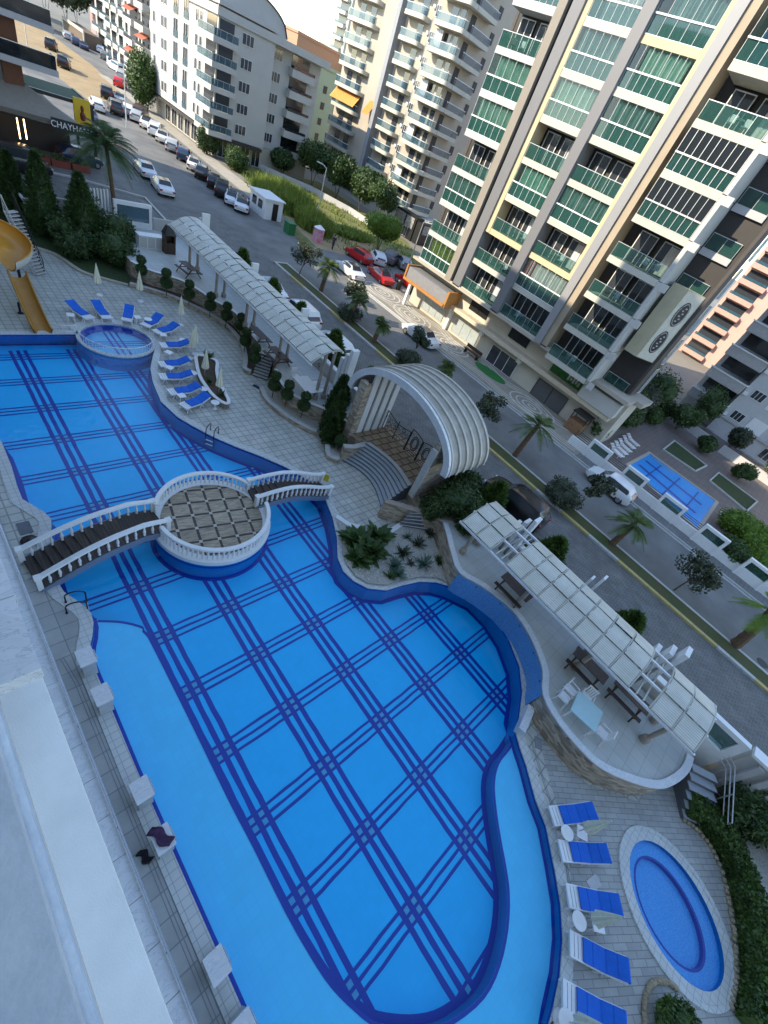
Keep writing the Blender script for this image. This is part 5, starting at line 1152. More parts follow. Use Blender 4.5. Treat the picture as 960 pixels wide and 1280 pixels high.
for k in range(12):
    z = Z00 + FH * k
    for (u0, u1, kinds) in ((24.32, 28.93, b1), (18.32, 23.33, b2)):
        yl = (k == 2) or (k == 8)
        if 2 <= k < 8: u0, u1 = (u0, 28.42) if u0 > 20 else (u0 + .0, u1)
        if 2 <= k < 8 and u0 < 20: u0 = 18.78
        b = bay(t, W42, u0, u1, z, FH, 'open' if kinds[k] == 'open' else 'shut', M['yellowpaint'] if (yl or (k == 7 and u0 < 20)) else M['cream'], curt=M[CUR[kinds[k]]] if kinds[k] != 'open' else None)
        if kinds[k] == 'mixed': mm_ = wavy(W42, 22.2, 23.2, z + .05, z + 2.3, -.22); mm_.build('curtain', M['cur_red'], b)
    bay(t, W42, 31.2, 35.7, z, FH, 'open' if b0[k] == 'open' else 'shut', M['render_white'], curt=M[CUR[b0[k]]] if b0[k] != 'open' else None, corner=(35.67,))
    bay(t, W41, 11.65, 16.2, z - .25, FH, 'open' if gb[k] == 'open' else ('dark' if gb[k] == 'dark' else 'shut'), M['cream'], d0=-2.5, curt=M[CUR[gb[k]]] if gb[k] != 'open' else None, corner=(11.68,), rail=M['glass_dark'] if gb[k] == 'dark' else M['glass_teal'])
    if k % 2 == 0 or k > 3:
        pass
    if k not in (1, 2): bay(t, Face('W', 44.6), 8.9, 11.2, z - .2, FH, 'open', M['greywall'], d0=.9 - 1.8, d1=1.1, corner=(8.93,), doors=False)
    m = MB(); m.box(40.95, 43.69, 11.3, 11.62, z - .25, z + FH - .3); m.box(40.9, 41.1, 10.75, 11.3, z - .8, z - .25); kid(t, m, 'corner_post', M['render_white'])
    fS = Face('S', 8.35); window(t, fS, 45.32, 46.2, z + .2, z + 2.5, 2, glassm=M['glass_blue']);  
for (u, h0, h1) in ((24.3, 12.2, 31), ): 
    for (a, b) in ((28.44, 28.93), (18.31, 18.77)): m = MB(); m.box(41.96, 43.6, a, b, 11.7, 29.2); kid(t, m, 'yellow_frame', M['yellowpaint'])
m = MB(); m.prism([(42.2, 10.95), (42.2, 9.75), (43.6, 8.62), (44.9, 8.62), (44.9, 10.95)], 9.5, 15.05); kid(t, m, 'sign_block', mat('olive_beige', (.46, .42, .29), .8, .06)); sd_ = Vector((1.4, -1.13, 0)).normalized(); sn_ = Vector((sd_.y, -sd_.x, 0)); so = Vector((42.9, 9.185, 0))
m = MB(); m.add([so - sd_ * .84 + sn_ * .03 + Vector((0, 0, 9.55)), so + sd_ * .84 + sn_ * .03 + Vector((0, 0, 9.55)), so + sd_ * .84 + sn_ * .03 + Vector((0, 0, 15)), so - sd_ * .84 + sn_ * .03 + Vector((0, 0, 15))], [(0, 1, 2, 3)]); kid(t, m, 'sign_face', mat('pale_panel', (.62, .58, .48), .7))
for zc_ in (11.1, 13.4):
    m = MB(); n = 24; m.add([so + sn_ * .05 + sd_ * .5 * math.cos(2 * math.pi * k / n) + Vector((0, 0, zc_ + .95 * math.sin(2 * math.pi * k / n))) for k in range(n)], [tuple(range(n))]); kid(t, m, 'oval_sign', M['black'])
    m = MB(); m.tube([so + sn_ * .07 + sd_ * .42 * math.cos(2 * math.pi * k / n) + Vector((0, 0, zc_ + .82 * math.sin(2 * math.pi * k / n))) for k in range(n + 1)], .03, 5, False); [m.obox(so + sn_ * .08 + sd_ * .08 * (q % 2 * 2 - 1) + Vector((0, 0, zc_ - .5 + q * .2)), (.16, .03, .1), rz=math.atan2(sd_.y, sd_.x)) for q in range(6)]; kid(t, m, 'oval_rim', M['greywall'])
# podium
m = MB(); m.box(41.75, 44.0, 7.6, 17.0, 6.02, 6.36); m.box(41.75, 44, 17.001, 36.4, 6.05, 6.3); m.box(44.001, 47, 6.9, 8.6, 5.9, 6.3); kid(t, m, 'soffit_band', M['beige'])
m = MB(); m.box(43.3, 46.6, 7.7, 36, SZ, 6.0); kid(t, m, 'podium', mat('podium_wall', (.52, .48, .40), .8, .1, .5))
m = MB(); m.box(42.25, 43.3, 8.2, 29.3, 3.85, 4.25); kid(t, m, 'canopy_slab', mat('canopy_tan', (.56, .48, .36), .7)); m = MB(); m.box(42.15, 43.32, 8.0, 11.9, 4.3, 5.7); kid(t, m, 'white_block', M['render_white'])
PW = Face('W', 43.3)
window(t, PW, 24.95, 28.6, 1.75, 3.15, 3, frame=M['alu'], glassm=mat('frosted', (.36, .40, .40), .3)); window(t, PW, 30.4, 33.8, 1.75, 3.1, 3, frame=M['alu'], glassm=MATS['frosted'])
window(t, PW, 19.2, 22.8, 1.42, 3.2, 3); window(t, PW, 25.1, 27.6, 4.75, 5.6, 2, frame=M['black'], glassm=M['black']); window(t, PW, 19.35, 21.75, 4.75, 5.6, 2, frame=M['black'], glassm=M['black'])
window(t, PW, 12.6, 16.3, 1.4, 3.2, 2, frame=M['black'], glassm=mat('garage_dark', (.10, .10, .10), .5), part='garage_door')
m = MB(); PW.box(m, 12.25, 15.9, 4.35, 5.9, .02, .12); kid(t, m, 'billboard', mat('billboard_green', (.02, .16, .02), .4, .5, 2.5, col2=(.01, .05, .01)), label='dark green billboard over the garage door'); m = MB()
for k in range(5): PW.box(m, 12.5 + k * .3, 12.7 + k * .3, 4.6 + (k % 2) * .1, 5.0 + (k % 3) * .12, .121, .13)
kid(t, m, 'billboard_graphic', mat('graphic_white', (.5, .5, .42), .5))
m = MB(); m.box(41.2, 43.3, 29.5, 35.9, 4.0, 5.3); kid(t, m, 'shop_canopy', mat('canopy_grey', (.22, .22, .23), .6)); m = MB(); m.box(41.05, 41.19, 29.3, 36.05, 3.85, 4.15); m.box(41.05, 43.3, 29.2, 29.45, 3.85, 5.5); m.box(41.06, 43.3, 35.95, 36.15, 3.85, 5.45); kid(t, m, 'canopy_trim', mat('orange_trim', (.42, .19, .05), .5))
m = MB(); m.box(41.3, 41.6, 34.9, 35.2, SZ, 4); m.box(42.9, 43.28, 29.2, 29.6, SZ, 3.8); kid(t, m, 'column', M['white']); window(t, Face('W', 43.65), 31.5, 35.5, 6.4 - 1.9, 6.0, 4, glassm=M['black'])
for y in (24.4, 18.9): m = MB(); m.box(42.9, 43.28, y, y + .5, 3.2, 3.7); kid(t, m, 'air_conditioner', M['white'])
# ---- long white block on the left with arched roof
def wins(t, fc, us, zs, w, h, n=2, **k):
    for u in us:
        for z in zs: window(t, fc, u - w / 2, u + w / 2, z, z + h, n, **k)
t = fixed('apartment_block', 'long five-storey white apartment block with an arched dark roof behind the parked cars', 'building', (50, 95, SZ))
m = MB(); m.box(41.5, 50.6, 84.5, 108, 4.3, 17.4); m.box(50.601, 60.5, 86.2, 104, 4.3, 17.4); kid(t, m, 'wall', M['render_white']); m = MB(); m.box(41.2, 60.8, 84.2, 108.2, 17.401, 18.3); m.box(41.4, 50.9, 84.3, 86.4, 15.9 + 2.6, 18.9); kid(t, m, 'parapet', M['render_white'])
m = MB(); pr = [(42.0, 18.3)] + [(42.0 + 11.0 * k / 16, 18.3 + 3.6 * math.sqrt(max(0, 1 - (k / 16) ** 2.4))) for k in range(17)]
n = len(pr); m.add([(x, 85.6, z) for x, z in pr] + [(x, 108, z) for x, z in pr], [tuple(range(n))[::-1], tuple(range(n, 2 * n)), (0, n - 1, 2 * n - 1, n)]); kid(t, m, 'gable_wall', M['render_white'])
m = MB(); m.sheet([(x, 85.3, z + .12) for x, z in pr], [(x, 108, z + .12) for x, z in pr]); kid(t, m, 'arched_roof', mat('dark_roof', (.08, .08, .09), .5))
fW = Face('W', 41.5); fS = Face('S', 84.5); fS2 = Face('S', 86.2); ZS = [4.9 + 2.62 * k for k in range(5)]
wins(t, fW, [89.6, 91.0, 102.0, 103.2, 106.4], [z + .4 for z in ZS], .7, 1.2, 1, glassm=M['window']); wins(t, fW, [94.6, 98.2], [z + .1 for z in ZS], 1.5, 2.0, 2, glassm=M['glass_dark'])
for z in ZS:
    for (u0, u1) in ((93.8, 95.4), (97.4, 99.0)):
        m = MB(); fW.box(m, u0, u1, z, z + .8, .08, .12); kid(t, m, 'balcony_glass', M['glass_blue'])
    # corner balconies
    m = MB(); m.box(40.3, 44.2, 83.3, 88.2, z - .75, z - .1); kid(t, m, 'balcony', M['render_white']); b = railglass(t, Face('W', 40.3), 83.4, 88.1, z - .1, -.05, M['glass_blue'], (), h=.85); c = railglass(t, Face('S', 83.3), 40.4, 44.1, z - .1, -.05, M['glass_blue'], (), h=.85)
    for o in b + c: o.location = tuple(-q for q in t.location)
    m = MB(); m.box(41.45, 41.49, 84.9, 87.9, z - .1, z + 1.8); m.box(41.7, 43.9, 84.44, 84.49, z - .1, z + 1.8); kid(t, m, 'balcony_door', M['window'])
    window(t, fS, 45.2, 47.0, z + .35, z + 1.5, 3); window(t, fS2, 51.4, 53.0, z + .35, z + 1.5, 3)
    m = MB(); m.box(54.4, 58.8, 84.9, 86.2, z - .75, z + .25); kid(t, m, 'balcony', M['render_white']); m = MB(); m.box(54.5, 58.7, 84.86, 84.899, z + .25, z + .6); m.box(54.8, 58.2, 86.14, 86.19, z + .3, z + 1.8); kid(t, m, 'balcony_glass', M['glass_dark'])
m = MB(); m.box(50.61, 50.9, 85.2, 86.19, 4.3, 17.3); kid(t, m, 'downpipe', M['greywall'])
m = MB(); m.box(42.2, 60.2, 85.2, 108, SZ, 4.29); kid(t, m, 'ground_floor', M['beige']); m = MB(); m.box(41.2, 50, 83.8, 84.6, 3.8, 4.2); m.box(41.0, 42.2, 84.601, 108, 3.9, 4.2); kid(t, m, 'shop_canopy', M['dark'])
fG = Face('W', 42.2)
for k in range(7): window(t, fG, 86 + k * 2.6, 87.9 + k * 2.6, 1.5, 3.6, 2, glassm=M['glass_dark'], part='shop_window')
for k in range(4): window(t, Face('S', 85.2), 43 + k * 2, 44.5 + k * 2, 1.5, 3.6, 2, glassm=M['glass_dark'], part='shop_window')
# ---- beige tower in the middle
t = fixed('apartment_tower', 'tall beige apartment tower with round-ended balconies and orange awnings in the middle distance', 'building', (78, 78, SZ))
m = MB(); m.box(71.2, 92, 68, 95, 4.2, 42); m.box(71.0, 76.5, 83.2, 86.4, 4.2, 42); kid(t, m, 'wall', M['beige']); m = MB(); m.box(69.6, 71.199, 80.9, 81.8, 4.2, 42); kid(t, m, 'rib', mat('rib_mid_grey', (.28, .29, .31), .6))
m = MB(); m.box(69.5, 92, 60.8, 96.5, SZ, 4.18); kid(t, m, 'podium', M['render_white'])
fb = Face('W', 71.2); Z3 = [4.9 + 2.93 * k for k in range(13)]
def roundslab(x0, x1, y0, y1, z0, z1, r=.8):
    m = MB(); pts = [(x1, y0), (x1, y1)] + [(x0 + r - r * math.sin(a), y1 - r + r * math.cos(a)) for a in [math.pi / 2 * k / 5 for k in range(6)]] + [(x0 + r - r * math.cos(a), y0 + r - r * math.sin(a)) for a in [math.pi / 2 * k / 5 for k in range(6)]]
    m.prism(pts, z0, z1); return m, pts
for i, z in enumerate(Z3):
    for (y0, y1, x0, x1) in ((66.4, 72.9, 69.5, 71.2), (75.2, 80.3, 69.6, 71.2), (87, 94.6, 69.6, 71.2), (66.4, 67.99, 71.21, 76.4)):
        m, pts = roundslab(x0, x1, y0, y1, z - .55, z, .7 if x1 < 71.21 else .3); o = kid(t, m, 'balcony', M['cream'])
        q = pts[2:] if x1 < 71.21 else [(71.3, 66.45), (76.35, 66.45), (76.35, 67.9)]
        g = MB(); A_ = [(p[0] + .05, p[1], z) for p in q]; g.sheet(A_, [(p[0], p[1], z + .85) for p in A_]); g.build('railing', M['glass_blue'], o); g = MB(); g.tube([(p[0], p[1], z + .87) for p in A_], .04, 5); g.build('rail', M['white'], o)
    for (u0, u1) in ((68.2, 69.2), (69.8, 71.2), (76.3, 77.7), (88.5, 90), (91.5, 93)):
        m = MB(); fb.box(m, u0, u1, z + .05, z + 2.1, .02, .06); kid(t, m, 'balcony_door', M['window'])
    if i < 12: window(t, fb, 73.6, 74.5, z + .5, z + 1.7, 2)
    m = MB(); Face('S', 68).box(m, 72.2, 73.4, z + .05, z + 2.1, .02, .06); kid(t, m, 'side_window', M['interior']); m = MB(); Face('S', 68).box(m, 77.6, 78.6, z + .6, z + 1.9, .021, .06); kid(t, m, 'side_window', M['interior'])
    if i % 2: m = wavy(fb, 71.0, 72.6, z + .1, z + 2.2, .7, .05); kid(t, m, 'curtain', M['cur_white'])
    m = MB(); fb.box(m, 74.7, 75.15, z + 1.2, z + 1.6, .02, .35); kid(t, m, 'air_conditioner', M['white'])
for (y0, y1) in ((87, 94.6), (82.5, 84.4)):
    m = MB(); zt = Z3[3] + 2.1
    A_ = [(70.9 - (1.6 if k else 0) * (k / 6), y0, zt + .5 - .35 * k) for k in range(7)]; m.sheet(A_, [(p[0], y1, p[2]) for p in A_]); n = 14
    for k in range(n): y = y0 + (y1 - y0) * k / n; m.sheet([(p[0] - .06, y, p[2]) for p in A_], [(p[0] - .06, y + (y1 - y0) / n * .55, p[2] + .01) for p in A_])
    kid(t, m, 'awning', M['orange'])
m = MB(); m.box(67.6, 72.9, 59.4, 60.79, SZ, 4.6); m.box(67.4, 69.49, 60.8, 66.2, SZ, 5.0); kid(t, m, 'shop_front', M['black'])
sg = mat('poster_grey', (.45, .43, .40), .6, .5, 2.0, col2=(.10, .10, .10), detail=8)
for (a, b, z0, z1) in ((61.2, 63.2, 3.0, 4.7), (63.6, 66.0, 3.0, 4.7)): m = MB(); Face('W', 67.4).box(m, a, b, z0, z1, .02, .1); kid(t, m, 'shop_sign', sg)
m = MB(); Face('S', 59.4).box(m, 68.2, 71.9, 3.0, 4.4, .02, .1); kid(t, m, 'shop_sign', sg)
for (a, b) in ((62.2, 63.4),): window(t, Face('W', 67.4), a, b, 1.5, 2.9, 2, frame=M['greywall'])
window(t, Face('W', 69.5), 76, 88, 2.2, 3.9, 8, frame=M['alu'], glassm=M['glass_dark'])
# ---- background blocks
def block(label, x0, x1, y0, y1, h, wallm, fh=2.9, sw=(), ww=(), balc=(), bm=None, cat='building', z0=SZ, awn=None, name='apartment_block', flat_=True):
    t = fixed(name, label, cat, ((x0 + x1) / 2, (y0 + y1) / 2, z0)); m = MB(); m.box(x0, x1, y0, y1, z0, h); kid(t, m, 'wall', wallm); m = MB(); m.box(x0 - .2, x1 + .2, y0 - .2, y1 + .2, h + .001, h + .5); kid(t, m, 'parapet', wallm)
    n = int((h - z0 - 1) / fh); W_, S_ = Face('W', x0), Face('S', y0)
    for k in range(n):
        z = z0 + 1.0 + fh * k
        for u in ww: m = MB(); W_.box(m, u - .5, u + .5, z + .6, z + 1.8, .02, .05); kid(t, m, 'window', M['window'])
        for u in sw: m = MB(); S_.box(m, u - .5, u + .5, z + .6, z + 1.8, .02, .05); kid(t, m, 'window', M['window'])
        for (f, a, b) in balc:
            F_ = W_ if f == 'W' else S_; m = MB(); F_.box(m, a, b, z - .5, z + .35, 0.01, 1.3); o = kid(t, m, 'balcony', bm or wallm); m = MB(); F_.box(m, a + .3, b - .3, z + .1, z + 2.1, .02, .06); m.build('balcony_door', M['window'], o)
            m = MB(); F_.box(m, a + .05, b - .05, z + .36, z + .85, 1.2, 1.24); m.build('railing', M['glass_blue'] if not awn else M['glass_dark'], o)
            if awn and (k + int(a)) % 2 == 0: m = MB(); m.add([F_.pt(a, z + 2.2, .05), F_.pt(b, z + 2.2, .05), F_.pt(b, z + 1.4, 1.5), F_.pt(a, z + 1.4, 1.5)], [(0, 1, 2, 3)]); m.build('awning', awn, o)
    return t
redaw = mat('red_awning', (.45, .12, .07), .8, .3, 2)
block('white apartment block with red awnings on its balconies beyond the arched-roof block', 46, 58, 119.5, 131, 21, M['render_white'], ww=(124.8,), balc=(('W', 120, 124), ('W', 125.6, 130)), sw=(48, 51), awn=redaw)
block('white apartment block with many stacked balconies at the far end of the street', 49, 60, 137.5, 150, 24, M['render_white'], balc=(('W', 138, 141), ('W', 142.2, 145), ('W', 146.2, 149.4)), sw=(51,))
block('pale apartment block with grey balconies farthest along the street', 53, 66, 160, 172, 26, M['greywall'], balc=(('W', 161, 165), ('W', 166.5, 171)), bm=M['render_white'])
block('pinkish tower with dark window strips far behind the car park', 62, 74, 196, 206, 28, mat('dusty_pink', (.40, .27, .26), .8), ww=(198, 201, 204), sw=(64, 67, 70, 73))
block('pale green apartment block with small windows behind the trees between two bigger buildings', 66, 80, 107, 120, 17.5, mat('pale_green_render', (.44, .55, .42), .8, .08), sw=(68, 71, 74, 77), ww=(109, 112, 115, 118), fh=2.7)
block('terracotta coloured block peeping over the pale green one', 82, 96, 128, 140, 21, mat('terracotta', (.48, .27, .17), .8), sw=(84, 87, 90, 93), fh=2.8)
block('tall white tower with stacked balconies behind the beige tower', 96, 112, 112, 126, 46, M['render_white'], balc=(('W', 113, 118), ('S', 97, 102), ('S', 104, 110)), sw=(111,), fh=3)
block('slim cream tower on the skyline between the arched roof and the beige tower', 128, 142, 172, 186, 44, M['cream'], balc=(('W', 173, 178), ('S', 130, 135)), fh=3)
pinkm = mat('salmon_render', (.56, .36, .30), .85, .06, .5)
tp = block('salmon pink apartment block with balconies at the right edge of the picture', 119.5, 135, -12, 21, 46, pinkm, ww=(12.0, 6, 1, -4), balc=(('W', 15.5, 20.6), ('W', 8.0, 10.6)), bm=mat('salmon_balcony', (.54, .31, .25), .8))
block('long apartment block far behind the beige tower', 120, 150, 40, 90, 36, M['cream'], ww=(45, 50, 55, 60, 65, 70, 75, 80, 85), fh=3)
t = fixed('apartment_block', 'grey-white apartment block with deep balconies above the neighbouring pool', 'building', (80, 0, SZ)); fg = Face('W', 73)
m = MB(); m.box(73, 90, -30, 3.2, SZ, 30); m.box(75, 90, 3.201, 8.2, SZ, 30); kid(t, m, 'wall', mat('cool_white_render', (.52, .52, .53), .85, .08))
for k in range(8):
    z = 4.9 + 3.05 * k
    m = MB(); m.box(71.6, 74.99, 3.3, 8.0, z - 1.15, z); kid(t, m, 'balcony', mat('balcony_grey', (.42, .40, .39), .8)); m = MB(); m.box(71.5, 71.6, 3.2, 8.1, z + .0, z + .15); m.box(71.6, 75, 3.1, 3.199, z, z + .15); kid(t, m, 'balcony_kerb', M['white']); m = MB(); Face('W', 75).box(m, 3.6, 7.6, z + .1, z + 1.7, .02, .08); kid(t, m, 'balcony_door', M['window'])
    window(t, fg, .8, 2.2, z - .9, z + .1, 3); window(t, fg, -4.6, -3.0, z - .9, z + .1, 3); m = MB(); fg.box(m, -2.0, .0, z - 1.2, z + .5, .02, .08); kid(t, m, 'shutter', M['white'])
    m = MB(); fg.box(m, 2.6, 3.1, z - 1.0, z - .6, .02, .4); kid(t, m, 'air_conditioner', M['white']); m = MB(); m.box(71.6, 73, -10, -5.2, z - 1.15, z - .1); kid(t, m, 'balcony', MATS['balcony_grey'])
window(t, fg, -1.5, .6, 1.9, 3.2, 4); window(t, fg, -6, -3.6, 1.9, 3.2, 4); m = MB(); fg.box(m, -30, 3.2, 3.5, 3.8, .01, .25); kid(t, m, 'band', M['greywall'])
# ---- cafe block at the top left
t = fixed('cafe_building', 'dark-fronted building with glass balconies and a cafe on the ground floor, top left', 'building', (8, 68, SZ)); fc = Face('S', 64.6)
m = MB(); m.box(-8, 13.4, 64.6, 80, 4.6, 34); kid(t, m, 'wall', mat('taupe_render', (.20, .18, .165), .8)); m = MB(); m.box(-8, 17, 66, 80, SZ, 4.59); kid(t, m, 'ground_floor', M['dark'])
for k in range(9):
    z = 8.55 + 2.95 * k
    m = MB(); m.box(-8, 15.9, 62.9, 64.59, z - .45, z); kid(t, m, 'balcony', M['greywall'])
    m = MB(); m.box(-8, 15.8, 62.95, 62.98, z + .02, z + 1.0); m.box(15.78, 15.81, 62.99, 64.5, z + .02, z + 1.0); kid(t, m, 'railing', M['glass_dark']); m = MB(); m.box(-8, 15.85, 62.93, 63.0, z + 1.0, z + 1.05); kid(t, m, 'rail', M['alu'])
    window(t, fc, 8.6, 11.6, z - 2.4 + 2.5, z + 2.2, 2, frame=M['black'], glassm=M['glass_dark']); window(t, fc, 2, 6, z + .1, z + 2.2, 2, frame=M['black'])
    m = MB(); m.box(11.9, 13.38, 64.4, 64.59, z + .01, z + 2.4); kid(t, m, 'wood_panel', mat('rust_wood', (.16, .055, .025), .6))
m = MB(); fc.box(m, 8.9, 11.5, 5.3, 7.9, .02, .08); kid(t, m, 'window', mat('beige_blind', (.34, .31, .26), .7)); m = MB(); m.box(11.9, 13.38, 64.4, 64.59, 5.0, 8.05); kid(t, m, 'wood_panel', MATS['rust_wood'])
m = MB(); m.add([(-8, 62.4, 4.5), (17.2, 62.4, 4.5), (17.2, 62.2, 4.9), (-8, 62.2, 4.9), (-8, 64.58, 4.9), (13.5, 64.58, 6.6), (17.2, 64.58, 4.9)], [(0, 1, 2, 3), (3, 2, 6, 5, 4)]); kid(t, m, 'awning', mat('taupe_awning', (.26, .235, .20), .8)); m = MB(); m.box(-8, 19, 62.5, 64.5, 4.3, 4.45); kid(t, m, 'fascia', M['black'])
m = MB(); m.box(14.6, 18.6, 62.0, 62.15, 4.2, 5.15); kid(t, m, 'sign_board', M['black'])
cu = bpy.data.curves.new('letters', 'FONT'); cu.body = 'CHAYHANA 1'; cu.size = .72; cu.extrude = .02; cu.align_x = 'CENTER'; cu.align_y = 'CENTER'
tmp = bpy.data.objects.new('tmp', cu); COL.objects.link(tmp); bpy.context.view_layer.update(); me = bpy.data.meshes.new_from_object(tmp.evaluated_get(bpy.context.evaluated_depsgraph_get())); bpy.data.objects.remove(tmp)
me.materials.clear(); me.materials.append(M['white']); o = bpy.data.objects.new('lettering', me); COL.objects.link(o); o.parent = t; o.location = Vector((16.6, 61.97, 4.67)) - t.location; o.rotation_euler = (D2R(90), 0, 0); o.scale = (.92, 1, 1)
m = MB()
for (x, y) in ((14.2, 66.2), (19.4, 66.2), (14.2, 72), (19.4, 72)): m.box(x - .12, x + .12, y - .12, y + .12, SZ, 6.2)
m.box(14, 19.6, 66, 66.25, 6.0, 6.3); m.box(19.3, 19.55, 66.25, 72.2, 6.0, 6.3); kid(t, m, 'side_frame', M['black']); m = MB(); m.box(14.1, 19.3, 66.3, 72.2, 6.05, 6.2); kid(t, m, 'side_roof', mat('green_roof', (.05, .09, .04), .8))
m = MB(); m.box(17.6, 19.1, 65.7, 65.9, 4.3, 6.6); kid(t, m, 'yellow_sign', mat('sign_amber', (.75, .48, .02), .5)); m = MB(); m.lathe([(.05, 0), (.22, .1), (.26, .5), (.1, .8), (.17, 1.0), (.12, 1.2), (0, 1.3)], c=(18.35, 65.68, 4.8), n=10); m.obox((18.35, 65.66, 5.3), (.5, .05, .12)); kid(t, m, 'sign_figure', mat('sign_red', (.20, .03, .02), .6))
for (x, y) in ((9.6, 62.9), (12.0, 62.8), (12.6, 63.2)):
    m = MB(); m.tube([(x, y, 2.6), (x, y, 4.2)], .05, 6); mt, tt, oo = nt('warm_lamp') if 'warm_lamp' not in MATS else (MATS['warm_lamp'], None, None)
    if tt: e = N_(tt, 'ShaderNodeEmission', Strength=3.0); e.inputs[0].default_value = (1, .62, .3, 1); tt.links.new(e.outputs[0], oo.inputs[0]); MATS['warm_lamp'] = mt
    kid(t, m, 'lamp', mt)
for k in range(7):
    x = 6 + k * 1.75; t2 = fixed('planter_box', ['red planter box with a green hedge before the cafe, %s from the left edge' % ORD[k]][0], 'planter', (x, 61.4, SZ), 'red planter boxes along the cafe'); m = MB(); m.box(x - .8, x + .8, 61.1, 61.7, SZ, SZ + .6); kid(t2, m, 'box', mat('terracotta_box', (.22, .05, .03), .7)); m = MB(); m.leaves((x, 61.4, SZ + .85), (.85, .35, .35), 160, .16, shell=0); kid(t2, m, 'leaves', M['leaf_dark'])
# ============================================================ NEIGHBOURING POOL
NX = 39.4
t = fixed('boundary_wall', 'long low white wall along the neighbouring pool with open square frames', 'wall', (NX, 0, SZ)); m = MB(); m.box(NX - .12, NX + .12, -60, 9.2, SZ, 2.15); kid(t, m, 'wall_panel', M['white'])
for k, y in enumerate([6.45, 2.85, -.7, -4.35, -8.0, -11.6, -15]):
    m = MB(); a, b = y - .9, y + .9; m.box(NX - .28, NX + .05, a - .1, a + .12, SZ, 3.1); m.box(NX - .28, NX + .05, b - .12, b + .1, SZ, 3.1); m.box(NX - .28, NX + .05, a + .121, b - .121, 2.88, 3.1); m.box(NX - .2, NX + .0, a + .121, b - .121, SZ, 2.17); kid(t, m, 'frame', M['white'])
    m = MB(); m.box(NX - .1, NX - .08, a + .13, b - .13, 2.19, 2.87); kid(t, m, 'frame_glass', M['glass_teal'])
    m = MB()
    for q in range(4): m.box(NX + .02, NX + .05, b + .1, b + 1.75, 2.25 + q * .16, 2.29 + q * .16)
    kid(t, m, 'rails', M['dark'])
flat('neighbour_deck', [(NX + .12, -40), (60, -40), (72.9, -5), (72.9, 3), (60, 7.7), (NX + .12, 7.7)], SZ + .05, brickmat('brown_deck_tile', (.20, .165, .15), (.17, .14, .13), (.10, .08, .075), .5, .5, .015, .6, offset=0, noise=.2))
np_ = [p[:2] for p in PL([(790, 577), (800, 562), (815, 562), (831, 575), (897, 626), (872, 663), (860, 657), (835, 640)], SZ + .06)]
np_ = [(42.6, 5.4), (51.6, 5.4), (51.6, -3.6), (41.2, -3.6), (41.2, 3.6)]
nq = [P(786, 583, SZ), P(812, 568, SZ), P(893, 627, SZ), P(870, 661, SZ)]; nq = [p[:2] for p in nq]
struct(filled([nq], SZ + .062, 'neighbour_pool_floor', mat('bright_pool', (.0, .34, .86), .4, .06, 4))); ow = offset(nq, -.45)
m = MB(); loopsheet(m, ow, SZ + .055, ow, SZ + .12); loopsheet(m, ow, SZ + .12, nq, SZ + .12); loopsheet(m, nq, SZ + .12, nq, SZ + .05); struct(m.build('neighbour_pool_coping', mat('sand_coping', (.42, .38, .32), .7)))
m = MB(); q0, q1, q2, q3 = [Vector(p) for p in nq]
for f in (.22, .5, .78):
    a = q0.lerp(q3, .12).lerp(q1.lerp(q2, .12), 0) ; a = q0.lerp(q1, .0).lerp(q3.lerp(q2, .0), f); b = q1.lerp(q2, f); b = a.lerp(b, .92); m.wall([tuple(a), tuple(b)], SZ + .063, SZ + .066, .14)
for f in (.3, .62): a = q0.lerp(q1, .35).lerp(q3.lerp(q2, .35), 0); a = q0.lerp(q1, f); b = q3.lerp(q2, f); m.wall([tuple(a.lerp(b, .05)), tuple(a.lerp(b, .9))], SZ + .067, SZ + .07, .42)
struct(m.build('neighbour_pool_lines', M['navy'])); struct(filled([nq], SZ + .09, 'neighbour_pool_water', M['water']))
m = MB(); a = q1.lerp(q2, .04); b = q1.lerp(q2, .40); d = (q0 - q1).normalized() * .9; m.prism([tuple(a), tuple(b), tuple(b + d), tuple(a + d)], SZ + .064, SZ + .085); struct(m.build('neighbour_pool_bench', M['mosaic']))
# lawn patches and kerbs of the neighbour
for i, poly in enumerate([[(828, 563), (842, 552), (882, 583), (868, 590)], [(886, 602), (897, 592), (945, 628), (932, 640)]]):
    pp = [p[:2] for p in PL(poly, SZ)]; struct(filled([pp], SZ + .11, 'neighbour_lawn', M['grass'])); m = MB(); m.wall(pp, SZ + .05, SZ + .2, .22, True); tag(m.build('lawn_kerb', M['kerb']), ['pale kerb round the lawn patch nearest the neighbouring pool bench', 'pale kerb round the lawn patch farther along the grey building'][i], 'kerb')
def slatlounger(label, x, y, rz, z):
    t = thing('sun_lounger', label, 'sun lounger', (x, y, z), rz, 'white loungers by the neighbouring pool'); m = MB()
    for k in range(12): m.box(-.95 + k * .15, -.95 + k * .15 + .1, -.3, .3, .3 + max(0, k - 7) * .07, .34 + max(0, k - 7) * .07)
    m.box(-.95, .3, -.33, -.3, .24, .36); m.box(-.95, .3, .3, .33, .24, .36); m.build('frame', M['plastic'], t)
    for a in (-.7, .5):
        for s in (-1, 1): m = MB(); m.tube([(a, s * .3, .3), (a, s * .3, 0)], .03, 5); m.build('leg', M['plastic'], t)
    return t
sl = None
for k, (px, py) in enumerate([(770, 563), (775, 560), (780, 557), (785, 553), (790, 550)]):
    q = P(px, py, SZ + .4); lb = 'white slatted lounger in the row beside the neighbouring pool, %s from the street' % ORD[k]
    if sl is None: sl = slatlounger(lb, q[0], q[1], D2R(75), SZ + .05)
    else: dup(sl, (q[0], q[1], SZ + .05), D2R(75), lb)
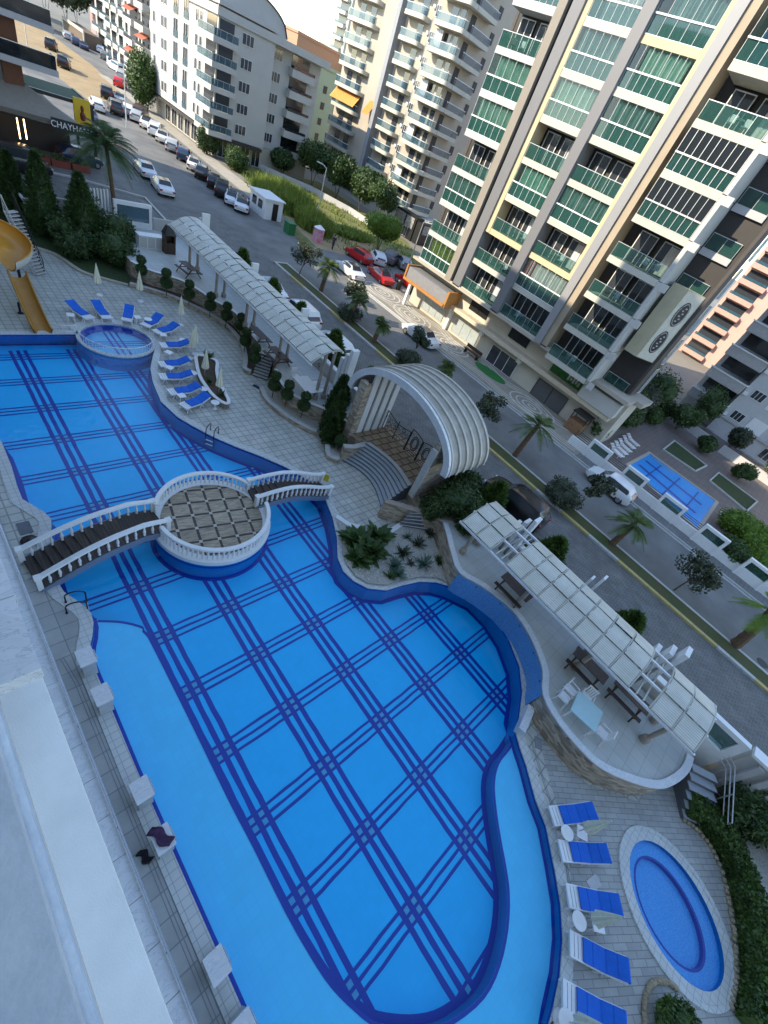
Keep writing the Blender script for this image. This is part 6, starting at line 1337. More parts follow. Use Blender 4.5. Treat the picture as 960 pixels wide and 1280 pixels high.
q = P(909, 651, SZ); dup(sl, (q[0], q[1], SZ + .05), D2R(-60), 'single white slatted lounger at the far end of the neighbouring pool')
for (px, py, lb) in [(736, 540, 'folded white parasol beyond the street wall, nearer the tower corner'), (755, 533, 'folded white parasol beyond the street wall, nearer the neighbouring pool')]:
    q = P(px, py, SZ); dup(PR, (q[0], q[1], SZ), 0, lb, scale=1.2)
for i, (y0, y1) in enumerate(((2, 9), (-9, 0))):
    t = fixed('garden_wall', ['low white garden wall below the grey building, nearer the tower', 'low white garden wall below the grey building, farther from the tower'][i], 'wall', (66, y0, SZ)); m = MB(); m.box(66, 66.25, y0, y1, SZ, 2.4); kid(t, m, 'wall_panel', M['greywall']); m = MB()
    for k in range(3): m.box(66.05, 66.1, y0, y1, 2.5 + k * .18, 2.54 + k * .18)
    kid(t, m, 'rails', M['dark'])
# ============================================================ STREET FURNITURE
def lamp(label, x, y, h=7, z=SZ, rz=0):
    t = thing('street_lamp', label, 'street lamp', (x, y, z), rz, 'street lamps'); m = MB(); m.tube([(0, 0, 0), (0, 0, h)], [.09, .05], 8); m.build('pole', M['alu'], t); m = MB(); m.tube([(0, 0, h - .05), (.5, 0, h + .15), (1.1, 0, h + .2)], .035, 6); m.build('arm', M['alu'], t); m = MB(); m.box(.8, 1.5, -.12, .12, h + .12, h + .24); m.build('lamp_head', M['greywall'], t); return t
lp = lamp('street lamp in front of the dark shop fronts', 48.8, 39.8 + 3, 7); dup(lp, (30.2, 88, SZ), 1.0, 'street lamp among the parked cars at the junction'); dup(lp, (44.6, 58.5, SZ), 2.0, 'street lamp on the dry verge beside the reeds'); dup(lp, (28, 128, SZ), 0, 'street lamp at the edge of the sandy lot')
q = P(323, 266, SZ); t = fixed('guard_booth', 'small white guard booth with a dark doorway at the end of the car row', 'booth', (q[0], q[1], SZ)); bx, by = 36.9, 59.2
m = MB(); m.box(bx - 1.3, bx + 1.3, by - 1.9, by + 1.9, SZ, 3.5); kid(t, m, 'wall', M['white']); m = MB(); m.box(bx - 1.5, bx + 1.5, by - 2.1, by + 2.1, 3.501, 3.65); kid(t, m, 'roof', M['white']); m = MB(); m.box(bx - .2, bx + .6, by - 1.94, by - 1.91, SZ, 3.2); kid(t, m, 'door', M['black']); m = MB(); m.box(bx - 1.34, bx - 1.31, by - 1.2, by - .2, 2.2, 3.1); m.box(bx - 1.34, bx - 1.31, by + .3, by + 1.3, 2.2, 3.1); kid(t, m, 'window', M['window'])
q = P(396, 302, SZ); t = fixed('kiosk', 'small pink and white wrapped kiosk on the pavement by the grass', 'kiosk', (q[0], q[1], SZ)); m = MB(); m.box(q[0] - .5, q[0] + .5, q[1] - .5, q[1] + .5, SZ, SZ + 1.6); kid(t, m, 'body', mat('pink_wrap', (.62, .10, .28), .5, .6, 3, col2=(.6, .5, .5))); m = MB(); m.lathe([(.75, 0), (.1, .35), (0, .36)], c=(q[0], q[1], SZ + 1.6), n=8); kid(t, m, 'roof', M['plastic'])
q = P(361, 292, SZ); m = MB(); m.box(q[0] - .5, q[0] + .5, q[1] - .6, q[1] + .6, SZ, SZ + 1.2); m.box(q[0] - .55, q[0] + .55, q[1] - .65, q[1] + .65, SZ + 1.2, SZ + 1.32); tag(m.build('waste_container', mat('bin_green', (.02, .16, .05), .5)), 'green waste container at the end of the reeds', 'bin')
for k, (px, py, lb) in enumerate([(442, 345, 'green tall bin beside the white car on the sunny pavement'), (497, 362, 'black litter bin left of the sandy slab by the tower'), (513, 366, 'black litter bin right of the sandy slab by the tower')]):
    q = P(px, py, SZ + .1); t = fixed('litter_bin', lb, 'bin', q); m = MB(); m.lathe([(.28, 0), (.36, 1.0), (.36, 1.05)], c=q, n=12); kid(t, m, 'body', mat('bin_green2', (.01, .22, .08), .5) if k == 0 else M['black']); m = MB(); m.lathe([(.38, 1.05), (.3, 1.18), (0, 1.22)], c=q, n=12); kid(t, m, 'lid', mat('bin_green2', (.01, .22, .08), .5) if k == 0 else M['black'])
q = P(600, 462, SZ); t = fixed('street_bench', 'dark bench on the sunny plaza by the tower windows', 'bench', (41.5, 23.6, SZ)); m = MB(); m.box(41.2, 41.7, 22.6, 24.8, 1.8, 1.87); kid(t, m, 'seat', M['wood']); m = MB(); m.box(41.65, 41.72, 22.6, 24.8, 1.95, 2.3); kid(t, m, 'backrest', M['wood'])
for y in (22.8, 24.5): m = MB(); m.box(41.2, 41.7, y, y + .08, 1.4, 1.8); kid(t, m, 'leg', M['black'])
t = fixed('wooden_stall', 'brown timber stall with shelves at the tower corner', 'stall', (42.3, 10.2, SZ)); m = MB(); m.box(41.6, 43.0, 9.4, 11.0, 1.4, 2.5); kid(t, m, 'counter', mat('stall_wood', (.26, .14, .07), .7, .3, 4)); m = MB(); m.box(41.5, 43.1, 9.3, 11.1, 3.2, 3.3); kid(t, m, 'roof', M['dark'])
for (x, y) in ((41.6, 9.4), (42.9, 9.4), (41.6, 10.9), (42.9, 10.9)): m = MB(); m.box(x, x + .1, y, y + .1, 2.5, 3.2); kid(t, m, 'post', M['wood'])
# people
def person(label, x, y, z, rz, shirt, trousers, stride=.12, arm=.1):
    vs = [(0, 0, .93), (0, 0, 1.15), (0, 0, 1.42), (0, 0, 1.52), (.02, 0, 1.66), (0, .09, .88), (stride, .10, .48), (stride * .6, .10, .08), (stride * .6 + .15, .10, .04), (0, -.09, .88), (-stride, -.10, .48), (-stride * 1.6, -.10, .08), (-stride * 1.6 + .15, -.10, .04), (0, .19, 1.42), (-arm, .24, 1.16), (0, .25, .92), (0, -.19, 1.42), (arm, -.24, 1.16), (.06, -.25, .92)]
    es = [(0, 1), (1, 2), (2, 3), (3, 4), (0, 5), (5, 6), (6, 7), (7, 8), (0, 9), (9, 10), (10, 11), (11, 12), (2, 13), (13, 14), (14, 15), (2, 16), (16, 17), (17, 18)]
    rad = [.14, .13, .15, .06, .10, .09, .065, .045, .04, .09, .065, .045, .04, .06, .045, .035, .06, .045, .035]
    me = bpy.data.meshes.new('person'); me.from_pydata(vs, es, []); o = bpy.data.objects.new('person', me); COL.objects.link(o)
    md = o.modifiers.new('s', 'SKIN'); 
    for i, r in enumerate(rad): me.skin_vertices[0].data[i].radius = (r, r)
    me.skin_vertices[0].data[0].use_root = True; o.modifiers.new('u', 'SUBSURF').levels = 1
    bpy.context.view_layer.update(); m2 = bpy.data.meshes.new_from_object(o.evaluated_get(bpy.context.evaluated_depsgraph_get())); o.modifiers.clear(); o.data = m2
    m2.materials.clear(); sk = mat('skin', (.42, .26, .18), .6); m2.materials.append(shirt); m2.materials.append(trousers); m2.materials.append(sk)
    for p in m2.polygons: c = p.center; p.material_index = 2 if (c.z > 1.47 or (abs(c.y) > .2 and c.z < 1.1)) else (1 if c.z < .92 else 0); p.use_smooth = True
    o.location = (x, y, z); o.rotation_euler = (0, 0, rz); tag(o, label, 'person')
    h = MB(); h.lathe([(0, .12), (.07, .1), (.105, .03), (.1, -.04), (.06, -.07)], c=(0, 0, 1.70), n=10); h.build('hair', M['black'], o, True); return o
q = P(302, 264, SZ); person('person in a pink top walking beside the parked white car near the booth', q[0], q[1], SZ, 2.0, mat('pink_top', (.5, .2, .2), .8), mat('pale_trousers', (.35, .3, .28), .8))
q = P(309, 268, SZ); person('person in dark clothes walking next to the booth', q[0], q[1], SZ, 2.0, mat('dark_top', (.03, .03, .04), .8), M['cur_dark'])
q = P(415, 312, SZ); person('person in dark clothes walking along the dry grass by the pink kiosk', q[0], q[1], SZ, .5, MATS['dark_top'], MATS['dark_top'])
# ============================================================ PLANTS
def shellleaves(mb, c, rad, n, size, rng=R, thick=.14, asp=1.3):
    "leaves over the skin of an ellipsoid, lumpy"
    ph = [rng.uniform(0, 6.3) for _ in range(4)]
    for _ in range(n):
        z = rng.uniform(-1, 1); a = rng.uniform(0, 2 * math.pi); s = math.sqrt(1 - z * z); d = Vector((s * math.cos(a), s * math.sin(a), z))
        k = 1 + rng.uniform(-thick, thick * .5) + .06 * math.sin(3 * a + ph[0]) * math.cos(3 * z + ph[1]); p = Vector((c[0] + d.x * rad[0] * k, c[1] + d.y * rad[1] * k, c[2] + d.z * rad[2] * k))
        t1 = Vector((rng.gauss(0, 1), rng.gauss(0, 1), rng.gauss(0, 1))).normalized(); t1 = (t1 + d * rng.uniform(.1, .9)).normalized(); t2 = t1.cross(d + Vector((rng.gauss(0, .4), rng.gauss(0, .4), rng.gauss(0, .4)))).normalized()
        q = size * rng.uniform(.6, 1.3); a_ = t1 * q * asp * .5; b = t2 * q * .35; mb.add([p - a_, p + b, p + a_, p - b], [(0, 1, 2, 3)])
def ell(mb, c, rad, n=12, m=8, lump=.08, rng=R):
    prof = []; vs = []; 
    for j in range(m + 1):
        th = math.pi * j / m
        for i in range(n):
            a = 2 * math.pi * i / n; k = 1 + (rng.uniform(-lump, lump) if 0 < j < m else 0); vs.append((c[0] + rad[0] * k * math.sin(th) * math.cos(a), c[1] + rad[1] * k * math.sin(th) * math.sin(a), c[2] - rad[2] * k * math.cos(th)))
    mb.add(vs, [(j * n + i, j * n + (i + 1) % n, (j + 1) * n + (i + 1) % n, (j + 1) * n + i) for j in range(m) for i in range(n)])
def topiary(label, x, y, z, balls, hh, group='clipped ball shrubs', s=.05):
    t = thing('topiary_shrub', label, 'topiary', (x, y, z), R.uniform(0, 3), group); m = MB(); m.tube([(0, 0, 0), (.01, 0, hh)], .035, 6); m.build('trunk', M['trunk'], t)
    for (bz, br) in balls:
        m = MB(); ell(m, (0, 0, bz), (br * .86, br * .86, br * .8)); shellleaves(m, (0, 0, bz), (br, br, br * .92), int(900 * br * br / .09), .075, thick=.10); m.build('leaf_ball', M['leaf_dark'], t)
    return t
tw = topiary('two-tiered clipped shrub at the slide end of the upper bed, first of the curved row', 13.95, 38.75, .25, [(1.0, .43), (1.72, .34)], 1.75)
def dv(k): return D2R(37 * k)
for k, (px, py, s) in enumerate([(208, 370, 1.05), (236, 382, 1.0), (262, 397, 1.0), (282, 409, 1.0)]):
    q = P(px, py, .25); dup(tw, (q[0], q[1], .25), dv(k), 'two-tiered clipped shrub in the upper bed, %s of the curved row' % ORD[k + 1], scale=s)
for k, (px, py, s, lb) in enumerate([(299, 421, .95, 'two-tiered clipped shrub in the upper bed, sixth of the curved row'), (305, 441, .98, 'two-tiered clipped shrub in the upper bed, seventh of the curved row'), (316, 462, 1.0, 'two-tiered clipped shrub beside the straight steps, last of the curved row')]):
    q = P(px, py, .25); dup(tw, (q[0], q[1], .25), dv(k + 5), lb, scale=s)
for k, (px, py, lb) in enumerate([(340, 497, 'two-tiered clipped shrub below the marble table, nearest the straight steps'), (356, 508, 'two-tiered clipped shrub below the marble table, middle of three'), (376, 522, 'two-tiered clipped shrub below the marble table, nearest the gate')]):
    q = P(px, py, .25); dup(tw, (q[0], q[1], .25), dv(k + 9), lb, scale=1.0)
q = P(422, 562, .2); topiary('single clipped ball shrub at the foot of the gate steps', q[0], q[1], .2, [(.75, .42)], .7)
q = P(186, 393, .0)
def conifer(label, x, y, z, h, r, n=2600, m_='leaf_conifer', group=None, size=.16, spiky=True, name='conifer'):
    t = thing(name, label, 'conifer', (x, y, z), 0, group); m = MB(); m.tube([(0, 0, 0), (0, 0, h * .6)], [.08, .04], 6); m.build('trunk', M['trunk'], t); m = MB(); rr = random.Random(int(x * 31 + y * 17))
    m.lathe([(r * .62, h * .06), (r * .70, h * .3), (r * .45, h * .6), (.02, h * .93)], n=9)
    ph = rr.uniform(0, 6)
    for _ in range(n):
        f = rr.random() ** 1.25; a = rr.uniform(0, 6.283); rad = r * (1 - f) ** .72 * (1 + .16 * math.sin(5 * a + ph + 7 * f)) * rr.uniform(.72, 1.08); zz = h * (.05 + .95 * f)
        p = Vector((rad * math.cos(a), rad * math.sin(a), zz)); d = Vector((math.cos(a) * .8, math.sin(a) * .8, .75)) + Vector((rr.gauss(0, .35), rr.gauss(0, .35), rr.gauss(0, .35))); d.normalize(); s = d.cross(Vector((rr.gauss(0, 1), rr.gauss(0, 1), rr.gauss(0, 1)))).normalized(); q = size * rr.uniform(.7, 1.6)
        m.add([p, p + d * q * .5 + s * q * .22, p + d * q * 1.2, p + d * q * .5 - s * q * .22], [(0, 1, 2, 3)])
    m.build('foliage', M[m_], t); return t
def bush(label, x, y, z, rad, n=1800, m_='leaf', size=.13, group=None, cat='bush', lumps=5, name='bush', trunk=0.0):
    t = thing(name, label, cat, (x, y, z), 0, group); rr = random.Random(int(abs(x) * 13 + abs(y) * 29)); m = MB()
    if trunk or True:
        w = MB(); 
        for k in range(3): a = rr.uniform(0, 6.3); w.tube([(0, 0, 0), (math.cos(a) * rad[0] * .3, math.sin(a) * rad[1] * .3, trunk + rad[2] * .8)], [.06, .03], 5)
        w.build('trunk', M['trunk'], t)
    for k in range(lumps):
        a = rr.uniform(0, 6.3); f = rr.uniform(.2, .55) if k else 0; c = (math.cos(a) * rad[0] * f, math.sin(a) * rad[1] * f, trunk + rad[2] * rr.uniform(.6, 1.1)); q = rr.uniform(.5, .72) if k else .8
        rd = (rad[0] * q, rad[1] * q, rad[2] * q); ell(m, c, tuple(v * .72 for v in rd), 10, 6, .12, rr); shellleaves(m, c, rd, n // lumps, size, rr, .22, 1.5)
    m.build('leaves', M[m_], t); return t
def tree(label, x, y, z, h, r, n=2200, m_='leaf', size=.16, trunk=.12, cl=9, group=None, cat='tree', lean=(0, 0), dens=.5, name='tree'):
    t = thing(name, label, cat, (x, y, z), 0, group); rr = random.Random(int(abs(x) * 7 + abs(y) * 41)); w = MB(); fk = h * .42; top = Vector((lean[0], lean[1], fk)); w.tube([(0, 0, 0), (lean[0] * .4, lean[1] * .4, fk * .5), tuple(top)], [trunk, trunk * .8, trunk * .65], 8); m = MB(); m2 = MB()
    for k in range(cl):
        a = 6.283 * k / cl + rr.uniform(-.4, .4); f = rr.uniform(.25, .75) if k % 3 else rr.uniform(0, .3); c = Vector((top.x + math.cos(a) * r * f, top.y + math.sin(a) * r * f, h - r * .55 + rr.uniform(-.35, .4) * r)); w.tube([tuple(top - Vector((0, 0, .2))), tuple(top.lerp(c, .5) + Vector((0, 0, .15))), tuple(c)], [trunk * .45, trunk * .28, trunk * .1], 5)
        q = r * rr.uniform(.32, .5); m.leaves(tuple(c), (q, q, q * .8), n // cl, size, rr, shell=.15, asp=1.4)
    w.build('trunk', M['trunk'], t); m.build('crown', M[m_], t); return t
def palm(label, x, y, z, h, r, nf=26, m_='leaf_palm', tr=.2, lean=(0, 0), droop=1.0, wid=.14, group='palm trees'):
    t = thing('palm_tree', label, 'palm tree', (x, y, z), R.uniform(0, 1), group); rr = random.Random(int(abs(x) * 5 + abs(y) * 3)); m = MB(); n = 12
    m.tube([(lean[0] * (k / n) ** 1.5, lean[1] * (k / n) ** 1.5, h * k / n) for k in range(n + 1)], [tr * (1.15 - .35 * k / n) * (1.0 + .10 * (k % 2)) for k in range(n + 1)], 9); m.build('trunk', M['palmtrunk'], t); m = MB(); o = Vector((lean[0], lean[1], h))
    for k in range(nf):
        a = 2.4 * k; el = rr.uniform(-.35, 1.25) if nf > 16 else rr.uniform(0, 1.1); d = Vector((math.cos(a) * math.cos(el), math.sin(a) * math.cos(el), math.sin(el))); L = r * rr.uniform(.85, 1.1); pts = []
        for q in range(9): f = q / 8; p = o + d * L * f; p.z -= droop * L * .45 * f * f; pts.append(p)
        m.tube(pts, [.028 * (1 - .8 * q / 8) for q in range(9)], 4); side = d.cross(Vector((0, 0, 1))).normalized()
        for q in range(1, 24):
            f = .22 + .78 * q / 24; i = min(7, int(f * 8)); b = pts[i].lerp(pts[i + 1], f * 8 - i); tg = (pts[i + 1] - pts[i]).normalized(); ll = wid * 4.2 * math.sin(math.pi * min(1, f * .8 + .14)) * rr.uniform(.8, 1.1)
            for s in (-1, 1):
                e = b + (side * s + tg * .75 + Vector((0, 0, -.25 * droop))).normalized() * ll; w = tg * .03; m.add([b - w, b + w, e], [(0, 1, 2)])
    m.build('crown', M[m_], t); return t
q = P(150, 277, SZ); palm('tall palm with a full green crown above the dark shrubs, top left', 15.6, 49.2, SZ, 5.4, 3.1, 74, 'leaf', .17, (-.3, .2), 1.2, .19)
for (px, py, h, r, lb) in [(401, 364, 2.4, 1.5, 'short palm in the median strip, third from the bottom right upwards past the shrubs'), (467, 427, 1.7, 1.1, 'small palm in the median strip beside the olive tree'), (436, 402, 2.2, 1.25, 'short palm in the median strip between two dark round bushes'), (549, 478, 1.5, .95, 'small palm just above the arch roof of the gate'), (643, 570, 2.9, 1.9, 'palm with a wide crown in the median strip beside the gate arch'), (765, 680, 2.0, 1.6, 'palm leaning over the median strip opposite the white hatchback')]:
    q = P(px, py, SZ + .1); palm(lb, q[0], q[1], SZ + .1, h, r, 24, 'leaf_palm', .2, (.25, -.2))
q = P(918, 806, SZ + .1); palm('sunlit yellow-green palm with a rough trunk at the right edge', q[0], q[1], SZ + .1, 2.9, 1.7, 24, 'leaf_bright', .27, (.7, .1))  # its sunlight is painted in by the brighter leaf colour
# dark garden by the slide
for k, (x, y, h, r, lb) in enumerate([(9.6, 46.6, 5.6, 1.35, 'tall dark cone-shaped conifer nearest the slide pavilion'), (11.9, 45.2, 5.2, 1.4, 'tall dark cone-shaped conifer in the middle of the garden by the slide'), (8.3, 49.2, 4.6, 1.1, 'dark conifer behind the glass pavilion')]): conifer(lb, x, y, .1, h, r, 3600, 'leaf_dark', 'dark conifers in the garden by the slide', .2)
for k, (x, y, r, lb) in enumerate([(10.9, 42.9, (1.5, 1.3, 1.1), 'dark spreading bush at the front of the garden by the slide'), (13.0, 42.0, (1.6, 1.5, 1.4), 'dark bush at the gate-side end of the garden kerb'), (14.2, 44.7, (1.7, 1.6, 1.7), 'large dark bush against the upper terrace cabinets'), (12.8, 47.3, (1.6, 1.5, 1.9), 'feathery dark bush around the foot of the tall palm'), (10.2, 44.4, (1.2, 1.2, 1.3), 'dark bush between the two tall conifers'), (15.2, 46.6, (1.0, 1.2, 1.3), 'dark bush next to the slatted end wall')]): bush(lb, x, y, .1, r, 4200, 'leaf_dark', .17, 'dark bushes in the garden by the slide', lumps=7)
# hedge bushes between terrace and gate pier
for (x, y, z, h, r, lb) in [(17.9, 17.3, .2, 3.4, .75, 'narrow dark conifer touching the stone side of the gate arch'), (18.6, 18.3, .6, 3.4, .7, 'narrow dark conifer second from the gate arch'), (17.35, 16.7, .2, 2.0, .55, 'low dark conifer at the corner of the gate planting'), (19.5, 19.0, SZ, 2.2, .7, 'dark conifer beside the near end of the upper pergola')]: conifer(lb, x, y, z, h, r, 2200, 'leaf_dark', 'conifers beside the gate arch', .15)
for (x, y, r, lb) in [(20.2, 7.6, (1.5, 1.6, 1.5), 'big dark hedge bush under the low end of the arch roof'), (18.9, 8.2, (1.0, .9, 1.0), 'dark hedge bush behind the sloping brown wall'), (20.0, 6.3, (1.1, 1.0, 1.0), 'dark hedge bush at the north end of the lower pergola'), (21.9, 8.5, (1.2, 1.2, 1.4), 'dark bush behind the stone pier of the gate')]: bush(lb, x, y, .9, r, 3800, 'leaf_dark', .15, 'dark hedge bushes by the gate', lumps=6)
for (x, y, h, r, lb) in [(22.0, 37.8, 2.7, 1.1, 'conifer by the street wall behind the upper pergola, farthest from the gate'), (22.0, 32.6, 2.5, 1.05, 'conifer by the street wall behind the upper pergola, second from the far end'), (22.0, 28.4, 2.6, 1.0, 'conifer by the street wall behind the upper pergola, third from the far end'), (22.1, 23.8, 2.8, 1.15, 'conifer by the street wall between two parked white cars'), (22.4, 19.6, 2.2, .95, 'conifer by the street wall just left of the gate arch'), (22.4, 6.7, 2.4, 1.0, 'bushy conifer between the gate arch and the black van'), (22.3, 2.0, 2.3, 1.15, 'bushy conifer behind the north half of the lower pergola'), (22.2, -3.3, 2.1, 1.0, 'bushy conifer behind the south half of the lower pergola')]: conifer(lb, x, y, SZ, h, r, 3000, 'leaf_conifer', 'conifers along the complex street wall', .2)
# median shrubs and small trees
for (px, py, r, lb) in [(432, 398, (1.15, 1.3, .85), 'dark round bush in the median strip, farther up the street'), (506, 456, (1.15, 1.3, .85), 'dark round bush in the median strip above the gate arch'), (697, 628, (1.35, 1.6, .95), 'wide dark bush in the median strip beside the black van')]: q = P(px, py, SZ + .1); bush(lb, q[0], q[1], SZ + .1, r, 3200, 'leaf_olive', .12, 'dark bushes in the median strip')
for (px, py, h, r, lb) in [(374, 343, 2.9, 1.6, 'small olive tree at the upper end of the median strip'), (434, 388, 2.8, 1.3, 'sparse olive tree behind a dark bush in the median'), (512, 446, 2.6, 1.3, 'sparse olive tree in front of the white parked sedan'), (592, 535, 3.0, 1.5, 'thin small-leaved tree in the median strip above the arch roof'), (722, 632, 2.6, 1.2, 'thin small-leaved tree next to the wide dark bush in the median'), (842, 738, 3.0, 1.8, 'leaning sparse tree in the median strip above the lower pergola')]: q = P(px, py, SZ + .1); tree(lb, q[0], q[1], SZ + .1, h, r, 1500, 'leaf_olive', .15, .06, 9, 'small trees in the median strip', lean=(.3, -.1))
# lower right garden
hp = smoothloop([p[:2] for p in PL([(862, 1003), (885, 1020), (912, 1055), (932, 1100), (947, 1160), (955, 1230), (950, 1290)], .5)], 4, False)
t = fixed('hedge', 'long dark clipped hedge curving round the children\'s pool', 'hedge', (hp[0][0], hp[0][1], 0)); m = MB(); m.wall(hp, .03, .72, .85)
rr = random.Random(5)
for a, b in zip(hp[:-1], hp[1:]):
    a = Vector(a); b = Vector(b); d = (b - a); L = d.length; d.normalize(); s = Vector((-d.y, d.x))
    for _ in range(int(L * 900)):
        u = rr.random() * L; v = rr.uniform(-.5, .5); zz = .78 + rr.uniform(-.06, .08)
        if rr.random() < .45: v = rr.choice((-.46, .46)) + rr.uniform(-.05, .05); zz = rr.uniform(.05, .8)
        c = a + d * u + s * v; m.leaves((c.x, c.y, zz), (.02, .02, .02), 1, .10, rr, shell=0, asp=1.3)
kid(t, m, 'leaves', M['leaf_conifer']); hk = offset(hp, .62, False)
hk = []
for i, p in enumerate(hp): a = Vector(hp[max(0, i - 1)]); b = Vector(hp[min(len(hp) - 1, i + 1)]); d = (b - a).normalized(); hk.append((p[0] + d.y * .62, p[1] - d.x * .62) if True else p)
if (Vector(hk[5]) - Vector(KC)).length > (Vector(hp[5]) - Vector(KC)).length: hk = [(2 * p[0] - k[0], 2 * p[1] - k[1]) for p, k in zip(hp, hk)]
m = MB(); rr = random.Random(8)
for a, b in zip(hk[:-1], hk[1:]):
    a = Vector(a); b = Vector(b); n = max(1, int((b - a).length / .16))
    for k in range(n): c = a.lerp(b, (k + .5) / n); ell(m, (c.x + rr.uniform(-.03, .03), c.y + rr.uniform(-.03, .03), .06), (.10, .10, .09), 7, 5, .18, rr)
tag(m.build('stone_edging', mat('edging_stone', (.40, .33, .22), .8, .3, 6)), 'row of rough sandy stones edging the curved hedge', 'edging')
bush('dark leafy bush by the foot of the terrace steps rail', 20.0, -11.9, .1, (1.2, 1.2, 1.3), 4200, 'leaf_dark', .15, 'shrubs at the lower right', lumps=7); bush('large dark shrub above the hedge at the right edge', 21.4, -13.4, .1, (1.5, 1.4, 1.5), 4600, 'leaf_dark', .15, 'shrubs at the lower right', lumps=7); bush('dark shrub behind the hedge, lowest at the right edge', 20.3, -15.0, .1, (1.0, 1.1, 1.1), 3000, 'leaf_dark', .15, 'shrubs at the lower right')
q = P(832, 1268, .1); bush('low round bush with a stone edge at the bottom edge of the picture', q[0] - .1, q[1] - .3, .1, (.95, .75, .42), 3600, 'leaf_conifer', .09); 
m = MB(); rr = random.Random(2)
for k in range(34): a = math.pi * (.05 + 1.2 * k / 34); ell(m, (q[0] - .1 + 1.1 * math.cos(a) , q[1] - .3 + .95 * math.sin(a), .06), (.10, .10, .08), 7, 5, .18, rr)
tag(m.build('stone_edging', mat('edging_stone', (.40, .33, .22), .8, .3, 6)), 'curved stone edging of the low round bush', 'edging')
gp2 = smoothloop([(18.6, -11.6), (20.6, -10.4), (24, -11), (24, -18), (17, -18), (18.2, -14.5)], 3); struct(filled([gp2], .02, 'garden_ground', M['gravel']))
# planter plants
def blades(label, x, y, z, n, L, w, m_, name='plant', curl=.5, group=None, up=.9, stem=0, cat='plant'):
    t = thing(name, label, cat, (x, y, z), 0, group); rr = random.Random(int(x * 50 + y * 20)); m = MB()
    if stem: s_ = MB(); s_.tube([(0, 0, 0), (.05, 0, stem)], .06, 6); s_.build('stem', M['trunk'], t)
    for k in range(n):
        a = rr.uniform(0, 6.283); el = rr.uniform(.25, 1.35) * up; d = Vector((math.cos(a) * math.cos(el), math.sin(a) * math.cos(el), math.sin(el))); l = L * rr.uniform(.6, 1.1); side = d.cross(Vector((0, 0, 1))).normalized(); A_ = []; B_ = []; o = Vector((rr.uniform(-.12, .12) * L, rr.uniform(-.12, .12) * L, stem))
        for q in range(7):
            f = q / 6; p = o + d * l * f; p.z -= curl * l * .4 * f * f; ww = w * math.sin(math.pi * min(1, .08 + f * .92)) ** .8 * .5; A_.append(p - side * ww); B_.append(p + side * ww)
        m.sheet(A_, B_)
    m.build('leaves', M[m_], t, True); return t
for (px, py, n, L, w, lb) in [(446, 678, 60, 1.3, .34, 'big broad-leaved plant in the gravel planter, nearest the pool bend'), (462, 690, 60, 1.35, .34, 'big broad-leaved plant in the middle of the gravel planter'), (472, 672, 50, 1.2, .32, 'big broad-leaved plant at the back of the gravel planter'), (448, 700, 34, 1.1, .36, 'big broad-leaved plant with bright leaves at the planter edge')]:
    q = P(px, py, .13); blades(lb, q[0], q[1], .13, n, L, w, 'leaf', group='broad-leaved plants in the gravel planter', curl=.6)
for (px, py, n, L, w, m_, lb) in [(492, 708, 40, .75, .09, 'leaf_agave', 'spiky blue-green plant beside the big leaves'), (497, 718, 34, .6, .12, 'leaf_agave', 'spiky blue-green plant nearest the pool coping'), (530, 706, 40, .8, .10, 'leaf_agave', 'blue agave below the stone wall of the planter'), (521, 680, 44, .7, .08, 'leaf_olive', 'dull green spiky plant near the white steps'), (509, 672, 26, .5, .06, 'leaf_agave', 'thin grey-green plant at the back of the gravel'), (512, 704, 24, .45, .07, 'leaf_olive', 'small spiky plant between two agaves'), (548, 702, 26, .45, .10, 'leaf', 'green tuft against the stone wall of the planter'), (503, 692, 44, .7, .1, 'leaf_olive', 'bushy spiky plant joining the big leaves'), (488, 722, 20, .55, .09, 'leaf', 'upright green tuft at the planter rim'), (536, 668, 40, .6, .07, 'leaf_olive', 'grey twiggy plant under the white steps'), (434, 670, 40, .6, .08, 'leaf_agave', 'blue-green tuft at the white corner of the planter')]:
    q = P(px, py, .13); blades(lb, q[0], q[1], .13, n, L, w, m_, group='small spiky plants in the gravel planter', curl=.3)
m = MB(); rr = random.Random(4)
for k in range(420):
    q = P(rr.uniform(430, 560), rr.uniform(652, 728), .13)
    if inside(q[:2], pl_o): ell(m, (q[0], q[1], .14), (rr.uniform(.03, .09),) * 2 + (.04,), 6, 4, .2, rr)
tag(m.build('pebbles', mat('white_pebbles', (.50, .48, .43), .8, .3, 8)), 'pale pebbles scattered over the gravel planter', 'pebbles', kind='stuff')
q = P(259, 462, .3); blades('dark spiky yucca on a thin stem in the boat-shaped planter', q[0], q[1], .3, 60, .6, .07, 'leaf', name='yucca', stem=.9, curl=.3)
for (px, py, lb) in [(262, 478, 'tangled low plant in the middle of the boat-shaped planter'), (277, 494, 'small spiky plant at the gate end of the boat-shaped planter')]: q = P(px, py, .3); blades(lb, q[0], q[1], .3, 36, .5, .06, 'leaf')
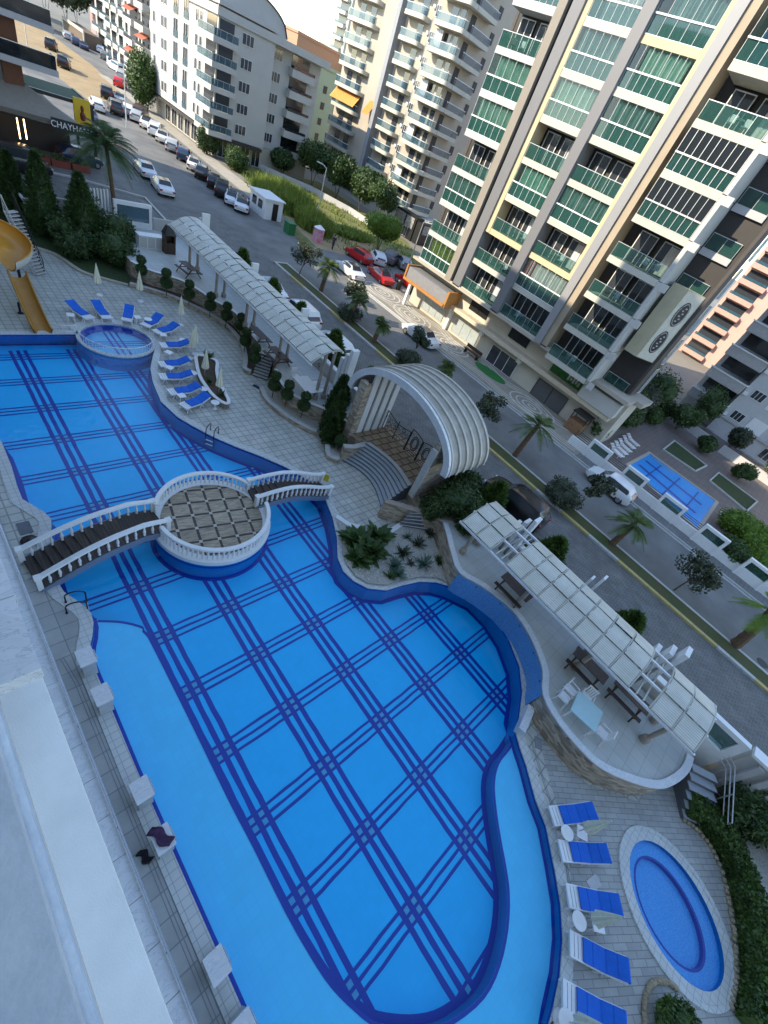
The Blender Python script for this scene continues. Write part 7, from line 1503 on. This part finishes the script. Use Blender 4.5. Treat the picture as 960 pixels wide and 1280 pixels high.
# verge, reeds and trees across the street
def reeds(label, c, rx, ry, n, h):
    t = thing('reed_clump', label, 'reeds', (c[0], c[1], SZ), 0); m = MB(); rr = random.Random(int(c[0] * 9))
    for k in range(n):
        a = rr.uniform(0, 6.3); f = math.sqrt(rr.random()); x = math.cos(a) * rx * f; y = math.sin(a) * ry * f; hh = h * rr.uniform(.6, 1.1) * (1.1 - .35 * f); d = Vector((rr.gauss(0, .3), rr.gauss(0, .3), 0)); s = Vector((rr.gauss(0, 1), rr.gauss(0, 1), 0)).normalized() * .07; p = Vector((x, y, 0)); q = p + Vector((0, 0, hh * .6)) + d * .4; e = p + Vector((0, 0, hh)) + d * 1.4; m.add([p - s, p + s, q + s, q - s, e], [(0, 1, 2, 3), (3, 2, 4)])
    m.build('leaves', M['leaf_reed'], t)
reeds('tall yellow-green reeds beside the white booth', (43.5, 65.5), 4.2, 5.5, 3600, 3.2); reeds('yellow-green reeds on the verge between the booth and the kiosk', (43.2, 56.8), 2.4, 3.2, 1800, 2.6)
reeds('low yellow-green weeds in the dry verge near the far hedge', (50.5, 57), 3.5, 2.2, 1400, 1.1)
m = MB(); rr = random.Random(77)
for k in range(5200):
    x = rr.uniform(40.5, 64); y = rr.uniform(45, 84); 
    if (x - 52) ** 2 / 144 + (y - 64) ** 2 / 400 > 1 or math.sin(x * 1.1) * math.cos(y * .7) < -.2: continue
    s = Vector((rr.gauss(0, 1), rr.gauss(0, 1), 0)).normalized() * .1; p = Vector((x, y, SZ + .02)); e = p + Vector((rr.gauss(0, .15), rr.gauss(0, .15), rr.uniform(.2, .6))); m.add([p - s, p + s, e], [(0, 1, 2)])
tag(m.build('wild_grass', M['leaf_reed']), 'wild yellow-green grass tufts over the dry verge', 'grass', kind='stuff')
for (x, y, r, h, lb) in [(60, 82, (3.2, 3, 2.6), 2.2, 'dark leafy tree by the podium wall, nearest the pale green block'), (62, 77, (3.4, 3.2, 2.8), 2.2, 'dark leafy tree by the podium wall, second from the pale green block'), (63.5, 71.5, (3.4, 3, 2.9), 2.2, 'dark leafy tree by the podium wall in front of the garage windows'), (63.5, 66.5, (3.0, 2.8, 2.7), 2.2, 'dark leafy tree by the podium wall next to the black shop front'), (55, 84.5, (2.2, 2, 1.8), 1.0, 'dark bush at the corner of the arched-roof block')]: bush(lb, x, y, SZ, r, 5200, 'leaf_dark', .32, 'dark trees along the podium wall', 'tree', 7, 'tree', h)
bush('bright green round-headed tree at the edge of the verge', 50.6, 51.0, SZ, (2.5, 2.4, 1.9), 6500, 'leaf_bright', .22, None, 'tree', 8, 'tree', 1.9)
bush('tall dense cypress clump in the sun at the junction by the parked cars', 39.6, 107, SZ, (2.6, 2.6, 4.6), 5200, 'leaf', .3, None, 'tree', 6, 'tree', .4); 
bush('dark bush against the shops of the arched-roof block', 41.0, 84.8, SZ, (1.8, 1.5, 2.2), 2800, 'leaf_dark', .22); bush('dark bush at the street corner of the arched-roof block', 43.0, 79.5, SZ, (2.2, 1.8, 1.8), 2800, 'leaf', .22)
t = fixed('verge_wall', 'low stone wall along the back of the dry verge', 'wall', (60, 70, SZ)); m = MB(); m.wall([(50, 84), (57, 78), (60, 70), (60.5, 60.5)], SZ, SZ + .9, .3); kid(t, m, 'wall_panel', M['greywall'])
for k, (x, y, h, r, lb) in enumerate([(45, 183, 14, 6.5, 'large tree at the top left beyond the sandy lot, leftmost'), (53, 196, 15, 6.5, 'large tree beyond the sandy lot, second from the left'), (57, 201, 14, 5, 'large sunlit tree beyond the sandy lot beside the pinkish tower'), (40, 200, 13, 6, 'large tree over the left edge behind the cafe building'), (36, 176, 8, 4, 'dark tree beside the black cars on the lot')]): bush(lb, x, y, SZ, (r, r, h * .38), 5200, 'leaf' if k % 2 else 'leaf_olive', .7, 'large trees beyond the sandy lot', 'tree', 8, 'tree', h * .3)
t = fixed('lot_shed', 'open-fronted brown shed with a pale frame at the back of the sandy lot', 'shed', (43, 160, SZ)); m = MB(); m.box(47.5, 51, 163, 178, SZ, 4.0); kid(t, m, 'wall', mat('shed_brown', (.16, .12, .09), .8)); m = MB(); m.box(47.2, 47.49, 162.7, 178.2, 3.7, 4.3); m.box(47.2, 47.49, 162.7, 163.1, SZ, 3.69); m.box(47.2, 47.49, 177.8, 178.2, SZ, 3.69); kid(t, m, 'frame', M['cream'])
# trees round the neighbouring pool
for k, (x, y, r, h, m_, lb) in enumerate([(49.5, 9.0, (2.2, 1.7, 2.0), 1.2, 'leaf_dark', 'dark tree at the tower corner behind the folded parasols'), (44.6, 8.5, (1.8, 1.0, 1.2), .3, 'leaf', 'green hedge bush behind the white frames, nearest the tower'), (56, 9.5, (2.4, 2.0, 2.2), 1.0, 'leaf_olive', 'grey-green tree between the tower and the brown deck'), (62.5, 9.6, (2.4, 2.2, 2.4), 1.2, 'leaf_dark', 'dark tree by the garden wall, nearest the tower'), (66, 14, (2.4, 2.2, 2.6), 1.8, 'leaf_bright', 'sunlit yellow-green tree between the tower and the pink block'), (63.5, 5.2, (1.9, 1.7, 1.6), .8, 'leaf_dark', 'dark rounded bush at the back corner of the brown deck'), (68.8, 5.0, (2.0, 1.8, 2.3), 1.6, 'leaf_dark', 'dark tree in front of the lowest grey balcony'), (62, 1.2, (1.3, 1.2, 1.0), .3, 'leaf_dark', 'dark bush on the garden wall side of the deck'), (68, -.6, (1.5, 1.3, 1.5), .9, 'leaf_olive', 'thin tree before the ground-floor windows of the grey block'), (61, -3.6, (1.3, 1.3, 1.0), .3, 'leaf_dark', 'dark bush at the end of the lawn patch'), (66.5, -6, (1.6, 1.5, 1.5), .8, 'leaf_dark', 'dark bush below the grey block at the right edge'), (52.5, 8.6, (2.0, 1.2, 1.3), .2, 'leaf_dark', 'dark hedge bush along the back of the brown deck, nearest the white loungers'), (59.5, 7.6, (1.8, 1.0, 1.1), .2, 'leaf', 'green hedge bush along the back of the brown deck'), (65, 8.0, (1.4, 1.4, 1.2), .2, 'leaf_dark', 'dark bush between the garden wall and the tower')]):
    bush(lb, x, y, SZ, r, 3200, m_, .2, 'trees and bushes around the neighbouring pool', 'tree' if h > .7 else 'bush', 6, 'tree' if h > .7 else 'bush', h)
for k, (px, py, r, lb) in enumerate([(922, 655, (1.5, 1.6, 1.3), 'sunlit green bush at the right edge, closest to the neighbouring pool'), (945, 672, (1.6, 1.6, 1.4), 'sunlit green bush at the right edge, middle one'), (915, 685, (1.5, 1.5, 1.2), 'green bush just behind the white wall at the right edge'), (950, 700, (1.6, 1.6, 1.3), 'sunlit green bush at the right edge, closest to the street')]):
    q = P(px, py, SZ + 1.0); bush(lb, q[0], q[1], SZ, r, 4200, 'leaf_bright' if k != 2 else 'leaf', .16, 'sunlit bushes at the right edge', lumps=7)  # sunlight painted in by brighter leaves; one bush keeps the plain green
# ============================================================ VEHICLES
def car(label, x, y, z, rz, colour, kind='sedan', group='cars in the street'):
    t = thing('parked_car' if kind != 'van' else 'van', label, 'car' if kind != 'van' else 'van', (x, y, z), rz, group); paint = carpaint('paint_' + colour, CARP[colour])
    if kind == 'sedan': L, Wd, Ht = 4.5, 1.78, 1.44; st = [(-2.25, .55, .62, .62), (-2.2, .78, .84, .84), (-1.75, .86, .95, .95), (-1.35, .88, .97, 1.02), (-.95, .89, .97, 1.38), (.1, .89, .96, 1.44), (.55, .89, .95, 1.36), (1.15, .88, .92, .96), (1.75, .85, .84, .84), (2.15, .74, .70, .70), (2.25, .55, .55, .55)]
    elif kind == 'hatch': L, Wd, Ht = 4.2, 1.78, 1.5; st = [(-2.1, .6, .66, .66), (-2.05, .8, .95, .95), (-1.8, .86, 1.0, 1.12), (-1.4, .88, 1.0, 1.44), (0, .89, .98, 1.5), (.45, .89, .96, 1.44), (1.1, .88, .93, .98), (1.65, .85, .86, .86), (2.02, .74, .72, .72), (2.1, .55, .56, .56)]
    elif kind == 'suv': L, Wd, Ht = 4.7, 1.9, 1.75; st = [(-2.35, .7, .8, .8), (-2.3, .86, 1.1, 1.1), (-2.1, .92, 1.15, 1.4), (-1.8, .94, 1.15, 1.72), (0, .95, 1.12, 1.76), (.5, .95, 1.10, 1.68), (1.1, .94, 1.06, 1.12), (1.8, .9, 1.0, 1.0), (2.25, .8, .84, .84), (2.35, .6, .62, .62)]
    else: L, Wd, Ht = 5.2, 1.95, 2.05; st = [(-2.6, .85, 1.0, 1.0), (-2.56, .92, 1.15, 1.9), (-2.3, .96, 1.15, 2.0), (0, .97, 1.15, 2.05), (1.2, .97, 1.12, 2.0), (1.6, .96, 1.1, 1.75), (2.05, .94, 1.06, 1.12), (2.5, .84, .88, .88), (2.6, .65, .6, .6)]
    m = MB(); n = len(st); vs = []; ring = 10
    for (sx, hw, zb, zt) in st:
        zb0 = .24 if abs(sx) < L / 2 - .1 else .36; rw = hw * (.74 if zt > zb + .12 else .93) if kind != 'van' else hw * (.86 if zt > zb + .12 else .93)
        vs += [(sx, -hw * .93, zb0), (sx, -hw, zb0 + .2), (sx, -hw, zb - .12), (sx, -hw * .96, zb), (sx, -rw, zt - .03), (sx, -rw * .8, zt), (sx, rw * .8, zt), (sx, rw, zt - .03), (sx, hw * .96, zb), (sx, hw, zb - .12), (sx, hw, zb0 + .2), (sx, hw * .93, zb0)]
    k = 12; fs = [(i * k + j, i * k + j + 1, (i + 1) * k + j + 1, (i + 1) * k + j) for i in range(n - 1) for j in range(k - 1)] + [(i * k + k - 1, i * k, (i + 1) * k, (i + 1) * k + k - 1) for i in range(n - 1)] + [tuple(range(k))[::-1], tuple(range((n - 1) * k, n * k))]
    m.add(vs, fs); body = m.build('body', paint, t, True, angle=42)
    g = MB(); up = [i for i in range(n) if st[i][3] > st[i][2] + .1]
    i0, i1 = up[0], up[-1]
    def sec(i, f, s, o=.012):
        sx, hw, zb, zt = st[i]; rw = hw * (.74 if kind != 'van' else .86); return (sx, s * (hw * .96 + (rw - hw * .96) * f + o), zb + (zt - .03 - zb) * f)
    for s in (-1, 1):
        g = MB()
        for i in range(i0, i1): g.add([sec(i, .12, s), sec(i + 1, .12, s), sec(i + 1, .9, s), sec(i, .9, s)], [(0, 1, 2, 3)])
        g.build('side_window', M['window'], t)
    g = MB()
    def cap(i, j, a, b):
        A_ = st[i]; B_ = st[j]; ra = A_[1] * .72; rb = B_[1] * (.72 if B_[3] > B_[2] + .1 else .82)
        g.add([(A_[0], -ra * .9, A_[3] + .012), (A_[0], ra * .9, A_[3] + .012), (B_[0], rb * .9, B_[3] + .02), (B_[0], -rb * .9, B_[3] + .02)], [(0, 1, 2, 3)])
    cap(i1, i1 + 1, 0, 0)
    g.build('windscreen', M['window'], t); g = MB()
    if i0 > 0: cap(i0 if kind == 'sedan' else i0, i0 - 1, 0, 0)
    if kind == 'sedan': cap(i0 + 1, i0, 0, 0)
    g.build('rear_window', M['window'], t)
    for sx in (-L * .31, L * .31):
        for s in (-1, 1):
            w = MB(); yy = s * Wd * .43; w.tube([(sx, yy - .11, .32), (sx, yy + .11, .32)], .32, 16); o = w.build('wheel', M['rubber'], t); w = MB(); w.tube([(sx, yy + s * .105, .32), (sx, yy + s * .118, .32)], .20, 10); w.build('rim', M['rim'], o)
    for s in (-1, 1):
        w = MB(); w.obox((L / 2 - .14, s * Wd * .34, st[-2][2] - .08), (.2, .34, .13), rz=s * -.35); w.build('headlight', M['lampglass'], t); w = MB(); w.obox((-L / 2 + .05, s * Wd * .36, st[1][2] - .12), (.1, .3, .16), rz=s * .2); w.build('tail_light', M['taillamp'], t)
        w = MB(); w.obox((st[i1][0] + .2, s * (Wd / 2 + .08), st[i1][2] + .05), (.12, .16, .12)); w.build('mirror', paint, t)
    return t
def at(px, py, z=SZ): q = P(px, py, z + .7); return q[0], q[1]
base = {}
def place(px, py, deg, colour, kind, label, z=SZ + .006, group='cars in the street', xy=None):
    x, y = xy or at(px, py, z)
    if kind not in base or kind == 'van': 
        t = car(label, x, y, z, D2R(deg), colour, kind, group); base.setdefault(kind, t); return t
    t = dup(base[kind], (x, y, z), D2R(deg), label, group); pm = carpaint('paint_' + colour, CARP[colour]); recolour(t, {'body': pm, 'mirror': pm}); return t
place(757, 612, 90, 'white', 'hatch', 'white hatchback with dark roof glass by the neighbouring pool wall', xy=(36.6, 3.6))
place(515, 424, 92, 'white', 'sedan', 'white sedan parked on the shady side below the tower windows', xy=(36.4, 27.2))
place(645, 640, 90, 'black', 'suv', 'long black car parked behind the north end of the lower pergola', xy=(24.6, 6.0))
place(35, 215, 2, 'black', 'van', 'long black van before the cafe planters', xy=(10.4, 57.6))
place(0, 0, 91, 'white', 'sedan', 'white car behind the upper pergola, nearest its far end', xy=(23.5, 35.6)); place(0, 0, 91, 'white', 'hatch', 'white car behind the upper pergola, nearest its near end', xy=(23.9, 25.8)); place(0, 0, 90, 'white', 'suv', 'white car behind the upper pergola between two conifers', xy=(23.7, 30.8))
place(438, 336, 90 - 4, 'white', 'sedan', 'white car parked behind the green bin'); place(476, 343, 80, 'red', 'sedan', 'red car parked in the sunny bay, nearest the tower plaza'); place(449, 318, 98, 'red', 'hatch', 'red hatchback under the bright green tree'); place(473, 322, 60, 'white', 'hatch', 'small white car between the two red ones'); place(511, 351, 95, 'red', 'hatch', 'red car half hidden by the orange-edged canopy')
place(505, 328, 60, 'silver', 'hatch', 'silver car in front of the black shop front'); place(490, 322, 30, 'grey', 'suv', 'grey car in the shade beside the bright green tree')
row = [(302, 254, 'white'), (290, 246, 'white'), (278, 236, 'black'), (268, 226, 'black'), (253, 214, 'black'), (243, 204, 'white'), (230, 192, 'navy'), (216, 181, 'silver'), (204, 170, 'white'), (195, 162, 'white'), (184, 153, 'white'), (172, 145, 'silver')]
kinds = ['sedan', 'sedan', 'suv', 'hatch', 'sedan', 'sedan', 'hatch', 'hatch', 'sedan', 'suv', 'sedan', 'hatch']
for k, (px, py, c) in enumerate(row): place(px, py, 62, c, kinds[k], '%s car in the row along the far kerb, %s from the booth' % (c, ORD[k]), group='cars parked in a row along the far kerb')
for (px, py, dg, c, kd, lb) in [(203, 231, 82, 'white', 'sedan', 'white sedan alone at the tip of the kerb island'), (181, 210, 84, 'white', 'sedan', 'white car just behind the palm crown at the kerb island'), (160, 137, 70, 'white', 'hatch', 'white car beyond the dark van at the junction'), (144, 134, 78, 'black', 'suv', 'dark van-like car in front of the lamp post'), (121, 130, 80, 'white', 'hatch', 'small white car alone on the road left of the lamp post'), (111, 142, 82, 'navy', 'sedan', 'dark blue car beside the amber sign'), (150, 122, 70, 'silver', 'sedan', 'silver car second behind the lamp post'), (134, 116, 70, 'black', 'suv', 'black pickup-like car at the end of the row'), (176, 140, 60, 'brown', 'suv', 'brown car behind the white row at the cypress clump'), (145, 84, 100, 'white', 'suv', 'white van on the far road, closest to the cypress'), (150, 103, 60, 'red', 'hatch', 'dark red car in front of the white van'), (80, 78, 70, 'black', 'suv', 'black car at the edge of the sandy lot, nearest'), (64, 56, 70, 'black', 'suv', 'black car at the edge of the sandy lot, second'), (104, 56, 80, 'navy', 'sedan', 'blue car at the back of the sandy lot'), (94, 51, 80, 'navy', 'hatch', 'dark blue car at the back of the lot, left of the blue one'), (84, 44, 80, 'silver', 'hatch', 'silver car at the back of the lot near the trees'), (163, 90, 60, 'white', 'hatch', 'white car on the far road, middle'), (176, 88, 60, 'white', 'sedan', 'white car on the far road beside the red-awning block'), (188, 96, 60, 'black', 'sedan', 'black car on the far road nearest the arched-roof block'), (120, 48, 70, 'white', 'hatch', 'white car by the far end of the shed'), (148, 76, 70, 'silver', 'hatch', 'silver car on the far road behind the white van'), (100, 195, 10, 'navy', 'hatch', 'dark car before the cafe, half behind the palm')]:
    place(px, py, dg, c, kd, lb, group='cars around the junction')
for k, (px, py, c, kd) in enumerate([(152, 93, 'silver', 'hatch'), (140, 78, 'white', 'sedan'), (132, 70, 'grey', 'hatch'), (171, 97, 'white', 'hatch'), (158, 84, 'black', 'sedan'), (182, 104, 'silver', 'sedan'), (127, 62, 'white', 'hatch'), (163, 101, 'grey', 'sedan'), (112, 50, 'white', 'sedan'), (121, 56, 'silver', 'hatch')]):
    place(px, py, 64, c, kd, '%s car in the crowded far car park, %s of the ten small ones' % (c, ORD[k]), group='cars in the crowded far car park')
for (px, py, lb) in [(953, 829, 'dark round manhole cover in the road beside the sunlit palm'), (520, 487, 'dark round manhole cover in the far lane above the gate arch'), (860, 900, 'dark round manhole cover in the near lane by the end of the lower pergola')]:
    q = P(px, py, SZ); m = MB(); m.lathe([(.36, 0), (.36, .012), (.30, .014), (0, .014)], c=(q[0], q[1], SZ + .004), n=20); tag(m.build('manhole_cover', mat('cast_iron', (.05, .05, .05), .7, .3, 12)), lb, 'manhole cover', 'manhole covers in the street')
EXPO = 1.65
# ============================================================ LIGHT, SKY, CAMERA
SUN = Vector((-0.785, 0.366, 0.50)).normalized()
w = bpy.data.worlds.new("World"); sc.world = w; w.use_nodes = True
t = w.node_tree; t.nodes.clear(); o = t.nodes.new('ShaderNodeOutputWorld'); bg = t.nodes.new('ShaderNodeBackground'); bg.inputs[1].default_value = 0.15
sk = t.nodes.new('ShaderNodeTexSky'); sk.sky_type = 'NISHITA'; sk.sun_disc = False
sk.sun_elevation = math.asin(SUN.z); sk.sun_rotation = math.atan2(SUN.x, SUN.y); sk.air_density = 1.0; sk.dust_density = 0.2; sk.ozone_density = 0.3
t.links.new(sk.outputs[0], bg.inputs[0]); t.links.new(bg.outputs[0], o.inputs[0])
ld = bpy.data.lights.new('sun', 'SUN'); ld.energy = 2.4; ld.angle = D2R(.5); ld.color = (1, .87, .66)
lo_ = bpy.data.objects.new('sun', ld); COL.objects.link(lo_); lo_.rotation_euler = (-SUN).to_track_quat('-Z', 'Y').to_euler()
cd = bpy.data.cameras.new('camera'); cam = bpy.data.objects.new('camera', cd); COL.objects.link(cam)
right = Vector((CX.x, CY.x, -CN.x)); down = Vector((CX.y, CY.y, -CN.y)); fwd = Vector((CX.z, CY.z, -CN.z))
cam.matrix_world = Matrix(((right.x, -down.x, -fwd.x, 0), (right.y, -down.y, -fwd.y, 0), (right.z, -down.z, -fwd.z, H), (0, 0, 0, 1)))
cd.sensor_fit = 'VERTICAL'; cd.sensor_height = 24; cd.lens = F / 1280 * 24; cd.clip_start = .05; cd.clip_end = 8000
sc.camera = cam
sc.view_settings.view_transform = 'Standard'; sc.view_settings.look = 'None'; sc.view_settings.gamma = 1; sc.view_settings.exposure = EXPO
sc.cycles.use_denoising = True; sc.cycles.max_bounces = 8; sc.cycles.transparent_max_bounces = 16; sc.cycles.caustics_reflective = False; sc.cycles.caustics_refractive = False
sc.cycles.sample_clamp_indirect = 6
